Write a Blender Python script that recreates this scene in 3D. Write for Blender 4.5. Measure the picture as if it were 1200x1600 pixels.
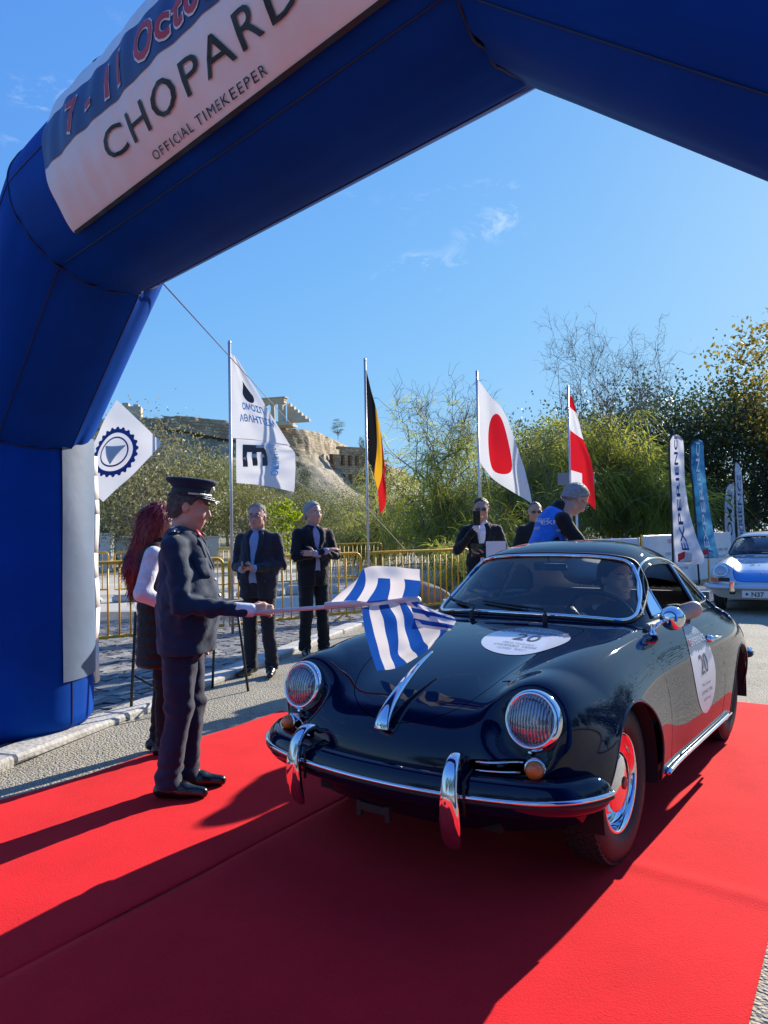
import bpy, bmesh, math, random
import numpy as np
from mathutils import Vector, Matrix
from mathutils.bvhtree import BVHTree

for o in list(bpy.data.objects): bpy.data.objects.remove(o)
SC = bpy.context.scene
COL = SC.collection
rad = math.radians

# ---------------------------------------------------------------- camera
CAM_H, PITCH, ROLL = 1.381, .0321, .0188
cd = bpy.data.cameras.new('camera'); cam = bpy.data.objects.new('camera', cd); COL.objects.link(cam)
cd.sensor_fit = 'VERTICAL'; cd.sensor_height = 24.0; cd.lens = 24.0*1110/1600
cd.clip_start = .05; cd.clip_end = 3000
_F = Vector((0, math.cos(PITCH), math.sin(PITCH))); _V = Vector((0, -math.sin(PITCH), math.cos(PITCH))); _X = Vector((1, 0, 0))
_R = _X*math.cos(ROLL) - _V*math.sin(ROLL); _U = _X*math.sin(ROLL) + _V*math.cos(ROLL)
cam.matrix_world = Matrix(((_R.x, _U.x, -_F.x, 0), (_R.y, _U.y, -_F.y, 0), (_R.z, _U.z, -_F.z, CAM_H), (0, 0, 0, 1)))
SC.camera = cam

# ---------------------------------------------------------------- sky and sun
SUN_AZ, SUN_EL = rad(41), rad(24.3)       # azimuth to the right of +Y, elevation
w = bpy.data.worlds.new('World'); SC.world = w; w.use_nodes = True
nt = w.node_tree; nt.nodes.clear()
out = nt.nodes.new('ShaderNodeOutputWorld'); bg = nt.nodes.new('ShaderNodeBackground')
sky = nt.nodes.new('ShaderNodeTexSky'); sky.sky_type = 'NISHITA'; sky.sun_disc = False
sky.sun_elevation = SUN_EL; sky.sun_rotation = SUN_AZ
sky.altitude = 100; sky.air_density = 1.25; sky.dust_density = .35; sky.ozone_density = 3.0
bg.inputs['Strength'].default_value = .105
# thin wisps of cirrus spread over the whole sky
tc = nt.nodes.new('ShaderNodeTexCoord'); mp = nt.nodes.new('ShaderNodeMapping')
mp.inputs['Scale'].default_value = (2.2, 2.2, 5.0); mp.inputs['Location'].default_value = (.35, .2, 1.1)
n1 = nt.nodes.new('ShaderNodeTexNoise'); n1.inputs['Scale'].default_value = 1.6; n1.inputs['Detail'].default_value = 2
n2 = nt.nodes.new('ShaderNodeTexNoise'); n2.inputs['Scale'].default_value = 7.0; n2.inputs['Detail'].default_value = 7; n2.inputs['Roughness'].default_value = .68; n2.inputs['Distortion'].default_value = .6
r1 = nt.nodes.new('ShaderNodeMapRange'); r1.inputs[1].default_value = .60; r1.inputs[2].default_value = .72
r2 = nt.nodes.new('ShaderNodeMapRange'); r2.inputs[1].default_value = .52; r2.inputs[2].default_value = .80
mu = nt.nodes.new('ShaderNodeMath'); mu.operation = 'MULTIPLY'
mx = nt.nodes.new('ShaderNodeMix'); mx.data_type = 'RGBA'; mx.inputs[7].default_value = (5.0, 5.6, 6.2, 1)
L = nt.links.new
L(tc.outputs['Generated'], mp.inputs[0]); L(mp.outputs[0], n1.inputs['Vector']); L(mp.outputs[0], n2.inputs['Vector'])
L(n1.outputs[0], r1.inputs[0]); L(n2.outputs[0], r2.inputs[0]); L(r1.outputs[0], mu.inputs[0]); L(r2.outputs[0], mu.inputs[1])
# the same soft tone curve over the whole sky dome, channel by channel: A*c/(1+c/K)
sp_ = nt.nodes.new('ShaderNodeSeparateColor'); cb = nt.nodes.new('ShaderNodeCombineColor'); L(sky.outputs[0], sp_.inputs[0])
for ch, (A_, K_) in enumerate(((.57, 6.0), (1.22, 3.9), (5.8, .90))):
    m1 = nt.nodes.new('ShaderNodeMath'); m1.operation = 'MULTIPLY_ADD'; m1.inputs[1].default_value = 1/K_; m1.inputs[2].default_value = 1
    m2 = nt.nodes.new('ShaderNodeMath'); m2.operation = 'DIVIDE'; m3 = nt.nodes.new('ShaderNodeMath'); m3.operation = 'MULTIPLY'; m3.inputs[1].default_value = A_
    L(sp_.outputs[ch], m1.inputs[0]); L(sp_.outputs[ch], m2.inputs[0]); L(m1.outputs[0], m2.inputs[1]); L(m2.outputs[0], m3.inputs[0]); L(m3.outputs[0], cb.inputs[ch])
L(mu.outputs[0], mx.inputs[0]); L(cb.outputs[0], mx.inputs[6]); L(mx.outputs[2], bg.inputs[0]); L(bg.outputs[0], out.inputs[0])

sd = bpy.data.lights.new('sun', 'SUN'); sd.energy = 4.2; sd.angle = rad(.55); sd.color = (1, .92, .78)
sun = bpy.data.objects.new('sun', sd); COL.objects.link(sun)
SUN = Vector((math.sin(SUN_AZ)*math.cos(SUN_EL), math.cos(SUN_AZ)*math.cos(SUN_EL), math.sin(SUN_EL)))
sun.rotation_euler = SUN.to_track_quat('Z', 'Y').to_euler(); sun.location = SUN*60
SC.view_settings.view_transform = 'Standard'; SC.view_settings.look = 'None'; SC.view_settings.gamma = 1
SC.view_settings.exposure = 1.0; SC.view_settings.use_curve_mapping = False
SC.cycles.use_denoising = True
SC.cycles.max_bounces = 10; SC.cycles.transparent_max_bounces = 24; SC.cycles.caustics_reflective = False; SC.cycles.caustics_refractive = False

# ---------------------------------------------------------------- materials
MATS = {}
def lin(r, g, b):
    f = lambda c: (c/255/12.92) if c/255 <= .04045 else ((c/255+.055)/1.055)**2.4
    return (f(r), f(g), f(b))
def mat(name, col, rough=.6, metal=0., var=0., vscale=8., bump=0., bscale=40., coat=0., spec=.5, coatrough=.03, sheen=0., col2=None, detail=6, coords='Object'):
    if name in MATS: return MATS[name]
    m = bpy.data.materials.new(name); m.use_nodes = True; MATS[name] = m
    n = m.node_tree.nodes; l = m.node_tree.links.new; p = n['Principled BSDF']
    p.inputs['Base Color'].default_value = (*col, 1); p.inputs['Roughness'].default_value = rough; p.inputs['Metallic'].default_value = metal
    p.inputs['Coat Weight'].default_value = coat; p.inputs['Coat Roughness'].default_value = coatrough; p.inputs['Specular IOR Level'].default_value = spec
    if sheen: p.inputs['Sheen Weight'].default_value = sheen
    if var or bump or col2:
        t = n.new('ShaderNodeTexCoord')
    if var or col2:
        x = n.new('ShaderNodeTexNoise'); x.inputs['Scale'].default_value = vscale; x.inputs['Detail'].default_value = detail; x.inputs['Roughness'].default_value = .6
        l(t.outputs[coords], x.inputs['Vector'])
        c = n.new('ShaderNodeMix'); c.data_type = 'RGBA'
        mr = n.new('ShaderNodeMapRange'); mr.inputs[1].default_value = .3; mr.inputs[2].default_value = .7
        l(x.outputs[0], mr.inputs[0]); l(mr.outputs[0], c.inputs[0])
        a = [max(0, v*(1-var)) for v in col]; b = [min(1, v*(1+var)) for v in col] if col2 is None else col2
        c.inputs[6].default_value = (*a, 1); c.inputs[7].default_value = (*b, 1)
        l(c.outputs[2], p.inputs['Base Color'])
    if bump:
        x = n.new('ShaderNodeTexNoise'); x.inputs['Scale'].default_value = bscale; x.inputs['Detail'].default_value = 4
        l(t.outputs[coords], x.inputs['Vector'])
        bn = n.new('ShaderNodeBump'); bn.inputs['Strength'].default_value = min(1, bump); bn.inputs['Distance'].default_value = .02
        l(x.outputs[0], bn.inputs['Height']); l(bn.outputs[0], p.inputs['Normal'])
    return m
def glass(name, tint=(.9, .95, .95), gloss=.12, rough=.0):
    if name in MATS: return MATS[name]
    m = bpy.data.materials.new(name); m.use_nodes = True; MATS[name] = m
    n = m.node_tree.nodes; l = m.node_tree.links.new; n.clear()
    o = n.new('ShaderNodeOutputMaterial'); t = n.new('ShaderNodeBsdfTransparent'); g = n.new('ShaderNodeBsdfGlossy'); x = n.new('ShaderNodeMixShader'); f = n.new('ShaderNodeFresnel')
    t.inputs[0].default_value = (*tint, 1); g.inputs['Roughness'].default_value = rough; g.inputs[0].default_value = (1, 1, 1, 1); f.inputs[0].default_value = 1.52
    a = n.new('ShaderNodeMath'); a.operation = 'ADD'; a.inputs[1].default_value = gloss; a.use_clamp = True
    l(f.outputs[0], a.inputs[0]); l(a.outputs[0], x.inputs[0]); l(t.outputs[0], x.inputs[1]); l(g.outputs[0], x.inputs[2]); l(x.outputs[0], o.inputs[0])
    return m
def leafmat(name, col, trans=.5, var=.35, vscale=1.2, rough=.55):
    if name in MATS: return MATS[name]
    m = mat(name, col, rough, var=var, vscale=vscale, detail=3, coords='Object')
    n = m.node_tree.nodes; l = m.node_tree.links.new; p = n['Principled BSDF']; o = n['Material Output']
    t = n.new('ShaderNodeBsdfTranslucent'); x = n.new('ShaderNodeMixShader'); x.inputs[0].default_value = trans
    src = p.inputs['Base Color'].links[0].from_socket; h = n.new('ShaderNodeHueSaturation'); h.inputs['Value'].default_value = 1.7; h.inputs['Saturation'].default_value = 1.1; h.inputs['Hue'].default_value = .485
    l(src, h.inputs['Color']); l(h.outputs[0], t.inputs[0])
    l(p.outputs[0], x.inputs[1]); l(t.outputs[0], x.inputs[2]); l(x.outputs[0], o.inputs[0])
    return m

# ---------------------------------------------------------------- objects and meshes
def tag(o, label=None, cat=None, group=None, kind=None):
    if label: o['label'] = label
    if cat: o['category'] = cat
    if group: o['group'] = group
    if kind: o['kind'] = kind
    return o
def empty(name, loc=(0, 0, 0), rz=0, **k):
    o = bpy.data.objects.new(name, None); COL.objects.link(o); o.location = loc; o.rotation_euler = (0, 0, rz); o.empty_display_size = .1
    return tag(o, **k)
def mesh(name, verts, faces, m=None, parent=None, smooth=True, normals=None, uv=None, mats=None, fmat=None):
    me = bpy.data.meshes.new(name)
    me.from_pydata([tuple(map(float, v)) for v in verts] if not isinstance(verts, np.ndarray) else verts.tolist(), [], faces.tolist() if isinstance(faces, np.ndarray) else faces)
    if smooth: me.polygons.foreach_set('use_smooth', [True]*len(me.polygons))
    if m: me.materials.append(m)
    if mats:
        for q in mats: me.materials.append(q)
        if fmat is not None: me.polygons.foreach_set('material_index', list(fmat))
    if uv is not None:
        ul = me.uv_layers.new(name='UVMap'); li = np.zeros(len(me.loops), np.int32); me.loops.foreach_get('vertex_index', li)
        ul.data.foreach_set('uv', np.asarray(uv, np.float32)[li].ravel())
    me.update()
    if normals is not None: me.normals_split_custom_set_from_vertices([tuple(v) for v in normals])
    o = bpy.data.objects.new(name, me); COL.objects.link(o)
    if parent: o.parent = parent
    return o
def copy_tree(o, parent=None):
    c = o.copy(); COL.objects.link(c); c.parent = parent
    for ch in list(o.children): copy_tree(ch, c)
    return c
class MB:
    'collects shapes into one mesh'
    def __init__(s): s.v = []; s.f = []
    def add(s, v, f):
        b = len(s.v); s.v += [tuple(map(float, x)) for x in v]; s.f += [tuple(int(i)+b for i in q) for q in f]; return s
    def box(s, c, d, rz=0, M=None, bev=0):
        hx, hy, hz = d[0]/2, d[1]/2, d[2]/2; cs, sn = math.cos(rz), math.sin(rz); P = []
        if bev:
            bx = min(bev, hx*.9, hy*.9, hz*.9)
            for sx in (-1, 1):
                for sy in (-1, 1):
                    for sz in (-1, 1):
                        P += [(sx*hx, sy*(hy-bx), sz*(hz-bx)), (sx*(hx-bx), sy*hy, sz*(hz-bx)), (sx*(hx-bx), sy*(hy-bx), sz*hz)]
            bm = bmesh.new()
            for p in P: bm.verts.new(p)
            bmesh.ops.convex_hull(bm, input=bm.verts); bm.verts.index_update()
            V = [tuple(v.co) for v in bm.verts]; Fc = [[v.index for v in f.verts] for f in bm.faces]; bm.free()
        else:
            V = [(x, y, z) for x in (-hx, hx) for y in (-hy, hy) for z in (-hz, hz)]
            Fc = [(0, 1, 3, 2), (4, 6, 7, 5), (0, 4, 5, 1), (2, 3, 7, 6), (0, 2, 6, 4), (1, 5, 7, 3)]
        if M is not None: V = [tuple(M @ Vector(v)) for v in V]
        else: V = [(c[0]+x*cs-y*sn, c[1]+x*sn+y*cs, c[2]+z) for x, y, z in V]
        return s.add(V, Fc)
    def tube(s, P, r, n=8, closed=False, flat=None, caps=True):
        v, f = tube_geo(P, r, n, closed, flat, caps); return s.add(v, f)
    def lathe(s, prof, n=24, M=None):
        v, f = lathe_geo(prof, n)
        if M is not None: v = [tuple(M @ Vector(p)) for p in v]
        return s.add(v, f)
    def build(s, name, m, parent=None, smooth=False):
        return mesh(name, s.v, s.f, m, parent, smooth)
def tube_geo(P, r, n=8, closed=False, flat=None, caps=True):
    P = np.array(P, float); N = len(P); r = np.broadcast_to(np.array(r, float), (N,)) if np.ndim(r) <= 1 else r
    T = np.zeros_like(P)
    if closed: T = np.roll(P, -1, 0)-np.roll(P, 1, 0)
    else:
        T[1:-1] = P[2:]-P[:-2]; T[0] = P[1]-P[0]; T[-1] = P[-1]-P[-2]
    T /= np.maximum(np.linalg.norm(T, axis=1, keepdims=True), 1e-9)
    a = np.array([0, 0, 1.]) if abs(T[0, 2]) < .9 else np.array([1., 0, 0])
    V = []; u = np.cross(T[0], a); u /= np.linalg.norm(u)
    for i in range(N):
        u = u-T[i]*(u@T[i]); u /= max(np.linalg.norm(u), 1e-9); w_ = np.cross(T[i], u)
        for k in range(n):
            t = 2*math.pi*k/n; c, s_ = math.cos(t), math.sin(t)
            if flat: s_ *= flat
            V.append(P[i]+r[i]*(u*c+w_*s_))
    Fc = []
    for i in range(N if closed else N-1):
        j = (i+1) % N
        for k in range(n): Fc.append((i*n+k, i*n+(k+1) % n, j*n+(k+1) % n, j*n+k))
    if caps and not closed: Fc += [tuple(range(n))[::-1], tuple((N-1)*n+k for k in range(n))]
    return V, Fc
def lathe_geo(prof, n=24):
    'prof: (radius, height) pairs, axis = local z'
    V = []; Fc = []
    for r, z in prof:
        for k in range(n):
            t = 2*math.pi*k/n; V.append((r*math.cos(t), r*math.sin(t), z))
    for i in range(len(prof)-1):
        for k in range(n): Fc.append((i*n+k, i*n+(k+1) % n, (i+1)*n+(k+1) % n, (i+1)*n+k))
    return V, Fc
def smoothpath(P, n=8, closed=False):
    'Catmull-Rom through points'
    P = np.array(P, float); N = len(P); out = []
    for i in range(N if closed else N-1):
        if closed: a, b, c, d = P[i-1], P[i], P[(i+1) % N], P[(i+2) % N]
        else: a, b, c, d = P[max(i-1, 0)], P[i], P[i+1], P[min(i+2, N-1)]
        for k in range(n):
            t = k/n; out.append(.5*((2*b)+(-a+c)*t+(2*a-5*b+4*c-d)*t*t+(-a+3*b-3*c+d)*t**3))
    if not closed: out.append(P[-1])
    return np.array(out)
def text_geo(s, size=1., align='LEFT', shear=0., offset=0., space=1., cuts=1):
    'flat text as (verts Nx3, tris); default Blender font'
    cu = bpy.data.curves.new('t', 'FONT'); cu.body = s; cu.size = size; cu.align_x = align; cu.shear = shear; cu.offset = offset; cu.space_character = space; cu.resolution_u = 3
    o = bpy.data.objects.new('t', cu); COL.objects.link(o)
    dg = bpy.context.evaluated_depsgraph_get(); me = bpy.data.meshes.new_from_object(o.evaluated_get(dg))
    bm = bmesh.new(); bm.from_mesh(me); bmesh.ops.triangulate(bm, faces=bm.faces)
    if cuts: bmesh.ops.subdivide_edges(bm, edges=[e for e in bm.edges if e.calc_length() > size*.12], cuts=cuts, use_grid_fill=True); bmesh.ops.triangulate(bm, faces=bm.faces)
    bm.verts.index_update(); V = np.array([v.co[:] for v in bm.verts]) if len(bm.verts) else np.zeros((0, 3)); Fc = [[v.index for v in f.verts] for f in bm.faces]; bm.free()
    bpy.data.objects.remove(o); bpy.data.curves.remove(cu); bpy.data.meshes.remove(me)
    return V, Fc

# ---------------------------------------------------------------- signed-distance modelling (people, rocks)
class Field:
    def __init__(s, lo, hi, h):
        s.h = h; s.lo = np.array(lo, float)-2*h; s.n = np.ceil((np.array(hi, float)+2*h-s.lo)/h).astype(int)+1
        s.f = np.full(s.n, 1.0, np.float32); s.ax = [s.lo[i]+np.arange(s.n[i])*h for i in range(3)]
    def _sub(s, lo, hi):
        a = np.clip(np.floor((np.array(lo)-s.lo)/s.h).astype(int), 0, s.n); b = np.clip(np.ceil((np.array(hi)-s.lo)/s.h).astype(int)+1, 0, s.n)
        sl = tuple(slice(int(a[i]), int(b[i])) for i in range(3))
        if any(b[i] <= a[i] for i in range(3)): return None, None
        g = np.meshgrid(*[s.ax[i][sl[i]].astype(np.float32) for i in range(3)], indexing='ij', sparse=True)
        return sl, g
    def _mix(s, sl, d, k, op):
        a = s.f[sl]
        if op == '+':
            if k > 0:
                q = np.maximum(k-np.abs(a-d), 0)/k; s.f[sl] = np.minimum(a, d)-q*q*k*.25
            else: s.f[sl] = np.minimum(a, d)
        else:
            d = -d
            if k > 0:
                q = np.maximum(k-np.abs(a-d), 0)/k; s.f[sl] = np.maximum(a, d)+q*q*k*.25
            else: s.f[sl] = np.maximum(a, d)
    def rc(s, a, b, ra, rb=None, k=.03, sc=None, op='+'):
        'round cone a-b; sc squeezes the metric per axis (sc<1 = thinner)'
        rb = ra if rb is None else rb; a = np.array(a, np.float32); b = np.array(b, np.float32)
        m = max(ra, rb)+k+2*s.h+.01; sl, g = s._sub(np.minimum(a, b)-m, np.maximum(a, b)+m)
        if sl is None: return s
        S = np.array(sc if sc is not None else (1, 1, 1), np.float32)
        ab = (b-a)/S; L2 = float(ab@ab) or 1e-9
        q = [(g[i]-a[i])/S[i] for i in range(3)]
        t = np.clip((q[0]*ab[0]+q[1]*ab[1]+q[2]*ab[2])/L2, 0, 1)
        d = np.sqrt((q[0]-t*ab[0])**2+(q[1]-t*ab[1])**2+(q[2]-t*ab[2])**2)-(ra+t*(rb-ra))
        s._mix(sl, d*float(S.min()) if sc is not None else d, k, op); return s
    def ell(s, c, r, k=.03, R=None, op='+'):
        c = np.array(c, np.float32); r = np.array(r, np.float32); m = float(r.max())+k+2*s.h+.01
        sl, g = s._sub(c-m, c+m)
        if sl is None: return s
        q = [g[i]-c[i] for i in range(3)]
        if R is not None:
            R = np.array(R, np.float32); q = [q[0]*R[0, i]+q[1]*R[1, i]+q[2]*R[2, i] for i in range(3)]
        k0 = np.sqrt((q[0]/r[0])**2+(q[1]/r[1])**2+(q[2]/r[2])**2); k1 = np.sqrt((q[0]/r[0]**2)**2+(q[1]/r[1]**2)**2+(q[2]/r[2]**2)**2)
        s._mix(sl, k0*(k0-1)/np.maximum(k1, 1e-4), k, op); return s
    def clip(s, nrm, off, k=.0):
        'keep the side where n.p < off'
        sl, g = s._sub(s.lo, s.lo+s.n*s.h); d = nrm[0]*g[0]+nrm[1]*g[1]+nrm[2]*g[2]-off
        a = s.f; d = np.broadcast_to(d, a.shape)
        if k > 0:
            q = np.maximum(k-np.abs(a-d), 0)/k; s.f = np.maximum(a, d)+q*q*k*.25
        else: s.f = np.maximum(a, d)
        return s
    def grid(s): return np.meshgrid(*[x.astype(np.float32) for x in s.ax], indexing='ij', sparse=True)
    def noise(s, amp, freq, seed=0, n=5, stretch=(1, 1, 1)):
        rs = np.random.RandomState(seed); g = s.grid(); t = 0
        for i in range(n):
            d = rs.normal(size=3); d /= np.linalg.norm(d); d = d*np.array(stretch)*freq*(.7+.8*rs.rand()); t = t+np.sin(g[0]*d[0]+g[1]*d[1]+g[2]*d[2]+rs.rand()*6.28)
        s.f = s.f+(amp/math.sqrt(n)*t).astype(np.float32); return s
    def mesh(s):
        f = s.f; n = f.shape; ins = f < 0
        c = np.zeros(tuple(x-1 for x in n), np.int8)
        offs = [(i, j, k) for i in (0, 1) for j in (0, 1) for k in (0, 1)]
        for i, j, k in offs: c += ins[i:n[0]-1+i, j:n[1]-1+j, k:n[2]-1+k]
        I = np.argwhere((c > 0) & (c < 8))
        if len(I) == 0: return np.zeros((0, 3)), np.zeros((0, 4), int)
        val = np.stack([f[I[:, 0]+i, I[:, 1]+j, I[:, 2]+k] for i, j, k in offs], 1).astype(float)
        acc = np.zeros((len(I), 3)); cnt = np.zeros(len(I)); oo = np.array(offs, float)
        for a in range(8):
            for b in range(a+1, 8):
                if np.abs(oo[a]-oo[b]).sum() != 1: continue
                va, vb = val[:, a], val[:, b]; m = (va < 0) != (vb < 0); t = np.where(m, va/np.where(m, va-vb, 1), 0)
                acc += (oo[a]+t[:, None]*(oo[b]-oo[a]))*m[:, None]; cnt += m
        V = s.lo+(I+acc/cnt[:, None])*s.h
        idx = -np.ones(c.shape, np.int64); idx[I[:, 0], I[:, 1], I[:, 2]] = np.arange(len(I)); Q = []
        for ax in range(3):
            sl0 = [slice(None)]*3; sl1 = [slice(None)]*3; sl0[ax] = slice(0, -1); sl1[ax] = slice(1, None)
            A = ins[tuple(sl0)]; B = ins[tuple(sl1)]; E_ = np.argwhere(A != B); u, v = (ax+1) % 3, (ax+2) % 3
            ok = (E_[:, u] > 0) & (E_[:, v] > 0) & (E_[:, u] < n[u]-1) & (E_[:, v] < n[v]-1); E_ = E_[ok]
            def at(du, dv):
                q = E_.copy(); q[:, u] += du; q[:, v] += dv; return idx[q[:, 0], q[:, 1], q[:, 2]]
            quad = np.stack([at(-1, -1), at(0, -1), at(0, 0), at(-1, 0)], 1); fl = ~A[E_[:, 0], E_[:, 1], E_[:, 2]]
            quad[fl] = quad[fl][:, ::-1]; Q.append(quad)
        return V, np.concatenate(Q)
    def build(s, name, m, parent=None, relax=1):
        V, Q = s.mesh()
        for _ in range(relax):          # light smoothing so that the grid does not show
            acc = np.zeros_like(V); cnt = np.zeros(len(V))
            for k in range(4):
                a, b = Q[:, k], Q[:, (k+1) % 4]
                np.add.at(acc, a, V[b]); np.add.at(cnt, a, 1)
            V = V*.5+acc/np.maximum(cnt, 1)[:, None]*.5
        return mesh(name, V, Q, m, parent)
# ---------------------------------------------------------------- ground, road, pavement, carpet
def sheet(name, poly, z, m, kind='structure', parent=None):
    return tag(mesh(name, [(x, y, z) for x, y in poly], [tuple(range(len(poly)))], m, parent, False), kind=kind)
def surf_mat(name, c1, c2, sc1, c3=None, sc2=60, bump=.4, bsc=90, rough=.85, vor=0):
    m = bpy.data.materials.new(name); m.use_nodes = True; n = m.node_tree.nodes; l = m.node_tree.links.new; p = n['Principled BSDF']; p.inputs['Roughness'].default_value = rough
    t = n.new('ShaderNodeTexCoord'); a = n.new('ShaderNodeTexNoise'); a.inputs['Scale'].default_value = sc1; a.inputs['Detail'].default_value = 8; a.inputs['Roughness'].default_value = .65
    l(t.outputs['Object'], a.inputs['Vector']); r = n.new('ShaderNodeValToRGB'); r.color_ramp.elements[0].position = .32; r.color_ramp.elements[1].position = .68
    r.color_ramp.elements[0].color = (*c1, 1); r.color_ramp.elements[1].color = (*c2, 1); l(a.outputs[0], r.inputs[0]); src = r.outputs[0]
    v = n.new('ShaderNodeTexVoronoi'); v.inputs['Scale'].default_value = sc2; l(t.outputs['Object'], v.inputs['Vector'])
    if c3:
        x = n.new('ShaderNodeMix'); x.data_type = 'RGBA'; mr = n.new('ShaderNodeMapRange'); mr.inputs[1].default_value = .2; mr.inputs[2].default_value = .95
        sp = n.new('ShaderNodeSeparateColor'); l(v.outputs['Color'], sp.inputs[0]); l(sp.outputs[0], mr.inputs[0]); mr.inputs[3].default_value = 0; mr.inputs[4].default_value = .65
        l(mr.outputs[0], x.inputs[0]); l(src, x.inputs[6]); x.inputs[7].default_value = (*c3, 1); src = x.outputs[2]
    l(src, p.inputs['Base Color'])
    b = n.new('ShaderNodeTexNoise'); b.inputs['Scale'].default_value = bsc; b.inputs['Detail'].default_value = 5; l(t.outputs['Object'], b.inputs['Vector'])
    ad = n.new('ShaderNodeMath'); ad.operation = 'SUBTRACT'; l(b.outputs[0], ad.inputs[0]); l(v.outputs['Distance'], ad.inputs[1])
    bn = n.new('ShaderNodeBump'); bn.inputs['Strength'].default_value = bump; bn.inputs['Distance'].default_value = .012; l(ad.outputs[0], bn.inputs['Height']); l(bn.outputs[0], p.inputs['Normal'])
    return m
M_asph = surf_mat('worn_asphalt', (.23, .205, .155), (.38, .34, .26), 1.3, (.48, .43, .33), 70, .9, 60)
M_cobsheet = surf_mat('cobble_joint', (.10, .095, .09), (.17, .165, .16), 3, (.13, .12, .12), 30, .6, 40)
M_earth = surf_mat('dry_earth', (.22, .18, .12), (.36, .31, .22), .25, (.17, .17, .09), 3.5, .5, 8)
M_path = surf_mat('pale_path', (.42, .38, .31), (.56, .52, .44), .8, None, 20, .3, 20)
M_kerb = surf_mat('kerb_marble', (.38, .36, .32), (.60, .57, .52), 4, None, 30, .35, 30)
M_cob = [surf_mat('cobble_%d' % i, c, tuple(min(1, v*1.5) for v in c), 9, None, 25, .5, 45, .7) for i, c in enumerate([(.17, .165, .16), (.24, .225, .21), (.13, .13, .135), (.30, .28, .25)])]

tag(mesh('terrain', [(1800*math.cos(t*math.pi/24), 1800*math.sin(t*math.pi/24), -.06) for t in range(48)], [tuple(range(48))], M_earth, None, False), kind='structure')
KD = Vector((.29, .957, 0)); KN = Vector((-.957, .29, 0)); K0 = Vector((-2.33, 4.31, 0))     # kerb line and its left normal
def kp(a, b): p = K0+KD*a+KN*b; return (p.x, p.y)
sheet('road', [kp(-16, 0), (44, -12), (60, 10), (60, 34), (13, 30), kp(13, -3.0), kp(9.0, 0)], 0, M_asph)
sheet('pavement', [kp(-16, .0), kp(40, 0), kp(40, 40), kp(-16, 40)], .012, M_cobsheet)
sheet('plaza', [(-14, 13.5), (8.5, 13.5), (22, 31), (22, 60), (-30, 60)], .018, M_path)
# kerb of separate long stones
kerb = tag(mesh('kerb', *(lambda b: (b.v, b.f))(MB().box((0, 0, 0), (.2, 40, .03), 0)), M_cobsheet, None, False), kind='structure')
c_ = K0+KD*5+KN*.11; kerb.location = (c_.x, c_.y, .004); kerb.rotation_euler = (0, 0, math.atan2(-KD.x, KD.y))
random.seed(3); a = -9.5; sh = []
for k in range(3): sh.append(MB().box((0, 0, 0), (.24, 1, .09), 0, bev=.018).build('kerb_stone', M_kerb).data)
for o in [o for o in COL.objects if o.name.startswith('kerb_stone')]: bpy.data.objects.remove(o)
while a < 14:
    ln = random.uniform(.7, 1.15); p = K0+KD*(a+ln/2)+KN*(.12+random.uniform(-.008, .008))
    o = bpy.data.objects.new('kerb_stone', random.choice(sh)); COL.objects.link(o); o.parent = kerb
    o.matrix_parent_inverse = Matrix.Identity(4); q = Matrix.Rotation(-kerb.rotation_euler[2], 4, 'Z') @ Vector((p.x-kerb.location.x, p.y-kerb.location.y, 0))
    o.location = (q.x, q.y, .012+random.uniform(-.006, .006)); o.rotation_euler = (random.uniform(-.006, .006), random.uniform(-.012, .012), random.uniform(-.006, .006)); o.scale = (1, ln-.012, 1)
    a += ln
# cobbles: the nearest ones each their own, the rest joined
pav = bpy.data.objects['pavement']; random.seed(5); cobs = []
for i in range(-6, 120):
    b = .30+i*.115 if i >= 0 else None
    if b is None or b > 4.2: continue
    a = -1.0+random.random()*.2
    while a < 8.6:
        ln = random.uniform(.13, .24); cobs.append((a+ln/2, b, ln, .105)); a += ln+.012
def inview(a, b):
    x, y = kp(a, b); return y > 4.6 and -.58 < x/y < .06 and not (math.hypot(x+2.68, y-5.21) < .45)
cobs = [c for c in cobs if inview(c[0], c[1])]
cobs.sort(key=lambda c: kp(c[0], c[1])[1])
csh = []
for k in range(8):
    V, F_ = (lambda b: (b.v, b.f))(MB().box((0, 0, 0), (1, 1, .06), 0, bev=.014)); V = [(x*(1+random.uniform(-.10, .10)), y*(1+random.uniform(-.10, .10)), z+(random.uniform(-.006, .006) if z > 0 else 0)) for x, y, z in V]
    csh.append((V, F_))
cme = {}
rot = math.atan2(KD.y, KD.x); rest = MB()
for i, (a, b, ln, wd) in enumerate(cobs):
    x, y = kp(a, b); z = .012+random.uniform(-.004, .008); V, F_ = random.choice(csh); mi = random.choice([0, 0, 0, 1, 1, 2, 3])
    if i < 300:
        key = (id(V), mi)
        if key not in cme:
            t_ = mesh('cobble', V, F_, M_cob[mi], None, False); cme[key] = t_.data; bpy.data.objects.remove(t_)
        o = bpy.data.objects.new('cobble', cme[key]); COL.objects.link(o); o.parent = pav; o.location = (x, y, z); o.rotation_euler = (random.uniform(-.03, .03), random.uniform(-.03, .03), rot+random.uniform(-.03, .03)); o.scale = (ln-.01, wd, 1)
    else:
        cs, sn = math.cos(rot), math.sin(rot); rest.add([(x+vx*(ln-.01)*cs-vy*wd*sn, y+vx*(ln-.01)*sn+vy*wd*cs, z+vz) for vx, vy, vz in V], F_)
if rest.v: tag(rest.build('cobbles_beyond', M_cob[0], pav), kind='stuff')

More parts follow.
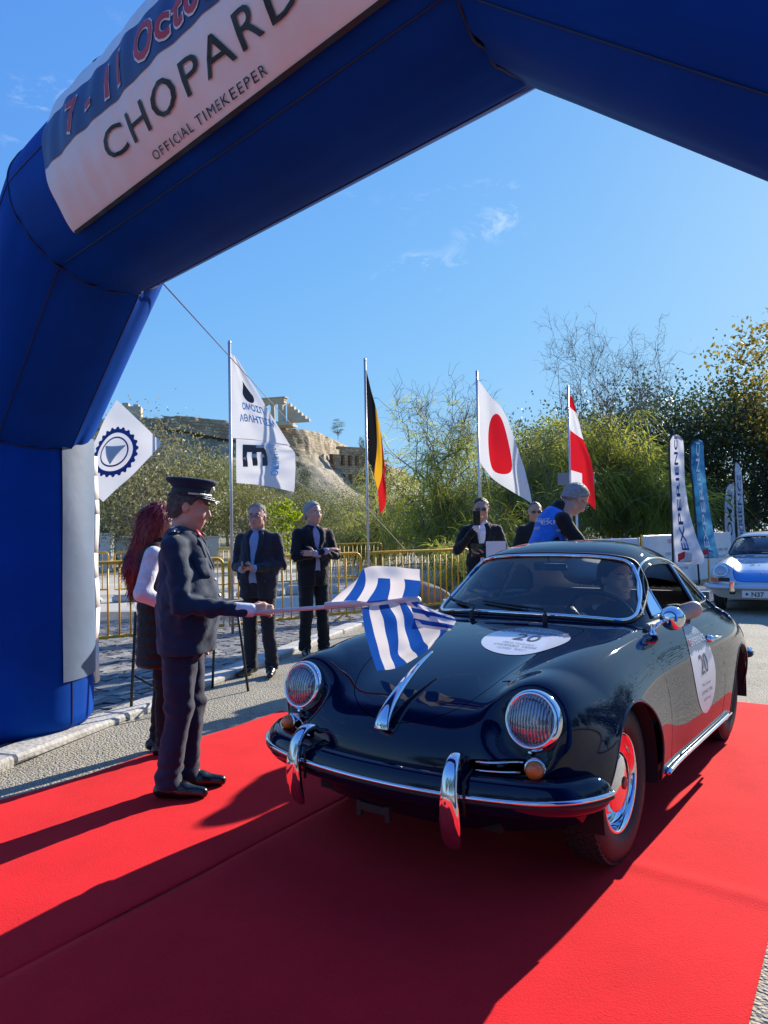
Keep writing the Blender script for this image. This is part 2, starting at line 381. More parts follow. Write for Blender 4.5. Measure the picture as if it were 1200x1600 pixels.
# red carpet: two long strips laid side by side
M_carpet = bpy.data.materials.new('red_carpet'); M_carpet.use_nodes = True
n = M_carpet.node_tree.nodes; l = M_carpet.node_tree.links.new; p = n['Principled BSDF']; p.inputs['Roughness'].default_value = .95; p.inputs['Specular IOR Level'].default_value = .15
p.inputs['Sheen Weight'].default_value = .1; p.inputs['Sheen Tint'].default_value = (1, .35, .3, 1)
t = n.new('ShaderNodeTexCoord'); n1 = n.new('ShaderNodeTexNoise'); n1.inputs['Scale'].default_value = 2.2; n1.inputs['Detail'].default_value = 9; n1.inputs['Roughness'].default_value = .72
n2 = n.new('ShaderNodeTexNoise'); n2.inputs['Scale'].default_value = 160; n2.inputs['Detail'].default_value = 3
r = n.new('ShaderNodeValToRGB'); r.color_ramp.elements[0].position = .22; r.color_ramp.elements[1].position = .72; r.color_ramp.elements[0].color = (.68, .006, .014, 1); r.color_ramp.elements[1].color = (.90, .012, .022, 1)
ad = n.new('ShaderNodeMath'); ad.operation = 'MULTIPLY_ADD'; ad.inputs[1].default_value = .7
l(t.outputs['Object'], n1.inputs['Vector']); l(t.outputs['Object'], n2.inputs['Vector']); l(n2.outputs[0], ad.inputs[0]); l(n1.outputs[0], ad.inputs[2])
sb = n.new('ShaderNodeMath'); sb.operation = 'SUBTRACT'; sb.inputs[1].default_value = .35; l(ad.outputs[0], sb.inputs[0]); l(sb.outputs[0], r.inputs[0]); l(r.outputs[0], p.inputs['Base Color'])
bn = n.new('ShaderNodeBump'); bn.inputs['Strength'].default_value = .55; bn.inputs['Distance'].default_value = .004; l(n2.outputs[0], bn.inputs['Height']); l(bn.outputs[0], p.inputs['Normal'])
CA = np.array([.56, .83]); CP = np.array([.83, -.56])
def strip(name, p0, p1, a0, a1, parent, seed, wav=.0, z0=.006):
    rs = np.random.RandomState(seed); na, npn = 260, 60; V = []
    ph = rs.rand(8)*6.28; A = np.linspace(a0, a1, na); ed = wav*(np.sin(A*1.7+ph[0])+.6*np.sin(A*3.9+ph[1]))
    for i, a in enumerate(A):
        for k in range(npn):
            u = k/(npn-1); pp = p0+(p1-p0)*u+ed[i]*(1-u)**3
            z = z0+.0022*(1+math.sin(a*2.1+ph[2]+pp*1.3))+.0022*(1+math.sin(a*5.3+pp*4+ph[3]))+.004*max(0, math.sin(pp*5+a*1.8+ph[4]))**8+.002*max(0, math.sin(a*2.9-pp*1.1+ph[5]))**14
            rd = a-(3.02-.05*(pp+1.3)); z += .007*math.exp(-(rd/.05)**2) if p1 > -1 else 0     # the crease across the right-hand strip
            if u < .02 or u > .98 or i in (0, na-1): z = max(.003, z-.004)
            xy = CA*a+CP*pp; V.append((xy[0], xy[1], z))
    F_ = [(i*npn+k, i*npn+k+1, (i+1)*npn+k+1, (i+1)*npn+k) for i in range(na-1) for k in range(npn-1)]
    F_ = [f[::-1] for f in F_]
    o = mesh(name, V, F_, M_carpet, parent); md = o.modifiers.new('thick', 'SOLIDIFY'); md.thickness = .004; md.offset = 1
    return o
carpet = empty('red_carpet', (0, 0, 0), label='long red carpet under the dark blue car, laid in two strips on the road', cat='carpet')
strip('carpet_strip', -3.86, -2.302, -1.2, 4.22, carpet, 1, .03)
strip('carpet_strip', -2.298, -.31, -1.2, 6.25, carpet, 2, .0)
# ---------------------------------------------------------------- inflatable arch
AX, AY, APHI, AR, AZ1, AQ, AZ2, AL = -2.68, 5.21, .773, .5, 2.25, 1.33, 3.35, 3.15
Ae = np.array([math.cos(APHI), -math.sin(APHI), 0]); An = np.array([math.sin(APHI), math.cos(APHI), 0]); Az = np.array([0, 0, 1.]); A0 = np.array([AX, AY, 0])
M_arch = mat('arch_nylon', (.0, .052, .34), .6, var=.12, vscale=2.5, bump=.12, bscale=5, spec=.08)
M_seam = mat('arch_seam', (.003, .010, .055), .5)
M_vinyl_w = mat('banner_vinyl', (.82, .80, .82), .42, var=.05, vscale=3, bump=.15, bscale=6)
M_vinyl_n = mat('banner_navy', (.025, .055, .20), .45, var=.1, vscale=3)
M_black = mat('print_black', (.012, .012, .016), .5); M_red = mat('print_red', (.50, .03, .06), .5); M_pw = mat('print_white', (.80, .78, .80), .5)
arch = empty('inflatable_arch', (AX, AY, 0), label='huge dark blue inflatable start arch spanning the red carpet', cat='arch')
def apt(s, z): return A0+Ae*s+Az*z
ctr = [apt(0, .0), apt(0, AZ1), apt(AQ, AZ2), apt(AQ+AL, AZ2), apt(2*AQ+AL, AZ1), apt(2*AQ+AL, .0)]
def ring(c, d, r, n=64):
    'circle in the plane with in-plane axis d (already stretched) and An'
    return [c+r*(math.cos(2*math.pi*k/n)*d+math.sin(2*math.pi*k/n)*An)*(1+.006*abs(math.sin(6*2*math.pi*k/n/2))) for k in range(n)]
dirs = [(ctr[i+1]-ctr[i])/np.linalg.norm(ctr[i+1]-ctr[i]) for i in range(5)]
inw = [np.cross(An, d) for d in dirs]; inw = [v if v@(apt(AQ+AL/2, 1.2)-ctr[i]) > 0 else -v for i, v in enumerate(inw)]
loc0 = Vector((AX, AY, 0))
def amesh(name, V, F_, m, smooth=True, parent=None):
    return mesh(name, [Vector(v)-loc0 for v in V], F_, m, parent or arch, smooth)
for i in range(5):
    V = []; NS = 40; nn = 128
    for k in range(NS+1):
        u = k/NS
        def endd(j):   # mitred axis at joint j
            if j == 0: return inw[0]
            if j == 5: return inw[4]
            b = inw[j-1]+inw[j]; b = b/np.linalg.norm(b); return b/(b@inw[j-1])
        da, db = endd(i), endd(i+1)
        # rings slide from one mitre to the other
        rr = []
        for q in range(nn):
            t = 2*math.pi*q/nn; sc = 1+.010*abs(math.sin(6*t))**.7
            pin = 1-.016*(math.exp(-u*NS/1.6)+math.exp(-(1-u)*NS/1.6))+(0 if i not in (0, 4) else 0)
            ft = 1.0
            if i == 0: ft = 1-.30*max(0, 1-u/.055)**2.2
            if i == 4: ft = 1-.30*max(0, 1-(1-u)/.055)**2.2
            wk = .012*(math.exp(-u*np.linalg.norm(ctr[i+1]-ctr[i])/.16)*(i > 0)+math.exp(-(1-u)*np.linalg.norm(ctr[i+1]-ctr[i])/.16)*(i < 4))*(math.sin(t*19+i)+.6*math.sin(t*31+2*i))*max(0, math.cos(t))
            sc = sc+wk; pa = ctr[i]+AR*sc*pin*ft*(math.cos(t)*da+math.sin(t)*An); pb = ctr[i+1]+AR*sc*pin*ft*(math.cos(t)*db+math.sin(t)*An)
            rr.append(pa+(pb-pa)*u)
        V += rr
    F_ = [(k*nn+q, k*nn+(q+1) % nn, (k+1)*nn+(q+1) % nn, (k+1)*nn+q) for k in range(NS) for q in range(nn)]
    if i in (0, 4): F_.append(tuple(range(nn)) if i == 0 else tuple(NS*nn+q for q in range(nn)))
    seg = amesh('tube_section', V, F_, M_arch)
    # welded seams run along each section and round each joint
    for q in (8, 30, 52, 72, 94, 116):
        pts = [np.array(V[k*nn+q])+(np.array(V[k*nn+q])-(ctr[i]+(ctr[i+1]-ctr[i])*k/NS))*.003 for k in range(NS+1)]
        v, f = tube_geo(pts, .0035, 5); amesh('seam', v, f, M_seam, parent=arch)
    if i < 4:
        j = NS*nn; pts = [np.array(V[j+q])+(np.array(V[j+q])-ctr[i+1])*.004 for q in range(nn)]
        v, f = tube_geo(pts, .006, 5, closed=True); amesh('joint_seam', v, f, M_seam)
# pale vinyl panel and its fastening strip on the inner side of the left leg
M_panel = mat('panel_pale', (.10, .15, .24), .5, var=.12, vscale=4, bump=.2, bscale=5)
def legpt(deg, z, r):      # deg counted from the side that faces the camera, towards the right
    t = rad(deg); return A0+np.array([math.sin(t)*r, -math.cos(t)*r, z])
V = []; nz = 30; na = 18
for k in range(nz+1):
    for q in range(na+1):
        d_ = 59+q*(124-59)/na; z = .40+(2.14-.40)*k/nz; V.append(legpt(d_, z, AR*1.012+.008+.003*math.sin(z*5+d_*.1)))
amesh('side_panel', V, [(k*(na+1)+q, k*(na+1)+q+1, (k+1)*(na+1)+q+1, (k+1)*(na+1)+q) for k in range(nz) for q in range(na)], M_panel)
z = .30; random.seed(2)
M_strip = mat('strip_white', (.80, .78, .74), .6, var=.08, vscale=10)
b = MB()
while z < 2.02:
    h_ = random.uniform(.10, .30); h_ = min(h_, 2.05-z); pts = [legpt(119+random.uniform(-.6, .6), z+h_*u, AR+.030+.006*math.sin((z+h_*u)*9)) for u in (0, .5, 1)]
    v, f = tube_geo(pts, .045, 8, flat=.22); b.add([Vector(p_)-loc0 for p_ in v], f); z += h_+.006
b.build('fastening_strip', M_strip, arch, True)
# printed banner on the front of the beam
def bpt(s, deg, r=AR+.022): t = rad(deg); return A0+Ae*s+Az*AZ2+r*(-An*math.cos(t)+Az*math.sin(t))
S0, S1 = 1.90, 4.46
def wav(s, d): return .004*math.sin(s*23+d*.02)+.006*math.sin(s*9+d*.05)+.0025*math.sin(s*41-d*.06)+.007*math.exp(-((d-95)/9)**2)*math.sin(s*14)+.006*math.exp(-((d+46)/7)**2)*(1+math.sin(s*6))+.004*math.exp(-((s-S0)/.06)**2)*math.sin(d*.25)
V = []; ns, nd = 150, 56; dd = [-46+(102+46)*k/nd for k in range(nd+1)]
for i in range(ns+1):
    s = S0+(S1-S0)*i/ns
    for d in dd: V.append(bpt(s, d, AR+.024+wav(s, d)))
ban = amesh('banner', V, [(i*(nd+1)+k, (i+1)*(nd+1)+k, (i+1)*(nd+1)+k+1, i*(nd+1)+k+1) for i in range(ns) for k in range(nd)], M_vinyl_w)
def band(name, d0, d1, s0, s1, m, off):
    V = []; n1, n2 = 150, 12
    for i in range(n1+1):
        s = s0+(s1-s0)*i/n1
        for k in range(n2+1):
            d = d0+(d1-d0)*k/n2; V.append(bpt(s, d, AR+.024+wav(s, d)+off))
    return amesh(name, V, [(i*(n2+1)+k, (i+1)*(n2+1)+k, (i+1)*(n2+1)+k+1, i*(n2+1)+k+1) for i in range(n1) for k in range(n2)], m, parent=ban)
band('blue_band', -11, 13.5, S0+.001, S1, M_vinyl_n, .003)
band('gap_shade', -47.5, -45.5, S0+.02, S1, M_black, .004)  # black band painted for the shaded gap under the lifted banner edge
def bantext(txt, s0, deg, size, m, off, width=None, name='lettering', bold=0, shear=0, space=1.):
    V, F_ = text_geo(txt, size, shear=shear, offset=bold, space=space)
    if width: V[:, 0] *= width/(V[:, 0].max()-V[:, 0].min())
    V[:, 0] -= V[:, 0].min()
    P = []
    for x, y, _ in V:
        s = s0+x; d = deg+math.degrees(y/(AR+.024)); P.append(bpt(s, d, AR+.024+wav(s, d)+off))
    tag(amesh(name, P, F_, m, False, parent=ban), kind='stuff')
bantext('7 - 11 October', 2.225, -7.0, .195, M_pw, .0065, 1.52, bold=.010, space=1.15, name='date_outline')
bantext('7 - 11 October', 2.235, -6.6, .19, M_red, .0095, 1.50, bold=.004, space=1.15, name='date')
bantext('CHOPARD', 2.52, -32.0, .168, M_black, .006, 1.36, bold=.0005, space=1.15, name='brand_lettering')
bantext('OFFICIAL TIMEKEEPER', 2.80, -42.8, .050, M_black, .006, .80, name='small_lettering', space=1.2)
bantext('1000', 1.98, 42, .16, M_red, .006, .42, bold=.004, shear=.25, name='red_lettering')
bantext('EXPERIENCE', 2.50, 42, .17, M_vinyl_n, .006, 1.6, bold=.002, name='dark_lettering')
# thin guy rope from the arch down to the fence
v, f = tube_geo([bpt(1.55, 230, .5), np.array([-1.36, 8.2, 3.03]), np.array([.35, 12.05, 1.12])], .0045, 5); 
tag(mesh('guy_rope', v, f, mat('rope', (.45, .43, .40), .8)), 'thin grey guy rope slanting from the arch to the yellow barrier', 'rope')
# ---------------------------------------------------------------- cars
def bspl(n, per):
    'rows of uniform cubic B-spline weights for n control points, ends clamped by extrapolation'
    ts = np.linspace(0, n-1, (n-1)*per+1); W = np.zeros((len(ts), n+2))
    for r, t in enumerate(ts):
        i = min(int(t), n-2); u = t-i; b = [(1-u)**3/6, (3*u**3-6*u*u+4)/6, (-3*u**3+3*u*u+3*u+1)/6, u**3/6]
        for k in range(4): W[r, i+k] += b[k]
    return W
def patch(net, pu, pv):
    'net rows x cols x 3 (y=0 column first, mirrored there) -> dense points'
    N = np.array(net, float)
    N = np.concatenate([2*N[:1]-N[1:2], N, 2*N[-1:]-N[-2:-1]], 0)
    mir = N[:, 1:2]*np.array([1, -1, 1]); N = np.concatenate([mir, N, 2*N[:, -1:]-N[:, -2:-1]], 1)
    Wu, Wv = bspl(len(net), pu), bspl(len(net[0]), pv)
    return np.einsum('ai,bj,ijk->abk', Wu, Wv, N)
def full(P):
    'half patch (col 0 on y=0) -> both sides'
    return np.concatenate([P[:, :0:-1]*np.array([1, -1, 1]), P], 1)
def gridfaces(a, b): return np.array([(i*b+j, i*b+j+1, (i+1)*b+j+1, (i+1)*b+j) for i in range(a-1) for j in range(b-1)])
def vnormals(V, F_):
    n = np.zeros_like(V); q = V[F_]; fn = np.cross(q[:, 2]-q[:, 0], q[:, 3]-q[:, 1])
    for k in range(4): np.add.at(n, F_[:, k], fn)
    return n/np.maximum(np.linalg.norm(n, axis=1, keepdims=True), 1e-12)
def inpoly(P, x, y):
    P = np.array(P); c = np.zeros(len(x), bool); j = len(P)-1
    for i in range(len(P)):
        xi, yi, xj, yj = *P[i], *P[j]
        c ^= ((yi > y) != (yj > y)) & (x < (xj-xi)*(y-yi)/((yj-yi) or 1e-12)+xi); j = i
    return c
def sub(name, V, F_, N, keep, m, parent, inset=0.):
    F2 = F_[keep]; u, inv = np.unique(F2, return_inverse=True)
    o = mesh(name, V[u]-N[u]*inset, inv.reshape(F2.shape), m, parent, True, normals=N[u]); return o
def unwrap_circle(V, F_, cx, cz, R, ymin):
    'cut a wheel opening in the side view; border vertices slide onto the circle'
    side = np.abs(V[:, 1]) > ymin; dx, dz = V[:, 0]-cx, V[:, 2]-cz; r = np.hypot(dx, dz); ins = side & (r < R)
    kill = ins[F_].all(1); V = V.copy(); keep = ~kill; used = np.unique(F_[keep]); mv = used[ins[used]]
    s = R/np.maximum(r[mv], 1e-6); V[mv, 0] = cx+dx[mv]*s; V[mv, 2] = cz+dz[mv]*s
    return V, F_[keep]
M_navy = mat('car_paint_navy', (.0018, .006, .028), .3, coat=1., coatrough=.012, spec=.0)
def chrome(n='chrome', r=.06): return mat(n, (.82, .83, .85), r, 1.)
M_chrome = chrome(); M_rubber = mat('rubber', (.012, .012, .013), .55, bump=.1, bscale=60); M_dark = mat('car_underside', (.008, .008, .009), .8)
M_tyre = mat('tyre', (.022, .021, .021), .62, var=.2, vscale=12, bump=.15, bscale=50); M_gap = mat('panel_gap', (.0005, .0005, .001), .9, spec=0)
M_glass = glass('car_glass', (.96, .99, .99), .02); M_vent = glass('side_glass', (.88, .94, .92), .04)
M_amber = mat('amber_lens', (.75, .16, .01), .12, coat=1, bump=.4, bscale=90); M_redlens = mat('red_lens', (.45, .01, .01), .15, coat=1)
def headlamp_glass():
    m = bpy.data.materials.new('lamp_glass'); m.use_nodes = True; n = m.node_tree.nodes; l = m.node_tree.links.new; n.clear()
    o = n.new('ShaderNodeOutputMaterial'); t = n.new('ShaderNodeBsdfTransparent'); g = n.new('ShaderNodeBsdfGlossy'); x = n.new('ShaderNodeMixShader')
    w_ = n.new('ShaderNodeTexWave'); w_.inputs['Scale'].default_value = 26; w_.bands_direction = 'X'; tc = n.new('ShaderNodeTexCoord'); b = n.new('ShaderNodeBump'); b.inputs['Strength'].default_value = .5; b.inputs['Distance'].default_value = .003
    l(tc.outputs['Object'], w_.inputs['Vector']); l(w_.outputs[0], b.inputs['Height']); l(b.outputs[0], g.inputs['Normal']); g.inputs['Roughness'].default_value = .06
    mr = n.new('ShaderNodeMapRange'); mr.inputs[3].default_value = .10; mr.inputs[4].default_value = .50; l(w_.outputs[0], mr.inputs[0]); l(mr.outputs[0], x.inputs[0])
    t.inputs[0].default_value = (.92, .94, .96, 1); l(t.outputs[0], x.inputs[1]); l(g.outputs[0], x.inputs[2]); df = n.new('ShaderNodeBsdfDiffuse'); df.inputs[0].default_value = (.75, .80, .88, 1); tl = n.new('ShaderNodeBsdfTranslucent'); tl.inputs[0].default_value = (.75, .80, .88, 1); ml = n.new('ShaderNodeMixShader'); l(df.outputs[0], ml.inputs[1]); l(tl.outputs[0], ml.inputs[2]); m2 = n.new('ShaderNodeMixShader'); m2.inputs[0].default_value = .18; l(x.outputs[0], m2.inputs[1]); l(ml.outputs[0], m2.inputs[2]); l(m2.outputs[0], o.inputs[0]); return m
M_lamp = headlamp_glass(); M_refl = mat('reflector', (.90, .91, .93), .10, 1.)

def make_wheel(parent, x, y, r_t, rimr, tw, side, steer=0, simple=False, caps=M_chrome):
    'wheel = part with tyre, rim, hub cap below it; axis along y'
    W = bpy.data.objects.new('wheel', None); COL.objects.link(W); W.parent = parent; W.location = (x, y, r_t); W.rotation_euler = (0, 0, steer)
    R = Matrix.Rotation(-side*math.pi/2, 4, 'X')     # local z -> outward
    h = tw/2
    tyre = [(rimr-.004, h*.55), (rimr+.008, h*.86), (rimr+.035, h*1.0), (r_t-.05, h*1.03), (r_t-.025, h*.93), (r_t-.010, h*.80), (r_t-.006, h*.6), (r_t-.004, 0), (r_t-.006, -h*.6), (r_t-.010, -h*.8), (r_t-.03, -h*.95), (rimr+.03, -h), (rimr, -h*.7)]
    MB().lathe(tyre, 56, R).build('tyre', M_tyre, W, True)
    rim = [(rimr+.002, h*.60), (rimr+.006, h*.78), (rimr-.002, h*.84), (rimr-.012, h*.78), (rimr-.016, h*.55), (rimr-.020, h*.30), (rimr-.034, h*.18), (rimr-.050, h*.22), (rimr-.066, h*.40), (rimr-.085, h*.46), (.02, h*.46)]
    MB().lathe(rim, 48, R).build('rim', caps, W, True)
    cap = [(rimr*.62, h*.44), (rimr*.625, h*.62), (rimr*.60, h*.74), (rimr*.50, h*.84), (rimr*.34, h*.92), (rimr*.16, h*.97), (.0005, h*.99)]
    MB().lathe(cap, 40, R).build('hub_cap', caps, W, True)
    MB().lathe([(.026, h*.96), (.026, h*1.03), (.02, h*1.06), (.0005, h*1.06)], 20, R).build('emblem', mat('emblem_red', (.30, .05, .04), .4, .3), W, True)
    if not simple:
        b = MB()
        for row in range(5):
            zz = (-.66+row*.33)*h
            for k in range(58):
                t = 2*math.pi*(k+.5*(row % 2))/58; rr = r_t-.0035 if abs(row-2) < 2 else r_t-.008
                M = R @ Matrix.Rotation(t, 4, 'Z') @ Matrix.Translation((rr, 0, zz)) @ Matrix.Rotation(.35*(-1)**row, 4, 'X')
                b.box((0, 0, 0), (.009, .026, h*.26), M=M)
        tag(b.build('tread', M_tyre, W), kind='stuff')
    return W
def loft(paths, closed=True, caps=True):
    'list of rings (same length) -> verts, faces'
    n = len(paths[0]); V = [p for r in paths for p in r]
    F_ = [(i*n+k, i*n+(k+1) % n, (i+1)*n+(k+1) % n, (i+1)*n+k) for i in range(len(paths)-1) for k in range(n if closed else n-1)]
    if caps and closed: F_ += [tuple(range(n))[::-1], tuple((len(paths)-1)*n+k for k in range(n))]
    return V, F_
def raytree(V, F_): return BVHTree.FromPolygons([tuple(v) for v in V], [tuple(int(i) for i in f) for f in F_])
def cast(bvh, o, d, off=.0):
    h, n_, _, _ = bvh.ray_cast(Vector(o), Vector(d))
    if h is None: return None
    if n_.dot(Vector(d)) > 0: n_ = -n_
    return h+n_*off
def curve_on(bvh, pts, d, off=0.):
    r = [cast(bvh, p, d, off) for p in pts]; return [p for p in r if p is not None]
def decal(bvh, V, F_, xf, d, off, name, m, parent):
    'flat shape (verts in 2D) dropped on the body: xf maps a 2D point to a ray origin'
    P = []
    for v in V:
        h = cast(bvh, xf(v[0], v[1]), d, off); P.append(h if h is not None else Vector(xf(v[0], v[1])))
    return mesh(name, P, F_, m, parent, True)
def disc2(n=10, seg=40):
    V = [(0, 0)]; F_ = []
    for i in range(1, n+1):
        for k in range(seg): V.append((i/n*math.cos(2*math.pi*k/seg), i/n*math.sin(2*math.pi*k/seg)))
    for k in range(seg): F_.append((0, 1+k, 1+(k+1) % seg))
    for i in range(n-1):
        for k in range(seg): F_.append((1+i*seg+k, 1+(i+1)*seg+k, 1+(i+1)*seg+(k+1) % seg, 1+i*seg+(k+1) % seg))
    return V, F_

# ---- body nets of the dark blue coupe: x forward, y to its left, z up, metres from the wheelbase centre
BODY = [
 [(1.66,0,.235),(1.65,.20,.235),(1.61,.36,.235),(1.56,.48,.24),(1.50,.58,.245),(1.445,.65,.255),(1.41,.70,.27),(1.40,.715,.29),(1.395,.72,.31)],
 [(1.765,0,.36),(1.755,.20,.36),(1.72,.38,.36),(1.665,.52,.365),(1.60,.635,.37),(1.52,.72,.375),(1.43,.775,.37),(1.36,.785,.33),(1.33,.77,.26)],
 [(1.785,0,.48),(1.775,.20,.48),(1.74,.38,.485),(1.69,.52,.49),(1.62,.645,.50),(1.53,.74,.50),(1.40,.805,.47),(1.28,.815,.38),(1.23,.79,.25)],
 [(1.745,0,.575),(1.735,.20,.575),(1.70,.37,.58),(1.66,.50,.60),(1.61,.63,.61),(1.51,.74,.595),(1.36,.815,.54),(1.20,.825,.42),(1.14,.79,.25)],
 [(1.66,0,.655),(1.645,.19,.655),(1.60,.35,.665),(1.60,.47,.72),(1.57,.60,.735),(1.46,.725,.69),(1.28,.81,.60),(1.10,.832,.45),(1.03,.79,.25)],
 [(1.53,0,.722),(1.515,.18,.722),(1.475,.33,.725),(1.485,.46,.79),(1.47,.59,.805),(1.37,.71,.765),(1.18,.80,.655),(.98,.835,.47),(.91,.79,.25)],
 [(1.34,0,.785),(1.325,.19,.785),(1.29,.345,.783),(1.30,.47,.832),(1.29,.59,.85),(1.21,.70,.81),(1.05,.79,.69),(.87,.832,.48),(.80,.79,.25)],
 [(1.10,0,.843),(1.09,.20,.842),(1.06,.365,.836),(1.06,.485,.862),(1.05,.59,.872),(.99,.69,.832),(.87,.78,.70),(.73,.818,.48),(.68,.785,.25)],
 [(.82,0,.885),(.81,.21,.883),(.79,.39,.876),(.78,.50,.882),(.77,.595,.880),(.74,.69,.84),(.67,.775,.70),(.59,.805,.47),(.56,.78,.24)],
 [(.52,0,.915),(.51,.22,.913),(.50,.41,.905),(.49,.53,.897),(.485,.615,.885),(.475,.70,.842),(.45,.775,.69),(.42,.80,.46),(.41,.775,.235)],
 [(.15,0,.93),(.15,.22,.928),(.15,.42,.918),(.15,.54,.906),(.15,.63,.888),(.15,.715,.843),(.15,.785,.69),(.15,.805,.46),(.15,.78,.23)],
 [(-.25,0,.93),(-.25,.22,.928),(-.25,.42,.918),(-.25,.55,.905),(-.25,.645,.888),(-.25,.73,.845),(-.25,.797,.69),(-.25,.815,.46),(-.25,.785,.23)],
 [(-.65,0,.93),(-.65,.22,.928),(-.65,.42,.915),(-.65,.55,.903),(-.65,.648,.888),(-.65,.738,.848),(-.65,.81,.69),(-.65,.825,.46),(-.65,.79,.23)],
 [(-1.02,0,.93),(-1.02,.22,.925),(-1.02,.42,.91),(-1.02,.54,.893),(-1.02,.64,.876),(-1.02,.73,.838),(-1.02,.813,.69),(-1.02,.83,.47),(-1.02,.79,.25)],
 [(-1.38,0,.88),(-1.38,.20,.874),(-1.38,.39,.855),(-1.38,.51,.838),(-1.38,.61,.818),(-1.38,.70,.778),(-1.38,.785,.65),(-1.38,.80,.46),(-1.38,.76,.28)],
 [(-1.74,0,.75),(-1.74,.18,.745),(-1.74,.34,.73),(-1.74,.46,.717),(-1.74,.55,.70),(-1.73,.635,.67),(-1.72,.705,.57),(-1.70,.72,.44),(-1.68,.68,.30)],
 [(-2.02,0,.56),(-2.01,.15,.558),(-1.99,.29,.553),(-1.97,.39,.547),(-1.94,.47,.54),(-1.90,.545,.52),(-1.86,.60,.47),(-1.83,.61,.41),(-1.81,.58,.32)],
 [(-2.08,0,.36),(-2.07,.15,.36),(-2.04,.28,.36),(-2.0,.38,.355),(-1.96,.46,.35),(-1.91,.53,.345),(-1.87,.57,.34),(-1.84,.58,.33),(-1.82,.57,.31)]]
ROOF = [
 [(.56,0,.895),(.55,.22,.893),(.515,.42,.887),(.465,.53,.88),(.435,.58,.875),(.41,.62,.87),(.40,.645,.865),(.39,.66,.83)],
 [(.515,0,.935),(.505,.22,.933),(.47,.42,.925),(.415,.535,.915),(.385,.58,.908),(.36,.615,.90),(.345,.64,.885),(.335,.66,.845)],
 [(.325,0,1.08),(.315,.22,1.078),(.28,.405,1.068),(.225,.505,1.052),(.195,.545,1.035),(.17,.585,.99),(.16,.64,.90),(.155,.665,.85)],
 [(.135,0,1.225),(.125,.21,1.222),(.098,.385,1.205),(.06,.475,1.18),(.038,.518,1.14),(.025,.568,1.04),(.01,.65,.90),(.005,.672,.85)],
 [(.04,0,1.273),(.03,.21,1.269),(.01,.375,1.25),(-.015,.462,1.215),(-.03,.515,1.165),(-.04,.578,1.04),(-.05,.655,.90),(-.055,.677,.85)],
 [(-.18,0,1.318),(-.185,.21,1.313),(-.19,.37,1.29),(-.20,.46,1.25),(-.20,.52,1.182),(-.20,.588,1.04),(-.20,.662,.90),(-.20,.682,.85)],
 [(-.44,0,1.315),(-.44,.21,1.310),(-.44,.37,1.286),(-.44,.46,1.243),(-.44,.52,1.176),(-.44,.59,1.04),(-.44,.665,.90),(-.44,.687,.85)],
 [(-.70,0,1.275),(-.70,.21,1.268),(-.70,.36,1.244),(-.70,.45,1.203),(-.70,.508,1.143),(-.70,.58,1.03),(-.70,.66,.90),(-.70,.69,.85)],
 [(-.95,0,1.197),(-.95,.20,1.19),(-.95,.35,1.167),(-.95,.435,1.128),(-.95,.493,1.078),(-.95,.565,.99),(-.95,.65,.89),(-.95,.69,.83)],
 [(-1.20,0,1.082),(-1.20,.20,1.075),(-1.20,.33,1.052),(-1.20,.41,1.017),(-1.20,.468,.98),(-1.20,.545,.928),(-1.20,.63,.86),(-1.20,.68,.80)],
 [(-1.45,0,.94),(-1.45,.18,.934),(-1.45,.31,.915),(-1.45,.38,.893),(-1.45,.437,.865),(-1.45,.515,.828),(-1.45,.595,.78),(-1.45,.65,.72)],
 [(-1.66,0,.79),(-1.66,.16,.784),(-1.66,.28,.768),(-1.66,.35,.75),(-1.66,.40,.73),(-1.66,.47,.695),(-1.66,.55,.65),(-1.66,.60,.60)]]
CAR_AT, CAR_YAW = (1.018, 4.262), .6428
car = empty('vintage_coupe', (CAR_AT[0], CAR_AT[1], .012), math.atan2(-math.cos(CAR_YAW), -math.sin(CAR_YAW)), label='gleaming dark navy vintage coupe with chrome bumper standing on the red carpet', cat='car')

# body shell
P = full(patch(BODY, 14, 12)); a_, b_ = P.shape[:2]; V = P.reshape(-1, 3); F_ = gridfaces(a_, b_)
HL = [Vector((1.575, s*.580, .672)) for s in (1, -1)]; HD = Vector((math.cos(rad(14)), 0, math.sin(rad(14)))); HR = .104
for c in HL:      # pull the wing fronts into round lamp buckets
    q = V-np.array(c); t = q@np.array(HD); rv = q-t[:, None]*np.array(HD); r = np.linalg.norm(rv, axis=1); front = (V[:, 0] > 1.22) & (np.sign(V[:, 1]) == np.sign(c.y)) & (t > -.30)
    wgt = np.clip((r-HR*1.02)/(.10), 0, 1); wgt = wgt*wgt*(3-2*wgt); tn = np.where(front & (r < HR*1.02+.10), (1-wgt)*(-.012)+wgt*t, t)
    V = V+(tn-t)[:, None]*np.array(HD)
N0 = vnormals(V, F_)
V, F_ = unwrap_circle(V, F_, 1.05, .315, .345, .45); V, F_ = unwrap_circle(V, F_, -1.05, .30, .325, .45)
N0 = vnormals(V, F_); N0 = N0 if N0[np.argmax(V[:, 2]), 2] > 0 else -N0
if (np.cross(V[F_[:, 2]]-V[F_[:, 0]], V[F_[:, 3]]-V[F_[:, 1]])[:, 2].mean()) < 0: F_ = F_[:, ::-1]
body_bvh = raytree(V, F_)
C = V[F_].mean(1)
cockpit = (np.abs(C[:, 1]) < .565) & (C[:, 0] < .36) & (C[:, 0] > -.98) & (C[:, 2] > .80)
nose = [(1.70,.0),(1.685,.10),(1.64,.20),(1.56,.285),(1.42,.345),(1.2,.385),(.95,.42),(.74,.44),(.665,.425),(.64,.38),(.625,.2),(.62,0)]
hood2 = smoothpath([(x, y) for x, y in nose]+[(x, -y) for x, y in nose[::-1][1:-1]], 6, True)
inhood = inpoly(hood2, C[:, 0], C[:, 1]) & (C[:, 2] > .58)
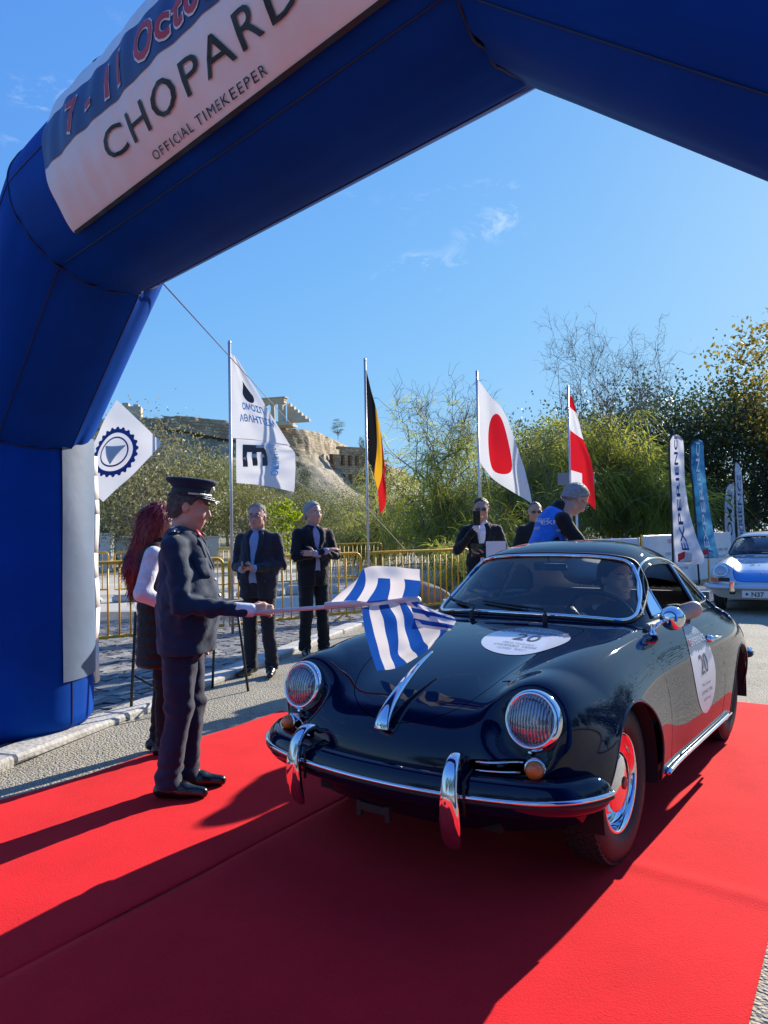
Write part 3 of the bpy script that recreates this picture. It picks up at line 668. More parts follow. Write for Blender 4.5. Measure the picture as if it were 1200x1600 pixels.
door2 = [(.535,.255),(.545,.80),(.40,.88),(.30,.95),(-.50,.95),(-.505,.80),(-.50,.40),(-.47,.30),(-.40,.255)]
door2 = [(.525,.28),(.54,.55),(.53,.80),(.50,.90),(-.49,.905),(-.515,.80),(-.51,.45),(-.49,.34),(-.44,.285),(-.2,.278),(.3,.278)]
indoor = inpoly(door2, C[:, 0], C[:, 2]) & (np.abs(C[:, 1]) > .60)
body = sub('body', V, F_, N0, ~cockpit & ~inhood & ~indoor, M_navy, car)
hood = sub('hood', V, F_, N0, inhood & ~cockpit, M_navy, car)
for s in (1, -1): sub('door', V, F_, N0, indoor & ~cockpit & (np.sign(C[:, 1]) == s), M_navy, car)
doors = [o for o in car.children if o.name.startswith('door')]
hg = curve_on(body_bvh, [(x, y, 2) for x, y in hood2], (0, 0, -1), -.0030)
v, f = tube_geo(hg, .0040, 6, closed=True); mesh('panel_gap', v, f, M_gap, hood)
d3 = smoothpath([p for p in door2], 5, True)
for s, dr in ((1, doors[0]), (-1, doors[1])):
    g = curve_on(body_bvh, [(x, s*3, z) for x, z in d3 if z < .895], (0, -s, 0), -.0030); k0 = max(range(len(g)), key=lambda i: (Vector(g[i])-Vector(g[i-1])).length); g = g[k0:]+g[:k0]
    v, f = tube_geo(g, .0040, 6); mesh('panel_gap', v, f, M_gap, dr)
# rolled arch lips and dark wheel wells
for cx, cz, R in ((1.05, .315, .345), (-1.05, .30, .325)):
    for s in (1, -1):
        pts = []
        for k in range(41):
            t = math.pi*(-.06+1.12*k/40); h = cast(body_bvh, (cx+(R+.006)*math.cos(t), s*3, cz+(R+.006)*math.sin(t)), (0, -s, 0), -.003)
            if h is not None: pts.append((cx+R*math.cos(t), h.y, cz+R*math.sin(t)))
        if len(pts) > 4:
            v, f = tube_geo(pts, .007, 8); mesh('arch_lip', v, f, M_navy, body)
        v = []; nn = 28
        for yy in (s*.80, s*.40):
            for k in range(nn+1): t = math.pi*(-.08+1.16*k/nn); v.append((cx+(R+.002)*math.cos(t), yy-(.03*s if yy == s*.80 else 0), cz+(R+.002)*math.sin(t)))
        f = [(k, k+1, nn+2+k, nn+1+k) for k in range(nn)]+[tuple(range(nn+1, 2*nn+2))]
        mesh('wheel_well', v, f, M_dark, body, False)
MB().box((0, 0, .235), (2.9, 1.02, .05)).box((-.02, 0, .24), (1.36, 1.44, .03)).box((1.5, 0, .27), (.22, .9, .06)).box((-1.6, 0, .32), (.5, .8, .10)).build('floor_pan', M_dark, car)
# greenhouse
P = full(patch(ROOF, 16, 12)); a_, b_ = P.shape[:2]; V = P.reshape(-1, 3); F_ = gridfaces(a_, b_); N1 = vnormals(V, F_)
if N1[np.argmax(V[:, 2]), 2] < 0: N1 = -N1
if (np.cross(V[F_[:, 2]]-V[F_[:, 0]], V[F_[:, 3]]-V[F_[:, 1]])[:, 2].mean()) < 0: F_ = F_[:, ::-1]
roof_bvh = raytree(V, F_); C = V[F_].mean(1)
ws2 = [(0,.930),(.25,.928),(.42,.920),(.53,.912),(.572,.928),(.570,.968),(.543,1.05),(.505,1.125),(.462,1.180),(.395,1.206),(.25,1.222),(0,1.228)]
ws2 = smoothpath(ws2+[(-y, z) for y, z in ws2[::-1][1:-1]], 6, True)
side2 = smoothpath([(.235,.925),(.19,.985),(.115,1.06),(.045,1.12),(-.02,1.150),(-.12,1.168),(-.30,1.172),(-.42,1.165),(-.47,1.155),(-.485,1.05),(-.49,.93),(-.47,.915),(-.2,.912),(.2,.915)], 5, True)
quart2 = smoothpath([(-.545,.925),(-.54,1.05),(-.53,1.135),(-.55,1.148),(-.66,1.13),(-.80,1.07),(-.90,.985),(-.925,.94),(-.91,.918),(-.75,.914),(-.58,.914)], 5, True)
rear2 = [(0,.955),(.25,.957),(.38,.968),(.425,1.01),(.41,1.08),(.365,1.15),(.27,1.19),(0,1.205)]
rear2 = smoothpath(rear2+[(-y, z) for y, z in rear2[::-1][1:-1]], 6, True)
fr = C[:, 0] > .02
in_ws = inpoly(ws2, C[:, 1], C[:, 2]) & fr
in_side = inpoly(side2, C[:, 0], C[:, 2]) & (np.abs(C[:, 1]) > .45) & ~in_ws
in_q = inpoly(quart2, C[:, 0], C[:, 2]) & (np.abs(C[:, 1]) > .42)
in_r = inpoly(rear2, C[:, 1], C[:, 2]) & (C[:, 0] < -.75)
roof = sub('roof', V, F_, N1, ~(in_ws | in_side | in_q | in_r), M_navy, car)
roof.data.materials.append(mat('headliner', (.80, .78, .74), .9)); md = roof.modifiers.new('t', 'SOLIDIFY'); md.thickness = .012; md.offset = -1; md.material_offset = 1
wscr = sub('windscreen', V, F_, N1, in_ws, M_glass, car, .004)
for s in (1, -1): q = sub('quarter_window', V, F_, N1, in_q & (np.sign(C[:, 1]) == s), M_vent, car, .004); \
    v, f = tube_geo(curve_on(roof_bvh, [(x, s*3, z) for x, z in quart2], (0, -s, 0), .002), .008, 8, closed=True); mesh('window_trim', v, f, M_chrome, q)
rw = sub('rear_window', V, F_, N1, in_r, M_glass, car, .004)
v, f = tube_geo(curve_on(roof_bvh, [(-3, y, z) for y, z in rear2], (1, 0, 0), .002), .009, 8, closed=True); mesh('window_trim', v, f, M_rubber, rw)
wsp = curve_on(roof_bvh, [(3, y, z) for y, z in ws2], (-1, 0, 0), .004)
v, f = tube_geo(wsp, .0105, 10, closed=True); mesh('window_trim', v, f, M_chrome, wscr)
def scale2(P_, k): c = np.array(P_).mean(0); return (np.array(P_)-c)*k+c
v, f = tube_geo(curve_on(roof_bvh, [(3, y, z) for y, z in scale2(ws2, np.array([1.028, 1.07]))], (-1, 0, 0), .001), .0095, 8, closed=True); mesh('rubber_seal', v, f, M_rubber, wscr)
for s, dr in ((1, doors[0]), (-1, doors[1])):
    v, f = tube_geo(curve_on(roof_bvh, [(x, s*3, z) for x, z in side2], (0, -s, 0), .001), .009, 8, closed=True); mesh('window_frame', v, f, M_navy, dr)
    dp = curve_on(roof_bvh, [(x, s*3, z) for x, z in smoothpath([(.30,.93),(.22,1.01),(.13,1.085),(.05,1.145),(-.05,1.182),(-.2,1.200),(-.4,1.196),(-.6,1.165),(-.8,1.095),(-.95,.99)], 5)], (0, -s, 0), .004)
    v, f = tube_geo(dp, .0065, 8); mesh('drip_rail', v, f, M_chrome, roof)
    # hinged vent window with its chrome frame, opened outwards
    wp = [(.225,.925),(.185,.985),(.115,1.055),(.045,1.110),(.055,1.05),(.06,.925)]
    base = [cast(roof_bvh, (x, s*3, z), (0, -s, 0), .0) for x, z in wp]
    hx = Vector(base[3])+(Vector(base[5])-Vector(base[3]))*.0; ax_ = (Vector(base[3])-Vector(base[5])).normalized()
    Rv = Matrix.Rotation(-s*.25, 4, ax_); base = [base[5]+Rv @ (Vector(p_)-base[5]) for p_ in base]
    vw = mesh('vent_window', base, [tuple(range(6))], M_vent, dr, False)
    v, f = tube_geo(base, .006, 6, closed=True); mesh('vent_frame', v, f, M_chrome, vw)
    v, f = tube_geo(curve_on(roof_bvh, [(x, s*3, .914) for x in np.linspace(.22, -.47, 14)], (0, -s, 0), .006), .007, 8); mesh('belt_trim', v, f, M_chrome, dr)
for s in (1, -1): sub('far_side_glass', V, F_, N1, in_side & (np.sign(C[:, 1]) == -1), M_vent, doors[1], .004) if s == -1 else None
# headlamps
for c in HL:
    H = bpy.data.objects.new('headlight', None); COL.objects.link(H); H.parent = car
    R = (HD.to_track_quat('Z', 'Y')).to_matrix().to_4x4(); H.matrix_local = Matrix.Translation(c) @ R
    MB().lathe([(HR*.86, .016), (HR*.90, .026), (HR*.97, .026), (HR*1.05, .016), (HR*1.09, .0), (HR*1.10, -.018), (HR*1.06, -.022)], 56).build('rim', M_chrome, H, True)
    MB().lathe([(HR*.88*math.sin(t), .017+.042*(math.cos(t)-0.0)) for t in np.linspace(math.pi/2, .02, 14)], 48).build('lens', M_lamp, H, True)
    MB().lathe([(HR*.88, .015), (HR*.86, -.002), (HR*.72, -.030), (HR*.45, -.055), (HR*.16, -.064), (.0005, -.064)], 40).build('reflector', M_refl, H, True)
    MB().lathe([(.016, -.064), (.017, -.02), (.013, -.008), (.0005, -.006)], 16).build('bulb', mat('bulb_glass', (.7, .7, .72), .1, .4), H, True)
    MB().box((0, -HR*1.10, .004), (.016, .010, .012), bev=.002).build('rim_screw', M_chrome, H)
# front bumper: painted blade, chrome and rubber strip
bp = np.array([-.045, 0])+smoothpath([(1.50,.822),(1.55,.815),(1.62,.785),(1.70,.725),(1.785,.60),(1.845,.40),(1.875,.2),(1.885,0),(1.875,-.2),(1.845,-.40),(1.785,-.60),(1.70,-.725),(1.62,-.785),(1.55,-.815),(1.50,-.822)], 7)
tg = np.gradient(bp, axis=0); tg /= np.linalg.norm(tg, axis=1, keepdims=True); nrm = np.stack([-tg[:, 1], tg[:, 0]], 1); nrm *= np.sign((nrm*(bp-np.array([1.0, 0]))).sum(1))[:, None]
sec = smoothpath([(-.085,.052),(-.045,.064),(-.012,.052),(.006,.024),(.012,-.005),(.008,-.035),(-.012,-.058),(-.05,-.064),(-.06,-.05),(-.03,-.03),(-.025,.02),(-.07,.035)], 3, True)
def bumper(secp, z0, endk=.12):
    rings = []
    for i, (p_, n_) in enumerate(zip(bp, nrm)):
        e = min(i, len(bp)-1-i)/(len(bp)*endk); k = min(1, .25+.75*math.sqrt(max(0, 1-(1-min(e, 1))**2)))
        rings.append([(p_[0]+n_[0]*o*k, p_[1]+n_[1]*o*k, z0+z*k) for o, z in secp])
    return loft(rings)
BZ = .425
bmp = mesh('front_bumper', *bumper(sec, BZ), M_navy, car)
for nm, o_, z_, rr, mm, fl in (('chrome_strip', .0155, .004, .0095, M_chrome, 1), ('rubber_strip', .014, -.010, .0085, M_rubber, 1)):
    pts = [(p_[0]+n_[0]*o_, p_[1]+n_[1]*o_, BZ+z_) for p_, n_ in zip(bp[3:-3], nrm[3:-3])]; v, f = tube_geo(pts, rr, 8); mesh(nm, v, f, mm, bmp)
# bumper overriders
for s in (1, -1):
    y0 = s*.365; path = smoothpath([(-.10,.525,.016,.010),(-.065,.552,.022,.015),(-.02,.548,.026,.018),(.016,.512,.029,.021),(.032,.455,.033,.023),(.037,.40,.037,.024),(.032,.335,.039,.023),(.016,.275,.035,.018),(.002,.248,.022,.010)], 4)
    rings = []; i0 = np.argmin(abs(bp[:, 1]-y0)); base = bp[i0]; n_ = nrm[i0]; t_ = np.array([-n_[1], n_[0]])
    dz = np.gradient(path[:, :2], axis=0); dz /= np.linalg.norm(dz, axis=1, keepdims=True)
    for k in range(len(path)):
        o_, z_, hw, th = path[k]; nx = np.array([-dz[k, 1], dz[k, 0]])   # in-plane normal (o,z)
        ring_ = []
        for q in range(16):
            t = 2*math.pi*q/16; cw = math.copysign(abs(math.cos(t))**.75, math.cos(t))*hw; ct = math.copysign(abs(math.sin(t))**.8, math.sin(t))*th; oo = o_+nx[0]*ct+.012; zz = z_+nx[1]*ct
            ring_.append((base[0]+n_[0]*oo+t_[0]*cw, base[1]+n_[1]*oo+t_[1]*cw, zz))
        rings.append(ring_)
    ov = mesh('overrider', *loft(rings), M_chrome, bmp)
    rb = [(base[0]+n_[0]*(.004+o_)+t_[0]*w_, base[1]+n_[1]*(.004+o_)+t_[1]*w_, z_) for o_, z_, w_ in ((.02, BZ-.06, .046), (.02, BZ+.06, .046), (-.09, BZ+.075, .046))]
    v, f = tube_geo(rb, .006, 6); mesh('rubber_gasket', v, f, M_rubber, bmp)
# number plate bracket, horn grilles, indicators
MB().box((1.80, 0, .30), (.02, .12, .03)).box((1.80, .07, .29), (.02, .02, .06)).box((1.80, -.07, .29), (.02, .02, .06)).build('plate_bracket', M_rubber, car)
for s in (1, -1):
    g = MB(); yc = s*.485; sl = []
    for k, dz in enumerate((.014, -.014)):
        pts = curve_on(body_bvh, [(3, yc+u*.075, .512+dz) for u in np.linspace(-1, 1, 9)], (-1, 0, 0), .004); v, f = tube_geo(pts, .0045, 8); sl.append((v, f))
    Vd, Fd = [], []
    gx = smoothpath([(-.085,-.022),(.085,-.022),(.095,0),(.085,.022),(-.085,.022),(-.095,0)], 5, True); gv = [(0, 0)]+[tuple(p_) for p_ in gx]; gf = [(0, 1+i, 1+(i+1) % len(gx)) for i in range(len(gx))]
    gr = decal(body_bvh, gv, gf, lambda u, w_: (3, yc+u, .512+w_), (-1, 0, 0), .0015, 'horn_grille', M_gap, car)
    for v, f in sl: mesh('grille_bar', v, f, M_chrome, gr)
    c = cast(body_bvh, (3, s*.605, .512), (-1, 0, 0), 0); ind = bpy.data.objects.new('indicator', None); COL.objects.link(ind); ind.parent = car
    ind.matrix_local = Matrix.Translation(c) @ Vector((1, s*.35, .05)).normalized().to_track_quat('Z', 'Y').to_matrix().to_4x4()
    MB().lathe([(.040, -.03), (.040, .012), (.037, .018), (.032, .018)], 28).build('chrome_base', M_chrome, ind, True)
    MB().lathe([(.034, .014), (.034, .030), (.028, .044), (.015, .052), (.0005, .054)], 28).build('amber_lens', M_amber, ind, True)
# hood handle with crest
hp = [(1.742, .592, .037, .020), (1.732, .625, .035, .020), (1.69, .672, .028, .019), (1.62, .722, .021, .017), (1.53, .775, .016, .013), (1.45, .812, .011, .009), (1.36, .846, .005, .004)]
hp = smoothpath(hp, 5); dz = np.gradient(hp[:, :2], axis=0); dz /= np.linalg.norm(dz, axis=1, keepdims=True); rings = []
for (x, z, hw, th), d_ in zip(hp, dz):
    nx = (-d_[1], d_[0]); nx = nx if nx[1] > 0 else (-nx[0], -nx[1])
    rings.append([(x+nx[0]*math.sin(t)*th, math.cos(t)*hw, z+nx[1]*math.sin(t)*th) for t in np.linspace(0, 2*math.pi, 17)[:-1]])
hh = mesh('hood_handle', *loft(rings), M_chrome, car)
v, f = disc2(3, 14); 
MB().box((0, 0, 0), (.004, .022, .028), M=Matrix.Translation((1.752, 0, .622)) @ Matrix.Rotation(-.42, 4, 'Y'), bev=.0015).build('crest', mat('crest_gold', (.30, .22, .08), .35, .8), hh)
# sill trims, door handles, mirror, wipers
for s, dr in ((1, doors[0]), (-1, doors[1])):
    pts = curve_on(body_bvh, [(x, s*3, .262) for x in np.linspace(.64, -.66, 22)], (0, -s, 0), .007)
    tr = MB().tube(pts, .017, 10, flat=.6).build('sill_trim', M_chrome, car, True)
    v, f = tube_geo([p_+Vector((0, s*.011, 0)) for p_ in pts], .005, 6); mesh('rubber_insert', v, f, M_rubber, tr)
    c = cast(body_bvh, (-.38, s*3, .745), (0, -s, 0), 0)
    MB().tube(smoothpath([c+Vector((.055, -s*.004, .0)), c+Vector((.05, s*.03, .004)), c+Vector((.0, s*.036, .006)), c+Vector((-.06, s*.033, .002)), c+Vector((-.085, s*.028, -.004))], 4), .011, 8).lathe([(.022, -.004), (.02, .012), (.012, .03), (.0005, .032)], 16, Matrix.Translation(c+Vector((.055, 0, 0))) @ Matrix.Rotation(-s*math.pi/2, 4, 'X')).build('door_handle', M_chrome, dr, True)
c = cast(body_bvh, (.40, .675, 3), (0, 0, -1), 0)
mr = MB().lathe([(.022, 0), (.02, .012), (.012, .02), (.0105, .05)], 16, Matrix.Translation(c)).tube([c+Vector((0, 0, .02)), c+Vector((-.03, .02, .05)), c+Vector((-.09, .05, .07))], .0095, 8)
mr.lathe([(.0005, .045), (.03, .040), (.050, .026), (.060, .006), (.062, -.012), (.058, -.02), (.0005, -.02)], 32, Matrix.Translation(c+Vector((-.11, .065, .072))) @ Matrix.Rotation(rad(90), 4, 'Y') @ Matrix.Scale(1, 4))
mr.build('wing_mirror', M_chrome, doors[0], True)
for yb, ye, zb, ze in ((.19, -.22, .94, .97), (-.24, -.56, .94, .972)):
    a0 = cast(body_bvh, (.585, yb, 3), (0, 0, -1), 0); b0 = a0+Vector((-.01, 0, .04))
    mid = [cast(roof_bvh, (3, yb+(ye-yb)*u, zb+(ze-zb)*u), (-1, 0, 0), .022) for u in (.1, .4, .7)]
    bl = [cast(roof_bvh, (3, yb+(ye-yb)*u, zb+(ze-zb)*u+.004), (-1, 0, 0), .010) for u in np.linspace(.35, 1.06, 9)]
    wi = MB().lathe([(.014, -.01), (.014, .03), (.010, .042), (.0005, .044)], 12, Matrix.Translation(a0)).tube([b0]+mid, [.006, .006, .005, .004], 6).build('wiper', M_rubber, wscr, True)
    v, f = tube_geo([b_ for b_ in bl if b_ is not None], .006, 6); mesh('wiper_blade', v, f, M_rubber, wscr)
# wheels
for x in (1.05, -1.05):
    for s in (1, -1): make_wheel(car, x, s*(.653 if x > 0 else .640), .322, .200, .165, s)
# rear bumper with overrider
rp = smoothpath([(-1.78,.70),(-1.88,.69),(-2.0,.62),(-2.08,.5),(-2.13,.2),(-2.14,0),(-2.13,-.2),(-2.08,-.5),(-2.0,-.62),(-1.88,-.69),(-1.78,-.70)], 5)
v, f = tube_geo([(x, y, .44) for x, y in rp], .05, 10, flat=.5); rbm = mesh('rear_bumper', v, f, M_navy, car)
for s in (1, -1): MB().tube(smoothpath([(-2.06, s*.52, .60), (-2.14, s*.52, .58), (-2.17, s*.52, .48), (-2.15, s*.52, .36)], 4), .034, 10).build('rear_overrider', M_chrome, rbm, True)
for s in (1, -1): MB().tube(smoothpath([(-1.82, s*.70, .455), (-1.88, s*.705, .45), (-1.95, s*.67, .44)], 4), .03, 10).build('bumper_tip', M_chrome, rbm, True)
# stickers: round start number on hood and door
M_stw = mat('sticker_white', (.72, .72, .78), .3, coat=.5); M_stg = mat('sticker_slate', (.13, .15, .22), .35, coat=.5); M_ink = mat('sticker_ink', (.06, .065, .09), .4); M_inkr = mat('sticker_red', (.55, .05, .06), .4)
def start_number(xf, d, parent, rx, ry, txt='20'):
    V2, F2 = disc2(12, 56); V2 = [(x*rx, y*ry) for x, y in V2]
    cut = ry*.42
    low = [f for f in F2 if sum(V2[i][1] for i in f)/len(f) <= cut]; top = [f for f in F2 if sum(V2[i][1] for i in f)/len(f) > cut]
    st = decal(body_bvh, V2, low, xf, d, .0022, 'number_sticker', M_stw, parent); decal(body_bvh, V2, top, xf, d, .0022, 'sticker_top', M_stg, st)
    def tx(s_, size, x0, y0, m, w_=None):
        T, TF = text_geo(s_, size, 'CENTER'); 
        decal(body_bvh, [(x+x0, y+y0) for x, y, _ in T], TF, xf, d, .0044, 'print', m, st)
    tx(txt, ry*.62, 0, -ry*.10, M_ink); tx('EXPERIENCE', rx*.24, rx*.08, ry*.56, M_stw); tx('1000', rx*.17, -rx*.62, ry*.58, M_inkr); tx('GREECE', rx*.15, rx*.2, ry*.76, M_stw)
    tx('Official Timekeeper', rx*.10, 0, -ry*.36, M_ink); tx('CHOPARD  OMAE', rx*.13, 0, -ry*.54, M_ink); tx('CLASSIC  RALLY', rx*.10, 0, -ry*.70, M_ink)
start_number(lambda u, v_: (.93-v_, .245+u, 3), (0, 0, -1), hood, .205, .215)
start_number(lambda u, v_: (-.10-u, 3, .615+v_), (0, -1, 0), doors[0], .205, .235)
# cabin
M_trim = mat('cabin_grey', (.26, .25, .235), .7, bump=.2, bscale=60); M_leath = mat('seat_leather', (.12, .09, .075), .45, bump=.2, bscale=40)
MB().box((-.3, 0, .30), (1.35, 1.16, .06)).build('cabin_floor', M_trim, car)
dsh = [[(x, y, z) for x, z in ((.37, .905), (.28, .912), (.235, .885), (.235, .76), (.30, .72), (.37, .75))] for y in np.linspace(-.6, .6, 9)]
mesh('dashboard', *loft(dsh), M_navy, car)
for s in (1, -1): MB().box((-.08, s*.645, .66), (.95, .03, .48), bev=.01).box((-.80, s*.62, .62), (.5, .03, .52), bev=.01).build('door_card', M_trim, car)
for s in (1, -1):
    sb_ = MB().box((0, 0, 0), (.12, .46, .50), M=Matrix.Translation((-.52, s*.31, .62)) @ Matrix.Rotation(-.22, 4, 'Y'), bev=.05).build('seat_back', M_leath, car, True)
    MB().box((-.22, s*.31, .38), (.5, .46, .12), bev=.05).build('seat_cushion', M_leath, car, True)
MB().box((-.95, 0, .62), (.30, 1.1, .20), bev=.04).box((-1.08, 0, .60), (.04, 1.24, .70)).box((-1.22, 0, .90), (.30, 1.1, .02)).build('parcel_shelf', M_trim, car)
for s in (1, -1): MB().box((-.55, s*.605, .60), (1.15, .02, .62)).build('side_lining', M_trim, car)
MB().box((.40, 0, .58), (.02, 1.2, .60)).build('bulkhead', M_trim, car)
SW = Vector((.10, .31, .86)); RW = Matrix.Translation(SW) @ Matrix.Rotation(rad(-62), 4, 'Y')
stw = MB(); stw.tube([tuple(RW @ Vector((.195*math.cos(t), .195*math.sin(t), 0))) for t in np.linspace(0, 2*math.pi, 41)[:-1]], .011, 8, closed=True)
for t in (.0, math.pi): stw.tube([tuple(RW @ Vector((.19*math.sin(t+.0)+0*math.cos(t), .19*math.cos(t), 0))), tuple(RW @ Vector((0, 0, -.03)))], .008, 6)
stw.lathe([(.04, -.05), (.045, -.02), (.03, .0), (.0005, .004)], 20, RW); stw.build('steering_wheel', mat('wheel_rim_black', (.015, .013, .012), .35), car, True)
mr2 = MB(); mr2.box((0, 0, 0), (.02, .21, .055), M=Matrix.Translation((.07, 0, 1.165)) @ Matrix.Rotation(.2, 4, 'Y'), bev=.012); mr2.tube([(.08, 0, 1.19), (.10, 0, 1.225)], .006, 6); mr2.build('rear_view_mirror', mat('mirror_back', (.45, .55, .62), .12, .9), car, True)
# ---------------------------------------------------------------- people (signed-distance bodies, clothes as children)
def skin(n, c): return mat(n, c, .5, var=.12, vscale=14, bump=.12, bscale=120, spec=.4)
M_sk = skin('skin_light', (.50, .27, .19)); M_sk2 = skin('skin_tan', (.50, .27, .18)); M_sk3 = skin('skin_rosy', (.62, .32, .24))
def cloth_m(n, c, r=.8, var=.18, bump=.35, bs=35, sheen=.15): return mat(n, c, r, var=var, vscale=18, bump=bump, bscale=bs, sheen=sheen, spec=.25)
M_uni = cloth_m('uniform_navy', (.010, .027, .066), bump=.15, var=.1); M_unitr = cloth_m('uniform_trousers', (.014, .021, .052), bump=.15, var=.1); M_suit = cloth_m('suit_charcoal', (.022, .024, .034)); M_suit2 = cloth_m('suit_black', (.008, .008, .012)); M_grey = cloth_m('trousers_grey', (.020, .020, .026))
M_shirtb = cloth_m('shirt_blue', (.26, .38, .56)); M_shirtw = cloth_m('shirt_white', (.72, .72, .80)); M_shirtl = cloth_m('shirt_lilac', (.34, .33, .50)); M_shoe = mat('shoe_leather', (.008, .008, .009), .25, coat=.4, bump=.1)
M_puff = cloth_m('puffer_black', (.010, .010, .013), .5); M_vest = cloth_m('vest_blue', (.02, .16, .62), .6); M_pink = cloth_m('shirt_pink', (.62, .30, .36)); M_tee = cloth_m('tee_black', (.012, .012, .016))
M_hair_d = mat('hair_dark', (.012, .009, .008), .45, bump=.8, bscale=70); M_hair_g = mat('hair_grey', (.27, .26, .25), .7, var=.25, vscale=60, bump=.25, bscale=200); M_hair_sp = mat('hair_greying', (.10, .09, .085), .5, var=.5, vscale=40, bump=.9, bscale=80); M_hair_r = mat('hair_red', (.17, .012, .022), .36, var=.5, vscale=30, bump=1., bscale=60)
M_eye = mat('eye_white', (.7, .68, .65), .2); M_iris = mat('eye_dark', (.02, .012, .01), .1); M_sung = mat('lens_black', (.005, .005, .006), .05, coat=1); M_lip = skin('lips', (.36, .13, .11)); M_brow = mat('brow', (.03, .022, .018), .7)
M_phone = mat('phone_black', (.006, .006, .007), .15, coat=.8)
Rz3 = lambda a: np.array([[math.cos(a), -math.sin(a), 0], [math.sin(a), math.cos(a), 0], [0, 0, 1.]])
Rx3 = lambda a: np.array([[1., 0, 0], [0, math.cos(a), -math.sin(a)], [0, math.sin(a), math.cos(a)]])
Ry3 = lambda a: np.array([[math.cos(a), 0, math.sin(a)], [0, 1., 0], [-math.sin(a), 0, math.cos(a)]])
def hand_prims(w, d, nrm, side, curl, spread=.10, thumb=.5, sc=1.):
    'wrist w, direction d of the knuckles, palm normal nrm, side=+1 when the thumb lies along d x nrm; returns round cones'
    d = np.array(d, float); d /= np.linalg.norm(d); nrm = np.array(nrm, float); nrm -= d*(nrm@d); nrm /= np.linalg.norm(nrm); t = np.cross(d, nrm)*side; w = np.array(w, float); out = []
    for k in (-1.2, -.4, .4, 1.2): out.append((w+d*.012*sc+t*k*.012*sc, w+d*.082*sc+t*k*.019*sc, .0150*sc, .0125*sc, .012))
    L_ = ((.040, .026, .021), (.045, .030, .023), (.042, .028, .022), (.032, .021, .018))
    for i, k in enumerate((1.25, .42, -.42, -1.22)):
        b = w+d*.084*sc+t*k*.0195*sc; a = curl*.55; f = d*math.cos(a)+nrm*math.sin(a)+t*k*spread*.5
        for s_, ln in enumerate(L_[i]):
            f = f/np.linalg.norm(f); e = b+f*ln*sc; out.append((b, e, (.0100-.0011*s_)*sc, (.0093-.0012*s_)*sc, .003)); b = e; a += curl*(.75 if s_ == 0 else .6); f = d*math.cos(a)+nrm*math.sin(a)+t*k*spread*.3
    b = w+d*.022*sc+t*.020*sc; f = d*.55+t*(.9-.5*thumb)+nrm*.55*thumb
    for s_, ln in enumerate((.042, .032, .026)):
        f = f/np.linalg.norm(f); e = b+f*ln*sc; out.append((b, e, (.0145-.002*s_)*sc, (.0125-.002*s_)*sc, .008)); b = e; f = f+(d*.45+nrm*.35*thumb-t*.35*thumb)
    return out
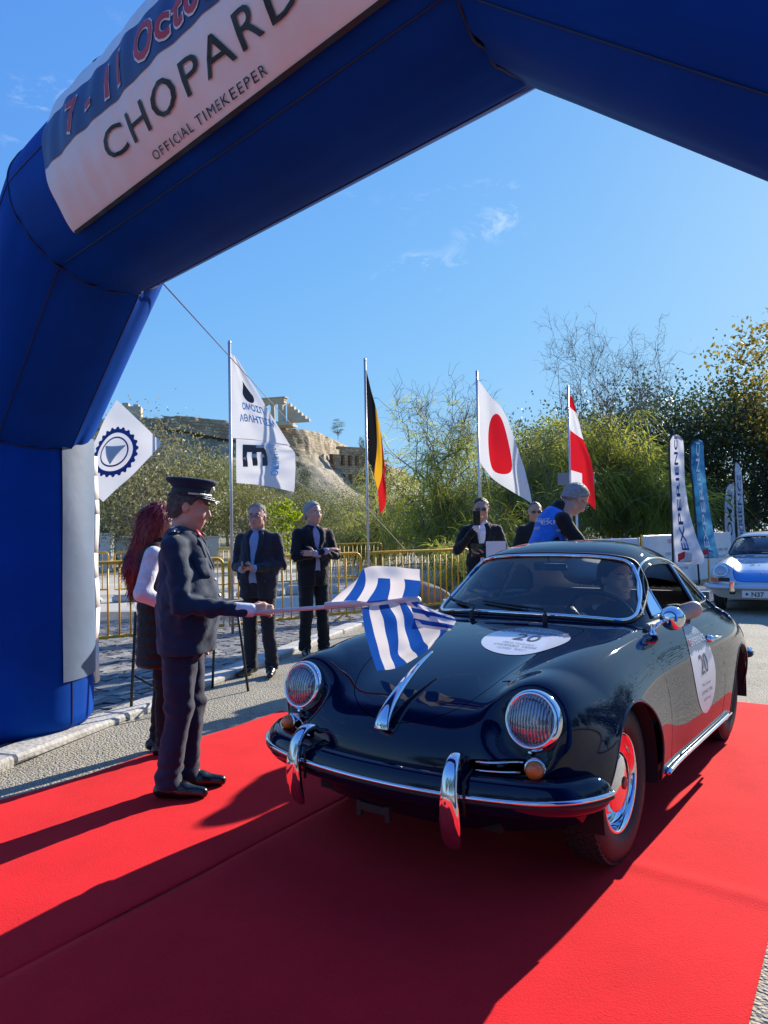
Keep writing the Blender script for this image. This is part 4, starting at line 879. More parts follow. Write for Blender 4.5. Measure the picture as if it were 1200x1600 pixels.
class Person:
    def __init__(s, loc, rz, label, group=None, height=1.72, lean=(0, 0), belly=0., build=1., head=(0, 0, 0), headoff=(0, 0, 0), res=.009):
        s.root = empty('person', loc, rz, label=label, cat='person', group=group); s.k = height/1.72; s.root.scale = (s.k,)*3
        s.lean = np.array([lean[0], lean[1], 0.]); s.belly = belly; s.b = build; s.res = res; s.feet = [(-.10, 0, .12), (.10, .0, -.12)]; s.kneeoff = [(0, .02), (0, .02)]
        s.HR = Rz3(head[0]) @ Rx3(head[1]) @ Ry3(head[2]); s.ho = np.array(headoff, float); s.arms = {}; s.hs = 1.07
    def T(s, x, y, z): return np.array([x, y, z], float)+s.lean*max(0, (z-.92)/(1.45-.92))
    def Hc(s): return s.T(0, .015, 1.605)+s.ho
    def hp(s, x, y, z): return s.Hc()+s.HR @ (np.array([x, y, z], float)*s.hs)
    def arm(s, side, elbow, wrist, d, n, curl=.5, thumb=.5): s.arms[side] = (np.array(elbow, float), np.array(wrist, float), d, n, curl, thumb)
    def shoulder(s, side): return s.T(side*.176*s.b, -.012, 1.375)
    def box(s, z0=0., z1=1.75, pad=.12):
        P = [s.T(x, y, z) for x in (-.25*s.b, .25*s.b) for y in (-.19-s.belly*.3, .19+s.belly) for z in (z0, z1)]
        for e in s.arms.values(): P += [e[0]-.085, e[0]+.085, e[1]-.05, e[1]+.05, e[1]+np.array(e[2])/np.linalg.norm(e[2])*.18]
        P += [np.array([f[0], f[1]+.22, 0]) for f in s.feet]+[np.array([f[0], f[1]-.12, 0]) for f in s.feet]+[s.Hc()+.14, s.Hc()-.14]
        P = np.array(P); return P.min(0)-.03, P.max(0)+.03
    def body(s, m, hands=True, fem=False, ears=True):
        lo, hi = s.box(); F = Field(lo, hi, s.res)
        for (fx, fy, fr), (kx, ky), sd in zip(s.feet, s.kneeoff, (-1, 1)):
            hip = np.array([sd*.085, 0, .90]); an = np.array([fx, fy-.03, .09]); kn = (hip+an)/2+np.array([kx, ky+.01, 0]); kn[2] = .48
            F.rc(hip, kn, .074, .05); F.rc(kn, an, .05, .036); F.rc(an, (fx-math.sin(fr)*.12, fy+math.cos(fr)*.12, .035), .035, .026)
        F.rc(s.T(0, 0, .93), s.T(0, 0, 1.27), .115, .13, sc=(1, .72, 1), k=.05); F.rc(s.T(-.13, -.01, 1.385), s.T(.13, -.01, 1.385), .055, k=.06)
        F.rc(s.T(0, -.02, 1.41), (s.T(0, -.012, 1.47)+s.Hc()-np.array([0, .03, .10]))/2, .062, .056, k=.03); F.rc((s.T(0, -.012, 1.47)+s.Hc()-np.array([0, .03, .10]))/2, s.hp(0, -.018, -.06), .056, .054, k=.03)
        for sd, (el, wr, d, n_, curl, th) in s.arms.items():
            F.rc(s.shoulder(sd), el, .05, .04, k=.04); F.rc(el, wr, .039, .027, k=.03)
            if hands:
                for a, b, ra, rb, k in hand_prims(wr, d, n_, sd, curl, thumb=th): F.rc(a, b, ra, rb, k=k)
        R = s.HR; W = 1 if not fem else .95
        h_ = s.hs; F.ell(s.hp(0, -.014, .030), (.077*W*h_, .098*h_, .091*h_), k=.02, R=R); F.ell(s.hp(0, .020, -.030), (.063*W*h_, .074*h_, .090*h_), k=.03, R=R)
        F.ell(s.hp(0, .050, -.092), (.032, .034, .026), k=.03, R=R); F.rc(s.hp(-.045, .0, -.075), s.hp(.045, .0, -.075), .022, k=.03); F.rc(s.hp(-.034, .080, .026), s.hp(.034, .080, .026), .012, k=.02)
        for q in (-1, 1):
            F.ell(s.hp(q*.036, .062, -.028), (.026, .026, .026), k=.025, R=R); F.ell(s.hp(q*.031, .100, .004), (.016, .012, .010), k=.012, R=R, op='-')
            if ears: F.ell(s.hp(q*.077, -.006, -.006), (.010, .021, .032), k=.008, R=R)
        F.rc(s.hp(0, .090, .012), s.hp(0, .108, -.028), .009, .0125, k=.012); F.rc(s.hp(-.011, .096, -.034), s.hp(.011, .096, -.034), .009, k=.010)
        F.rc(s.hp(-.019, .084, -.060), s.hp(.019, .084, -.060), .0085, k=.010); F.rc(s.hp(-.016, .082, -.072), s.hp(.016, .082, -.072), .009, k=.010); F.rc(s.hp(-.022, .098, -.0655), s.hp(.022, .098, -.0655), .004, k=.006, op='-')
        s.bd = F.build('body', m, s.root); return s
    def face(s, eyes=True, brow=M_brow):
        if eyes:
            for q in (-1, 1):
                M = Matrix.Translation(s.hp(q*.031, .0815, .0035)) @ Matrix(s.HR).to_4x4() @ Matrix.Rotation(-math.pi/2, 4, 'X')
                MB().lathe([(.0118*math.sin(t), .0118*math.cos(t)) for t in np.linspace(0.01, 1.6, 7)], 14, M).build('eye', M_eye, s.bd, True)
                M2 = Matrix.Translation(s.hp(q*.031, .0825, .0035)) @ Matrix(s.HR).to_4x4() @ Matrix.Rotation(-math.pi/2, 4, 'X')
                MB().lathe([(.0058*math.sin(t)+.0, .0115) for t in (0.01, 1.57)], 12, M2).build('iris', M_iris, s.bd, True)
        for q in (-1, 1): v, f = tube_geo([s.hp(q*.016, .093, .027), s.hp(q*.032, .092, .032), s.hp(q*.048, .080, .027)], [.003, .004, .002], 6); mesh('eyebrow', v, f, brow, s.bd)
        v, f = tube_geo([s.hp(-.021, .087, -.066), s.hp(0, .094, -.0655), s.hp(.021, .087, -.066)], [.002, .0035, .002], 6); mesh('lips', v, f, M_lip, s.bd)
        return s
    def hair(s, m, top=.013, line=.060, low=-.045, kind='short', name='hair'):
        F = Field(s.Hc()-.16, s.Hc()+.16, .006); F.ell(s.hp(0, -.014, .030), ((.077+top*.7)*s.hs, (.098+top)*s.hs, (.091+top)*s.hs), k=.01, R=s.HR)
        F.ell(s.hp(0, -.05, -.02), (.072*s.hs, .060*s.hs, .07*s.hs), k=.02, R=s.HR); F.noise(.0016, 170, 3)
        n = s.HR @ np.array([0, 1, -.75]); n /= np.linalg.norm(n); F.clip(n, float(n @ s.hp(0, line, .055)), k=.006)
        n = s.HR @ np.array([0, .35, -1]); n /= np.linalg.norm(n); F.clip(n, float(n @ s.hp(0, -.02, low)), k=.008)
        F.build(name, m, s.root); return s
    def glasses(s, m, frame=M_phone):
        for q in (-1, 1):
            v, f = tube_geo([s.hp(q*.033+.021*math.cos(t), .104, .002+.015*math.sin(t)) for t in np.linspace(0, 6.283, 17)[:-1]], .0022, 6, closed=True); g = mesh('glasses', v, f, frame, s.root)
            mesh('glasses_lens', [s.hp(q*.033+.021*math.cos(t), .1045, .002+.015*math.sin(t)) for t in np.linspace(0, 6.283, 17)[:-1]], [tuple(range(16))], m, g, False)
            v, f = tube_geo([s.hp(q*.054, .100, .005), s.hp(q*.073, .05, .006), s.hp(q*.079, -.01, .008)], .0022, 6); mesh('glasses_arm', v, f, frame, g)
        v, f = tube_geo([s.hp(-.012, .105, .006), s.hp(.012, .105, .006)], .002, 6); mesh('glasses_bridge', v, f, frame, s.root); return s
    def torso(s, F, off, hem):
        B = s.belly; b = s.b
        F.rc(s.T(0, B*.15, hem+.02), s.T(0, B*.35, 1.04), (.168+off+B*.3)*b, (.158+off+B*.55)*b, sc=(1, .74, 1), k=.04); F.rc(s.T(0, B*.35, 1.04), s.T(0, .006, 1.29), (.158+off+B*.55)*b, (.166+off)*b, sc=(1, .74, 1), k=.05)
        F.rc(s.T(-.132*b, -.012, 1.365), s.T(0, -.016, 1.405), .058+off*.6, .066+off*.6, k=.06); F.rc(s.T(.132*b, -.012, 1.365), s.T(0, -.016, 1.405), .058+off*.6, .066+off*.6, k=.06); return F
    def sleeves(s, F, off, upto=.93):
        for sd, (el, wr, *_r) in s.arms.items():
            if upto < 0:
                F.rc(s.shoulder(sd), s.shoulder(sd)+(el-s.shoulder(sd))*(-upto), .062+off, .058+off, k=.04); continue
            F.rc(s.shoulder(sd), el, .062+off, .051+off, k=.04); F.rc(el, el+(wr-el)*upto, .051+off, .040+off, k=.025)
        return F
    def folds(s, F, wr):
        'creases round the elbows and across the waist'
        g = F.grid(); amp = 0
        for sd, (el, wrst, *_r) in s.arms.items():
            for c0, sg, am, fq in ((el, .010, .0075, 115), (el+(s.shoulder(sd)-el)*.55, .012, .0045, 95), (el+(wrst-el)*.5, .010, .004, 120)):
                d2 = (g[0]-c0[0])**2+(g[1]-c0[1])**2+(g[2]-c0[2])**2; a_ = (wrst-s.shoulder(sd)); a_ = a_/np.linalg.norm(a_); ph = g[0]*a_[0]+g[1]*a_[1]+g[2]*a_[2]+.35*g[2]
                amp = amp+am*np.exp(-d2/sg)*np.sin(ph*fq+1.3*np.sin(g[2]*40+g[0]*25))
        amp = amp+.0045*np.exp(-((g[2]-1.06)/.10)**2)*np.sin(g[2]*62+np.abs(g[0])*38+2*np.sin(g[0]*21))*np.clip(g[1]*9+.6, 0, 1)
        F.f = F.f+(amp*min(1, wr/.004)).astype(np.float32)
    def strands(s, m, n=1500, ln=.03, w=.0022, seed=1, src=None):
        'short hair strands lying on the hair cap'
        o = src or [c_ for c_ in s.root.children if c_.name.startswith('hair')][-1]; me = o.data; V = np.zeros(len(me.vertices)*3, np.float32); me.vertices.foreach_get('co', V); V = V.reshape(-1, 3); N = np.zeros(len(V)*3, np.float32); me.vertices.foreach_get('normal', N); N = N.reshape(-1, 3)
        rs = np.random.RandomState(seed); ix = rs.randint(0, len(V), n); P0 = V[ix]; nn = N[ix]; back = s.HR @ np.array([0, -1, -.35]); d = back[None]+rs.normal(size=(n, 3))*.35; d -= nn*((d*nn).sum(1))[:, None]; d /= np.maximum(np.linalg.norm(d, axis=1, keepdims=True), 1e-6); sd_ = np.cross(d, nn); L_ = ln*rs.uniform(.6, 1.3, n)[:, None]; W_ = w*rs.uniform(.6, 1.3, n)[:, None]
        Q = np.stack([P0-sd_*W_+nn*.001, P0+sd_*W_+nn*.001, P0+d*L_*.55+sd_*W_*.8+nn*.006, P0+d*L_*.55-sd_*W_*.8+nn*.006, P0+d*L_+nn*.004], 1).reshape(-1, 3); b = np.arange(n)*5
        Fq = [tuple(x) for x in np.stack([b, b+1, b+2, b+3], 1)]+[tuple(x) for x in np.stack([b+3, b+2, b+4], 1)]
        tag(mesh('hair_strands', Q, Fq, m, o, True), kind='stuff'); return s
    def jacket(s, m, hem=.80, open_=.03, vlow=1.14, name='jacket', off=0., wr=.004, long=None, vtop=.058, cuffs=True):
        lo, hi = s.box(.70); F = Field(lo, hi, s.res*1.15); s.torso(F, off, hem); s.sleeves(F, off)
        rs = hash(name) % 7; F.noise(wr, 34, int(abs(s.root.location.x*10)) % 50, 6, (1.3, 1.3, .8)); F.noise(wr*.5, 80, 5, 5); s.folds(F, wr)
        F.clip((0, 0, -1), -(hem-.02), k=.01)
        yf = s.belly*.5+.128
        if open_: F.rc(s.T(0, .115, 1.46), s.T(0, yf+s.belly*.2, vlow), vtop, .014, k=.008, op='-', sc=(1, .9, 1))
        if long: F.rc(s.T(0, yf+s.belly*.3, vlow+.04), s.T(0, yf+s.belly*.3, hem-.1), .014, long, k=.01, op='-')
        F.rc(s.T(0, -.005, 1.46), s.T(0, .0, 1.60), .058, .075, k=.008, op='-')
        s.jk = F.build(name, m, s.root)
        if open_:      # lapels lie proud along the opening
            bj = raytree([v_.co for v_ in s.jk.data.vertices], [p_.vertices for p_ in s.jk.data.polygons])
            for q in (-1, 1):
                pts = [cast(bj, (x_, 1.5, z_), (0, -1, 0), .004) for x_, z_ in ((q*.074, 1.445), (q*.082, 1.39), (q*.064, 1.29), (q*.040, (1.29+vlow)/2), (q*.026, vlow+.02))]; pts = [p_ for p_ in pts if p_ is not None]
                if len(pts) > 2: v, f = tube_geo(pts, [.012, .022, .022, .016, .006][:len(pts)], 8, flat=.3); mesh('lapel', v, f, m, s.jk)
        return s
    def shirt(s, m, name='shirt', low=.86, sl=False, off=-.013):
        lo, hi = s.box(.75); F = Field(lo, hi, s.res*1.15); s.torso(F, off, low); F.clip((0, 0, -1), -low, k=.01)
        F.rc(s.T(0, -.012, 1.425), (s.T(0, .004, 1.488)), .070, .061, k=.02)
        if sl:
            s.sleeves(F, .002 if sl > 0 else -.004, sl); F.noise(.003, 36, 2, 5)
        for sd, (el, wr, *_r) in s.arms.items():
            if not sl: F.rc(el+(wr-el)*.80, el+(wr-el)*1.03, .038, .038, k=.005)
        F.build(name, m, s.root); return s
    def trousers(s, m, name='trousers', low=.055, w=1.):
        F = Field((-.32, -.35, 0), (.32, .35, 1.02), s.res*1.15); F.ell((0, s.belly*.1, .935), (.158*s.b+s.belly*.2, .120+s.belly*.4, .125), k=.03)
        for (fx, fy, fr), (kx, ky), sd in zip(s.feet, s.kneeoff, (-1, 1)):
            hip = np.array([sd*.085, -.005, .88]); an = np.array([fx, fy-.025, .10]); kn = (hip+an)/2+np.array([kx, ky+.01, 0]); kn[2] = .48
            F.rc(hip, kn, .094*s.b, .070*w, k=.035); F.rc(kn, an, .070*w, .064*w, k=.03); F.rc(an, an-np.array([0, -.012, .03]), .066*w, .062*w, k=.01)
        F.noise(.0045, 30, 4, 6, (1.2, 1.2, .6)); F.noise(.003, 70, 7, 5); g = F.grid()
        F.f = F.f+((.0055*np.exp(-((g[2]-.15)/.07)**2)*np.sin(g[2]*95+g[0]*30+2*np.sin(g[1]*30))+.004*np.exp(-((g[2]-.50)/.07)**2)*np.sin(g[2]*80+g[1]*40)+.004*np.exp(-((g[2]-.80)/.07)**2)*np.sin(g[2]*60+np.abs(g[0])*60))).astype(np.float32); F.clip((0, 0, -1), -low, k=.004); F.build(name, m, s.root); return s
    def shoes(s, m=M_shoe):
        for fx, fy, fr in s.feet:
            d = np.array([-math.sin(fr), math.cos(fr), 0]); c = np.array([fx, fy, 0]); F = Field(c-np.array([.22, .22, 0]), c+np.array([.22, .24, .14]), .007)
            F.rc(c-d*.065+(0, 0, .045), c+d*.05+(0, 0, .045), .040, .045, k=.02); F.rc(c+d*.05+(0, 0, .038), c+d*.165+(0, 0, .026), .043, .030, k=.03); F.rc(c-d*.035+(0, 0, .05), c-d*.03+(0, 0, .10), .040, k=.02); F.clip((0, 0, -1), -.002, k=.004); F.build('shoe', m, s.root)
        return s

# -- officer with peaked cap, holding the flag out over the bonnet
P_ = Person((-1.105, 3.90, .012), rad(-86), 'officer in dark navy uniform and peaked cap waving a flag over the car', height=1.665, belly=.085, build=1.10, head=(0, -.20, 0), headoff=(0, .025, -.012), res=.0065)
P_.feet = [(-.06, .02, .10), (.10, -.05, -.06)]
P_.arm(1, (.245, .04, 1.06), (.170, .385, 1.018), (0.02, 1, .0), (-.9, 0, -.35), 1.05, .9); P_.arm(-1, (-.265, -.03, 1.10), (-.25, .04, .86), (0, .12, -1), (.9, .2, 0), .7)
P_.body(M_sk3).face(eyes=False).hair(M_hair_sp, .006, .052, -.055).shirt(M_shirtw, low=.95).jacket(M_uni, hem=.80, vlow=1.22, vtop=.050, wr=.005).trousers(M_unitr, w=1.06).shoes()
officer = P_; P_.strands(M_hair_sp, 900, .022)
bj = raytree([v_.co for v_ in P_.jk.data.vertices], [p_.vertices for p_ in P_.jk.data.polygons]); v, f = tube_geo([P_.T(0, .066, 1.47)]+[cast(bj, (0, 1.5, z_), (0, -1, 0), .010) for z_ in (1.40, 1.32, 1.25)], [.014, .018, .022, .020], 8, flat=.35); mesh('tie', v, f, M_uni, P_.root)
cap = empty('peaked_cap', (0, 0, 0)); cap.parent = P_.root; C_ = Matrix.Translation(P_.hp(0, -.006, .052)) @ Matrix(P_.HR).to_4x4() @ Matrix.Rotation(.10, 4, 'X')
Sx = Matrix.Diagonal((.92, 1.08, 1, 1))
MB().lathe([(.094, .0), (.097, .010), (.098, .050), (.104, .058), (.128, .078), (.136, .090), (.134, .098), (.120, .104), (.06, .108), (.0005, .109)], 44, C_ @ Sx).build('cap_crown', M_uni, cap, True)
MB().lathe([(.0985, .012), (.1000, .014), (.1000, .044), (.0985, .046)], 44, C_ @ Sx).build('cap_band', mat('cap_band', (.006, .006, .010), .5), cap, True)
V = []; nu, nv = 24, 6
for i in range(nu+1):
    t = rad(-68+136*i/nu)
    for k in range(nv+1):
        r_ = .097+.062*(k/nv)*math.cos(t*.95)**.8; V.append(C_ @ Vector((math.sin(t)*r_*.92, math.cos(t)*r_*1.05, .012-.040*(k/nv)**1.2*math.cos(t)-.004)))
vis = mesh('cap_visor', V, [(i*(nv+1)+k, (i+1)*(nv+1)+k, (i+1)*(nv+1)+k+1, i*(nv+1)+k+1) for i in range(nu) for k in range(nv)], mat('visor_black', (.006, .006, .007), .15, coat=.8), cap); md = vis.modifiers.new('t', 'SOLIDIFY'); md.thickness = .004; md.offset = 1
M_silver = mat('silver_braid', (.70, .69, .66), .38, .35, var=.25, vscale=60, bump=.6, bscale=120)
def visp(t, k, up): r_ = .097+.062*k*math.cos(t*.95)**.8; return C_ @ Vector((math.sin(t)*r_*.92, math.cos(t)*r_*1.05, .012-.040*k**1.2*math.cos(t)+up))
v, f = tube_geo([visp(rad(a), .80, .004) for a in np.linspace(-52, 52, 22)], .0075, 6, flat=.5); mesh('visor_braid', v, f, M_silver, vis)
v, f = tube_geo([visp(rad(a), .42, .004) for a in np.linspace(-46, 46, 18)], .005, 6, flat=.5); mesh('visor_braid', v, f, M_silver, vis)
v, f = tube_geo([C_ @ Vector((math.sin(rad(a))*.1035*.92, math.cos(rad(a))*.1035*1.08, .017)) for a in np.linspace(-88, 88, 26)], .0065, 6); mesh('chin_strap', v, f, M_silver, cap)
MB().lathe([(.0205, -.004), (.018, .006), (.010, .011), (.0005, .012)], 14, C_ @ Matrix.Translation((0, .116, .062)) @ Matrix.Rotation(rad(-68), 4, 'X')).build('cap_badge', M_silver, cap, True)
for sd in (-1, 1):      # shoulder boards with pips, breast pocket, buttons
    v, f = tube_geo([P_.T(sd*.09*1.1, -.012, 1.462), P_.T(sd*.185*1.1, -.014, 1.442)], [.026, .030], 8, flat=.25); ep = mesh('shoulder_board', v, f, M_uni, P_.jk)
    for u in (.2, .5, .8): MB().lathe([(.010, 0), (.007, .005), (.0005, .006)], 8, Matrix.Translation(P_.T(sd*1.1*(.09+.095*u), -.012, 1.470-.02*u))).build('pip', M_silver, ep, True)
    v, f = tube_geo([P_.T(sd*.055, .085, 1.462), P_.T(sd*.066, .112, 1.425)], [.012, .017], 8, flat=.3); mesh('collar_tab', v, f, M_red, P_.jk)
for z in (1.18, 1.09, 1.0): MB().lathe([(.011, 0), (.008, .006), (.0005, .007)], 10, Matrix.Translation(cast(raytree([v_.co for v_ in P_.jk.data.vertices], [p_.vertices for p_ in P_.jk.data.polygons]), (0.02, 1.5, z), (0, -1, 0), .002)) @ Matrix.Rotation(rad(-90), 4, 'X')).build('button', M_silver, P_.jk, True)
bj = raytree([v_.co for v_ in P_.jk.data.vertices], [p_.vertices for p_ in P_.jk.data.polygons])
for q in (-1, 1):
    gv = [(x_, z_) for z_ in (1.20, 1.23, 1.26, 1.285, 1.305) for x_ in (.075, .10, .125, .15)]; gf = [(r_*4+c_, r_*4+c_+1, r_*4+c_+5, r_*4+c_+4) for r_ in range(4) for c_ in range(3)]
    pk = mesh('breast_pocket', [cast(bj, (q*x_, 1.5, z_), (0, -1, 0), .005) or Vector((q*x_, .12, z_)) for x_, z_ in gv], gf, M_uni, P_.jk); md = pk.modifiers.new('t', 'SOLIDIFY'); md.thickness = .006

# -- woman with long red hair, black puffer vest and white sleeves, half hidden behind the officer
W_ = Person((-1.48, 4.64, .0), rad(-78), 'woman with long dark red hair in black quilted vest, behind the officer', height=1.60, build=.94, head=(-.25, .05, 0), res=.010)
W_.arm(-1, (-.235, -.02, 1.13), (-.17, .16, 1.02), (.4, .9, .1), (.9, 0, 0), .4); W_.arm(1, (.255, -.075, 1.13), (.20, .13, 1.00), (-.3, .9, .1), (-.9, 0, 0), .4); W_.feet = [(-.07, 0, .1), (.09, .06, -.1)]
W_.body(M_sk, fem=True).face().shirt(M_shirtw, low=.8, sl=.95, off=-.02).trousers(M_suit2, w=.82).shoes()
lo, hi = W_.box(.5); F = Field(lo, hi, .010); F.rc((0, 0, .66), (0, 0, 1.06), .190, .168, sc=(1, .80, 1)); F.rc((0, 0, 1.06), (0, 0, 1.32), .168, .165, sc=(1, .80, 1)); F.rc((-.115, -.01, 1.37), (.115, -.01, 1.37), .072, k=.05); F.rc((0, -.01, 1.42), (0, -.005, 1.46), .078, k=.02)
g = F.grid(); F.f = F.f+(.010*np.abs(np.sin(g[2]*math.pi/.075))-.005).astype(np.float32)*-1+0*g[0]; F.clip((0, 0, -1), -.60, k=.02); F.build('puffer_vest', M_puff, W_.root)
F = Field(W_.Hc()-np.array([.2, .26, .52]), W_.Hc()+np.array([.2, .16, .16]), .008); F.ell(W_.hp(0, -.018, .03), (.095, .112, .106), k=.02, R=W_.HR); F.rc(W_.hp(0, -.065, -.02), W_.T(-.0, -.125, 1.30), .090, .092, k=.04); F.rc(W_.T(-.0, -.125, 1.30), W_.T(.0, -.15, 1.13), .092, .045, k=.05); F.rc(W_.hp(.06, -.02, -.02), W_.hp(.085, .0, -.20), .045, .04, k=.04); F.rc(W_.hp(-.06, -.02, -.02), W_.hp(-.09, .0, -.22), .045, .045, k=.04)
F.noise(.006, 55, 8, 6, (1.8, 1.8, .25)); F.noise(.0035, 130, 9, 6, (1.5, 1.5, .2)); n_ = W_.HR @ np.array([0, 1, -.5]); F.clip(n_, float(n_ @ W_.hp(0, .062, .03)), k=.01); lh = F.build('long_hair', M_hair_r, W_.root); W_.HR = Rx3(1.0) @ W_.HR; W_.strands(mat('hair_red_light', (.24, .016, .026), .35, var=.5, vscale=30), 2600, .11, .0022, 4, lh)

# -- two men in suits by the barrier
A_ = Person((-1.27, 7.14, .012), rad(168), 'man in glasses and open dark blazer over blue shirt holding a phone', height=1.69, belly=.05, build=1.07, head=(.12, -.05, 0), headoff=(0, .01, 0), res=.010)
A_.feet = [(-.13, .02, .30), (.11, -.02, -.35)]
A_.arm(1, (.245, -.03, 1.10), (.075, .235, 1.075), (-.75, .45, .1), (0, .3, 1), .9, .6); A_.arm(-1, (-.245, -.03, 1.10), (-.06, .24, 1.085), (.75, .5, .05), (0, -.2, 1), .9, .6)
A_.body(M_sk3).face().hair(M_hair_g, .004, .018, -.04).glasses(glass('spectacles', (.85, .85, .9), .05), mat('spectacle_frame', (.10, .01, .015), .3)).shirt(M_shirtb, low=.93).jacket(M_suit, hem=.80, vlow=1.10, long=.085, vtop=.064).trousers(M_grey).shoes()
A_.strands(M_hair_g, 2200, .018, .0013); MB().box((.0, .315, 1.118), (.075, .145, .010), .35, bev=.003).build('phone', M_phone, A_.root)
MB().box((0, .10, .955), (.30, .09, .035), bev=.01).build('belt', M_shoe, A_.root)
B_ = Person((-.83, 8.24, .012), rad(-152), 'grey-haired man in black suit standing with his arms crossed', height=1.75, build=1.06, belly=.02, head=(.30, -.02, 0), res=.010)
B_.feet = [(-.12, 0, .25), (.11, .0, -.25)]
B_.arm(1, (.245, .08, 1.12), (-.055, .225, 1.175), (-.95, .1, .25), (0, -.3, -1), .35, .3); B_.arm(-1, (-.245, .08, 1.12), (.06, .215, 1.15), (.95, .15, .1), (0, -1, -.2), .5, .3)
B_.body(M_sk3).face().hair(M_hair_g, .008, .032, -.045).shirt(M_shirtl, low=.9).jacket(M_suit2, hem=.80, vlow=1.16, long=.05, vtop=.056).trousers(M_suit2).shoes()

B_.strands(mat('hair_white', (.50, .49, .48), .6, var=.3, vscale=90), 2600, .024, .0013)
# -- man filming with a phone, man with sunglasses, man in blue vest, all beyond the car
C2 = Person((1.10, 8.05, .012), rad(172), 'man in sunglasses and black suit filming with a raised phone', height=1.75, head=(0, -.03, 0), res=.012)
C2.arm(1, (.265, .06, 1.16), (.055, .27, 1.40), (-.05, .1, 1), (-.75, .7, 0), 1.0, .8); C2.arm(-1, (-.25, .02, 1.13), (-.03, .25, 1.12), (.9, .4, 0), (0, -.3, 1), .6)
C2.body(M_sk2).hair(M_hair_d, .004, .030, -.045).glasses(M_sung).shirt(M_shirtw).jacket(M_suit2, vlow=1.12, long=.05, vtop=.064).trousers(M_suit2).shoes()
MB().box((.048, .345, 1.505), (.078, .012, .155), 0, bev=.004).build('phone', M_phone, C2.root)
MB().box((.02, .30, 1.16), (.20, .018, .15), 0, bev=.004).build('black_folder', M_phone, C2.root); MB().box((-.15, .315, 1.17), (.21, .006, .17), 0).build('paper_sheet', mat('paper', (.8, .8, .8), .7), C2.root)
D2 = Person((1.93, 9.1, .012), rad(190), 'bald man in sunglasses and dark shirt behind the man in the blue vest', height=1.74, head=(-.2, -.05, 0), res=.012)
D2.arm(1, (.26, -.02, 1.12), (.24, .08, .88), (0, .2, -1), (-1, 0, 0), .4); D2.arm(-1, (-.26, -.02, 1.12), (-.22, .10, .90), (0, .2, -1), (1, 0, 0), .4)
D2.body(M_sk2).glasses(M_sung).shirt(M_tee, sl=.95, off=.004, low=.82).hair(M_hair_sp, .002, .02, -.04).trousers(M_suit2).shoes()
E2 = Person((1.36, 6.38, .012), rad(-78), 'grey-haired man with glasses in bright blue vest bending over behind the car', height=1.84, build=1.05, lean=(0, .20), head=(0, -.75, 0), headoff=(0, .095, -.055), res=.011)
E2.arm(1, (.26, .30, 1.12), (.10, .48, 1.02), (-.3, .9, -.2), (-.3, 0, -1), .5); E2.arm(-1, (-.26, .28, 1.12), (-.10, .48, 1.02), (.3, .9, -.2), (.3, 0, -1), .5)
E2.body(M_sk3).face().hair(M_hair_g, .007, .030, -.035).glasses(glass('spectacles2', (.85, .85, .9), .05)).shirt(M_tee, sl=.95, off=-.006, low=.82).trousers(M_suit2).shoes()
lo, hi = E2.box(.7); F = Field(lo, hi, .011); E2.torso(F, .006, .84); F.noise(.003, 30, 3)
for sd in (-1, 1): F.rc(E2.T(sd*.30, -.01, 1.33), E2.T(sd*.19, .0, 1.18), .075, .05, k=.01, op='-')
F.rc(E2.T(0, .02, 1.47), E2.T(0, .04, 1.6), .075, .09, k=.008, op='-'); F.clip((0, 0, -1), -.82, k=.01); E2v = F.build('blue_vest', M_vest, E2.root)
E2.strands(MATS['hair_white'], 3600, .020, .0012); C2.strands(M_hair_d, 500, .02)
T, TF = text_geo('EXPERIENCE', .045, 'CENTER'); T2, TF2 = text_geo('GREECE', .03, 'CENTER')
bv = raytree([v.co for v in E2v.data.vertices], [p_.vertices for p_ in E2v.data.polygons])
for tt, ff, z0 in ((T, TF, 1.36), (T2, TF2, 1.30)):
    P3 = [cast(bv, (x, -2, y+z0), (0, 1, 0), .004) or Vector((x, -.2, y+z0)) for x, y, _ in tt]; mesh('vest_print', P3, ff, M_pw, E2v, False)
    P3 = [cast(bv, (2, .15+x, y+z0-.02), (-1, 0, 0), .004) or Vector((.2, x, y+z0)) for x, y, _ in tt]; mesh('vest_print', P3, ff, M_pw, E2v, False)

# -- driver inside the coupe (child-free thing of his own, seated)
ca = math.atan2(-math.cos(CAR_YAW), -math.sin(CAR_YAW))
def cw(x, y, z=0): return (CAR_AT[0]+math.cos(ca)*x-math.sin(ca)*y, CAR_AT[1]+math.sin(ca)*x+math.cos(ca)*y, z)
G_ = Person(cw(-.30, .31, -.505), ca-math.pi/2, 'dark-haired driver in black T-shirt sitting inside the navy coupe', height=1.72, lean=(0, .10), head=(.95, -.05, 0), res=.010)
G_.feet = [(-.10, .55, 0), (.10, .55, 0)]; G_.kneeoff = [(0, .30), (0, .30)]
G_.arm(1, (.235, .20, 1.24), (.13, .36, 1.36), (-.5, .6, .5), (0, .8, -.5), .9, .6); G_.arm(-1, (-.40, .03, 1.43), (-.26, .27, 1.34), (.5, .8, .05), (0, 0, -1), .6)
lo, hi = G_.box(.62)
class _FB(Field): pass
_om = Field.mesh
G_.body(skin('skin_driver', (.66, .40, .29)))
bmh = G_.bd.data; bm_ = bmesh.new(); bm_.from_mesh(bmh); bmesh.ops.delete(bm_, geom=[v_ for v_ in bm_.verts if v_.co.z < .95], context='VERTS'); bm_.to_mesh(bmh); bm_.free()
G_.face().hair(M_hair_d, .010, .055, -.05).shirt(M_tee, sl=-.62, off=-.004, low=.97)
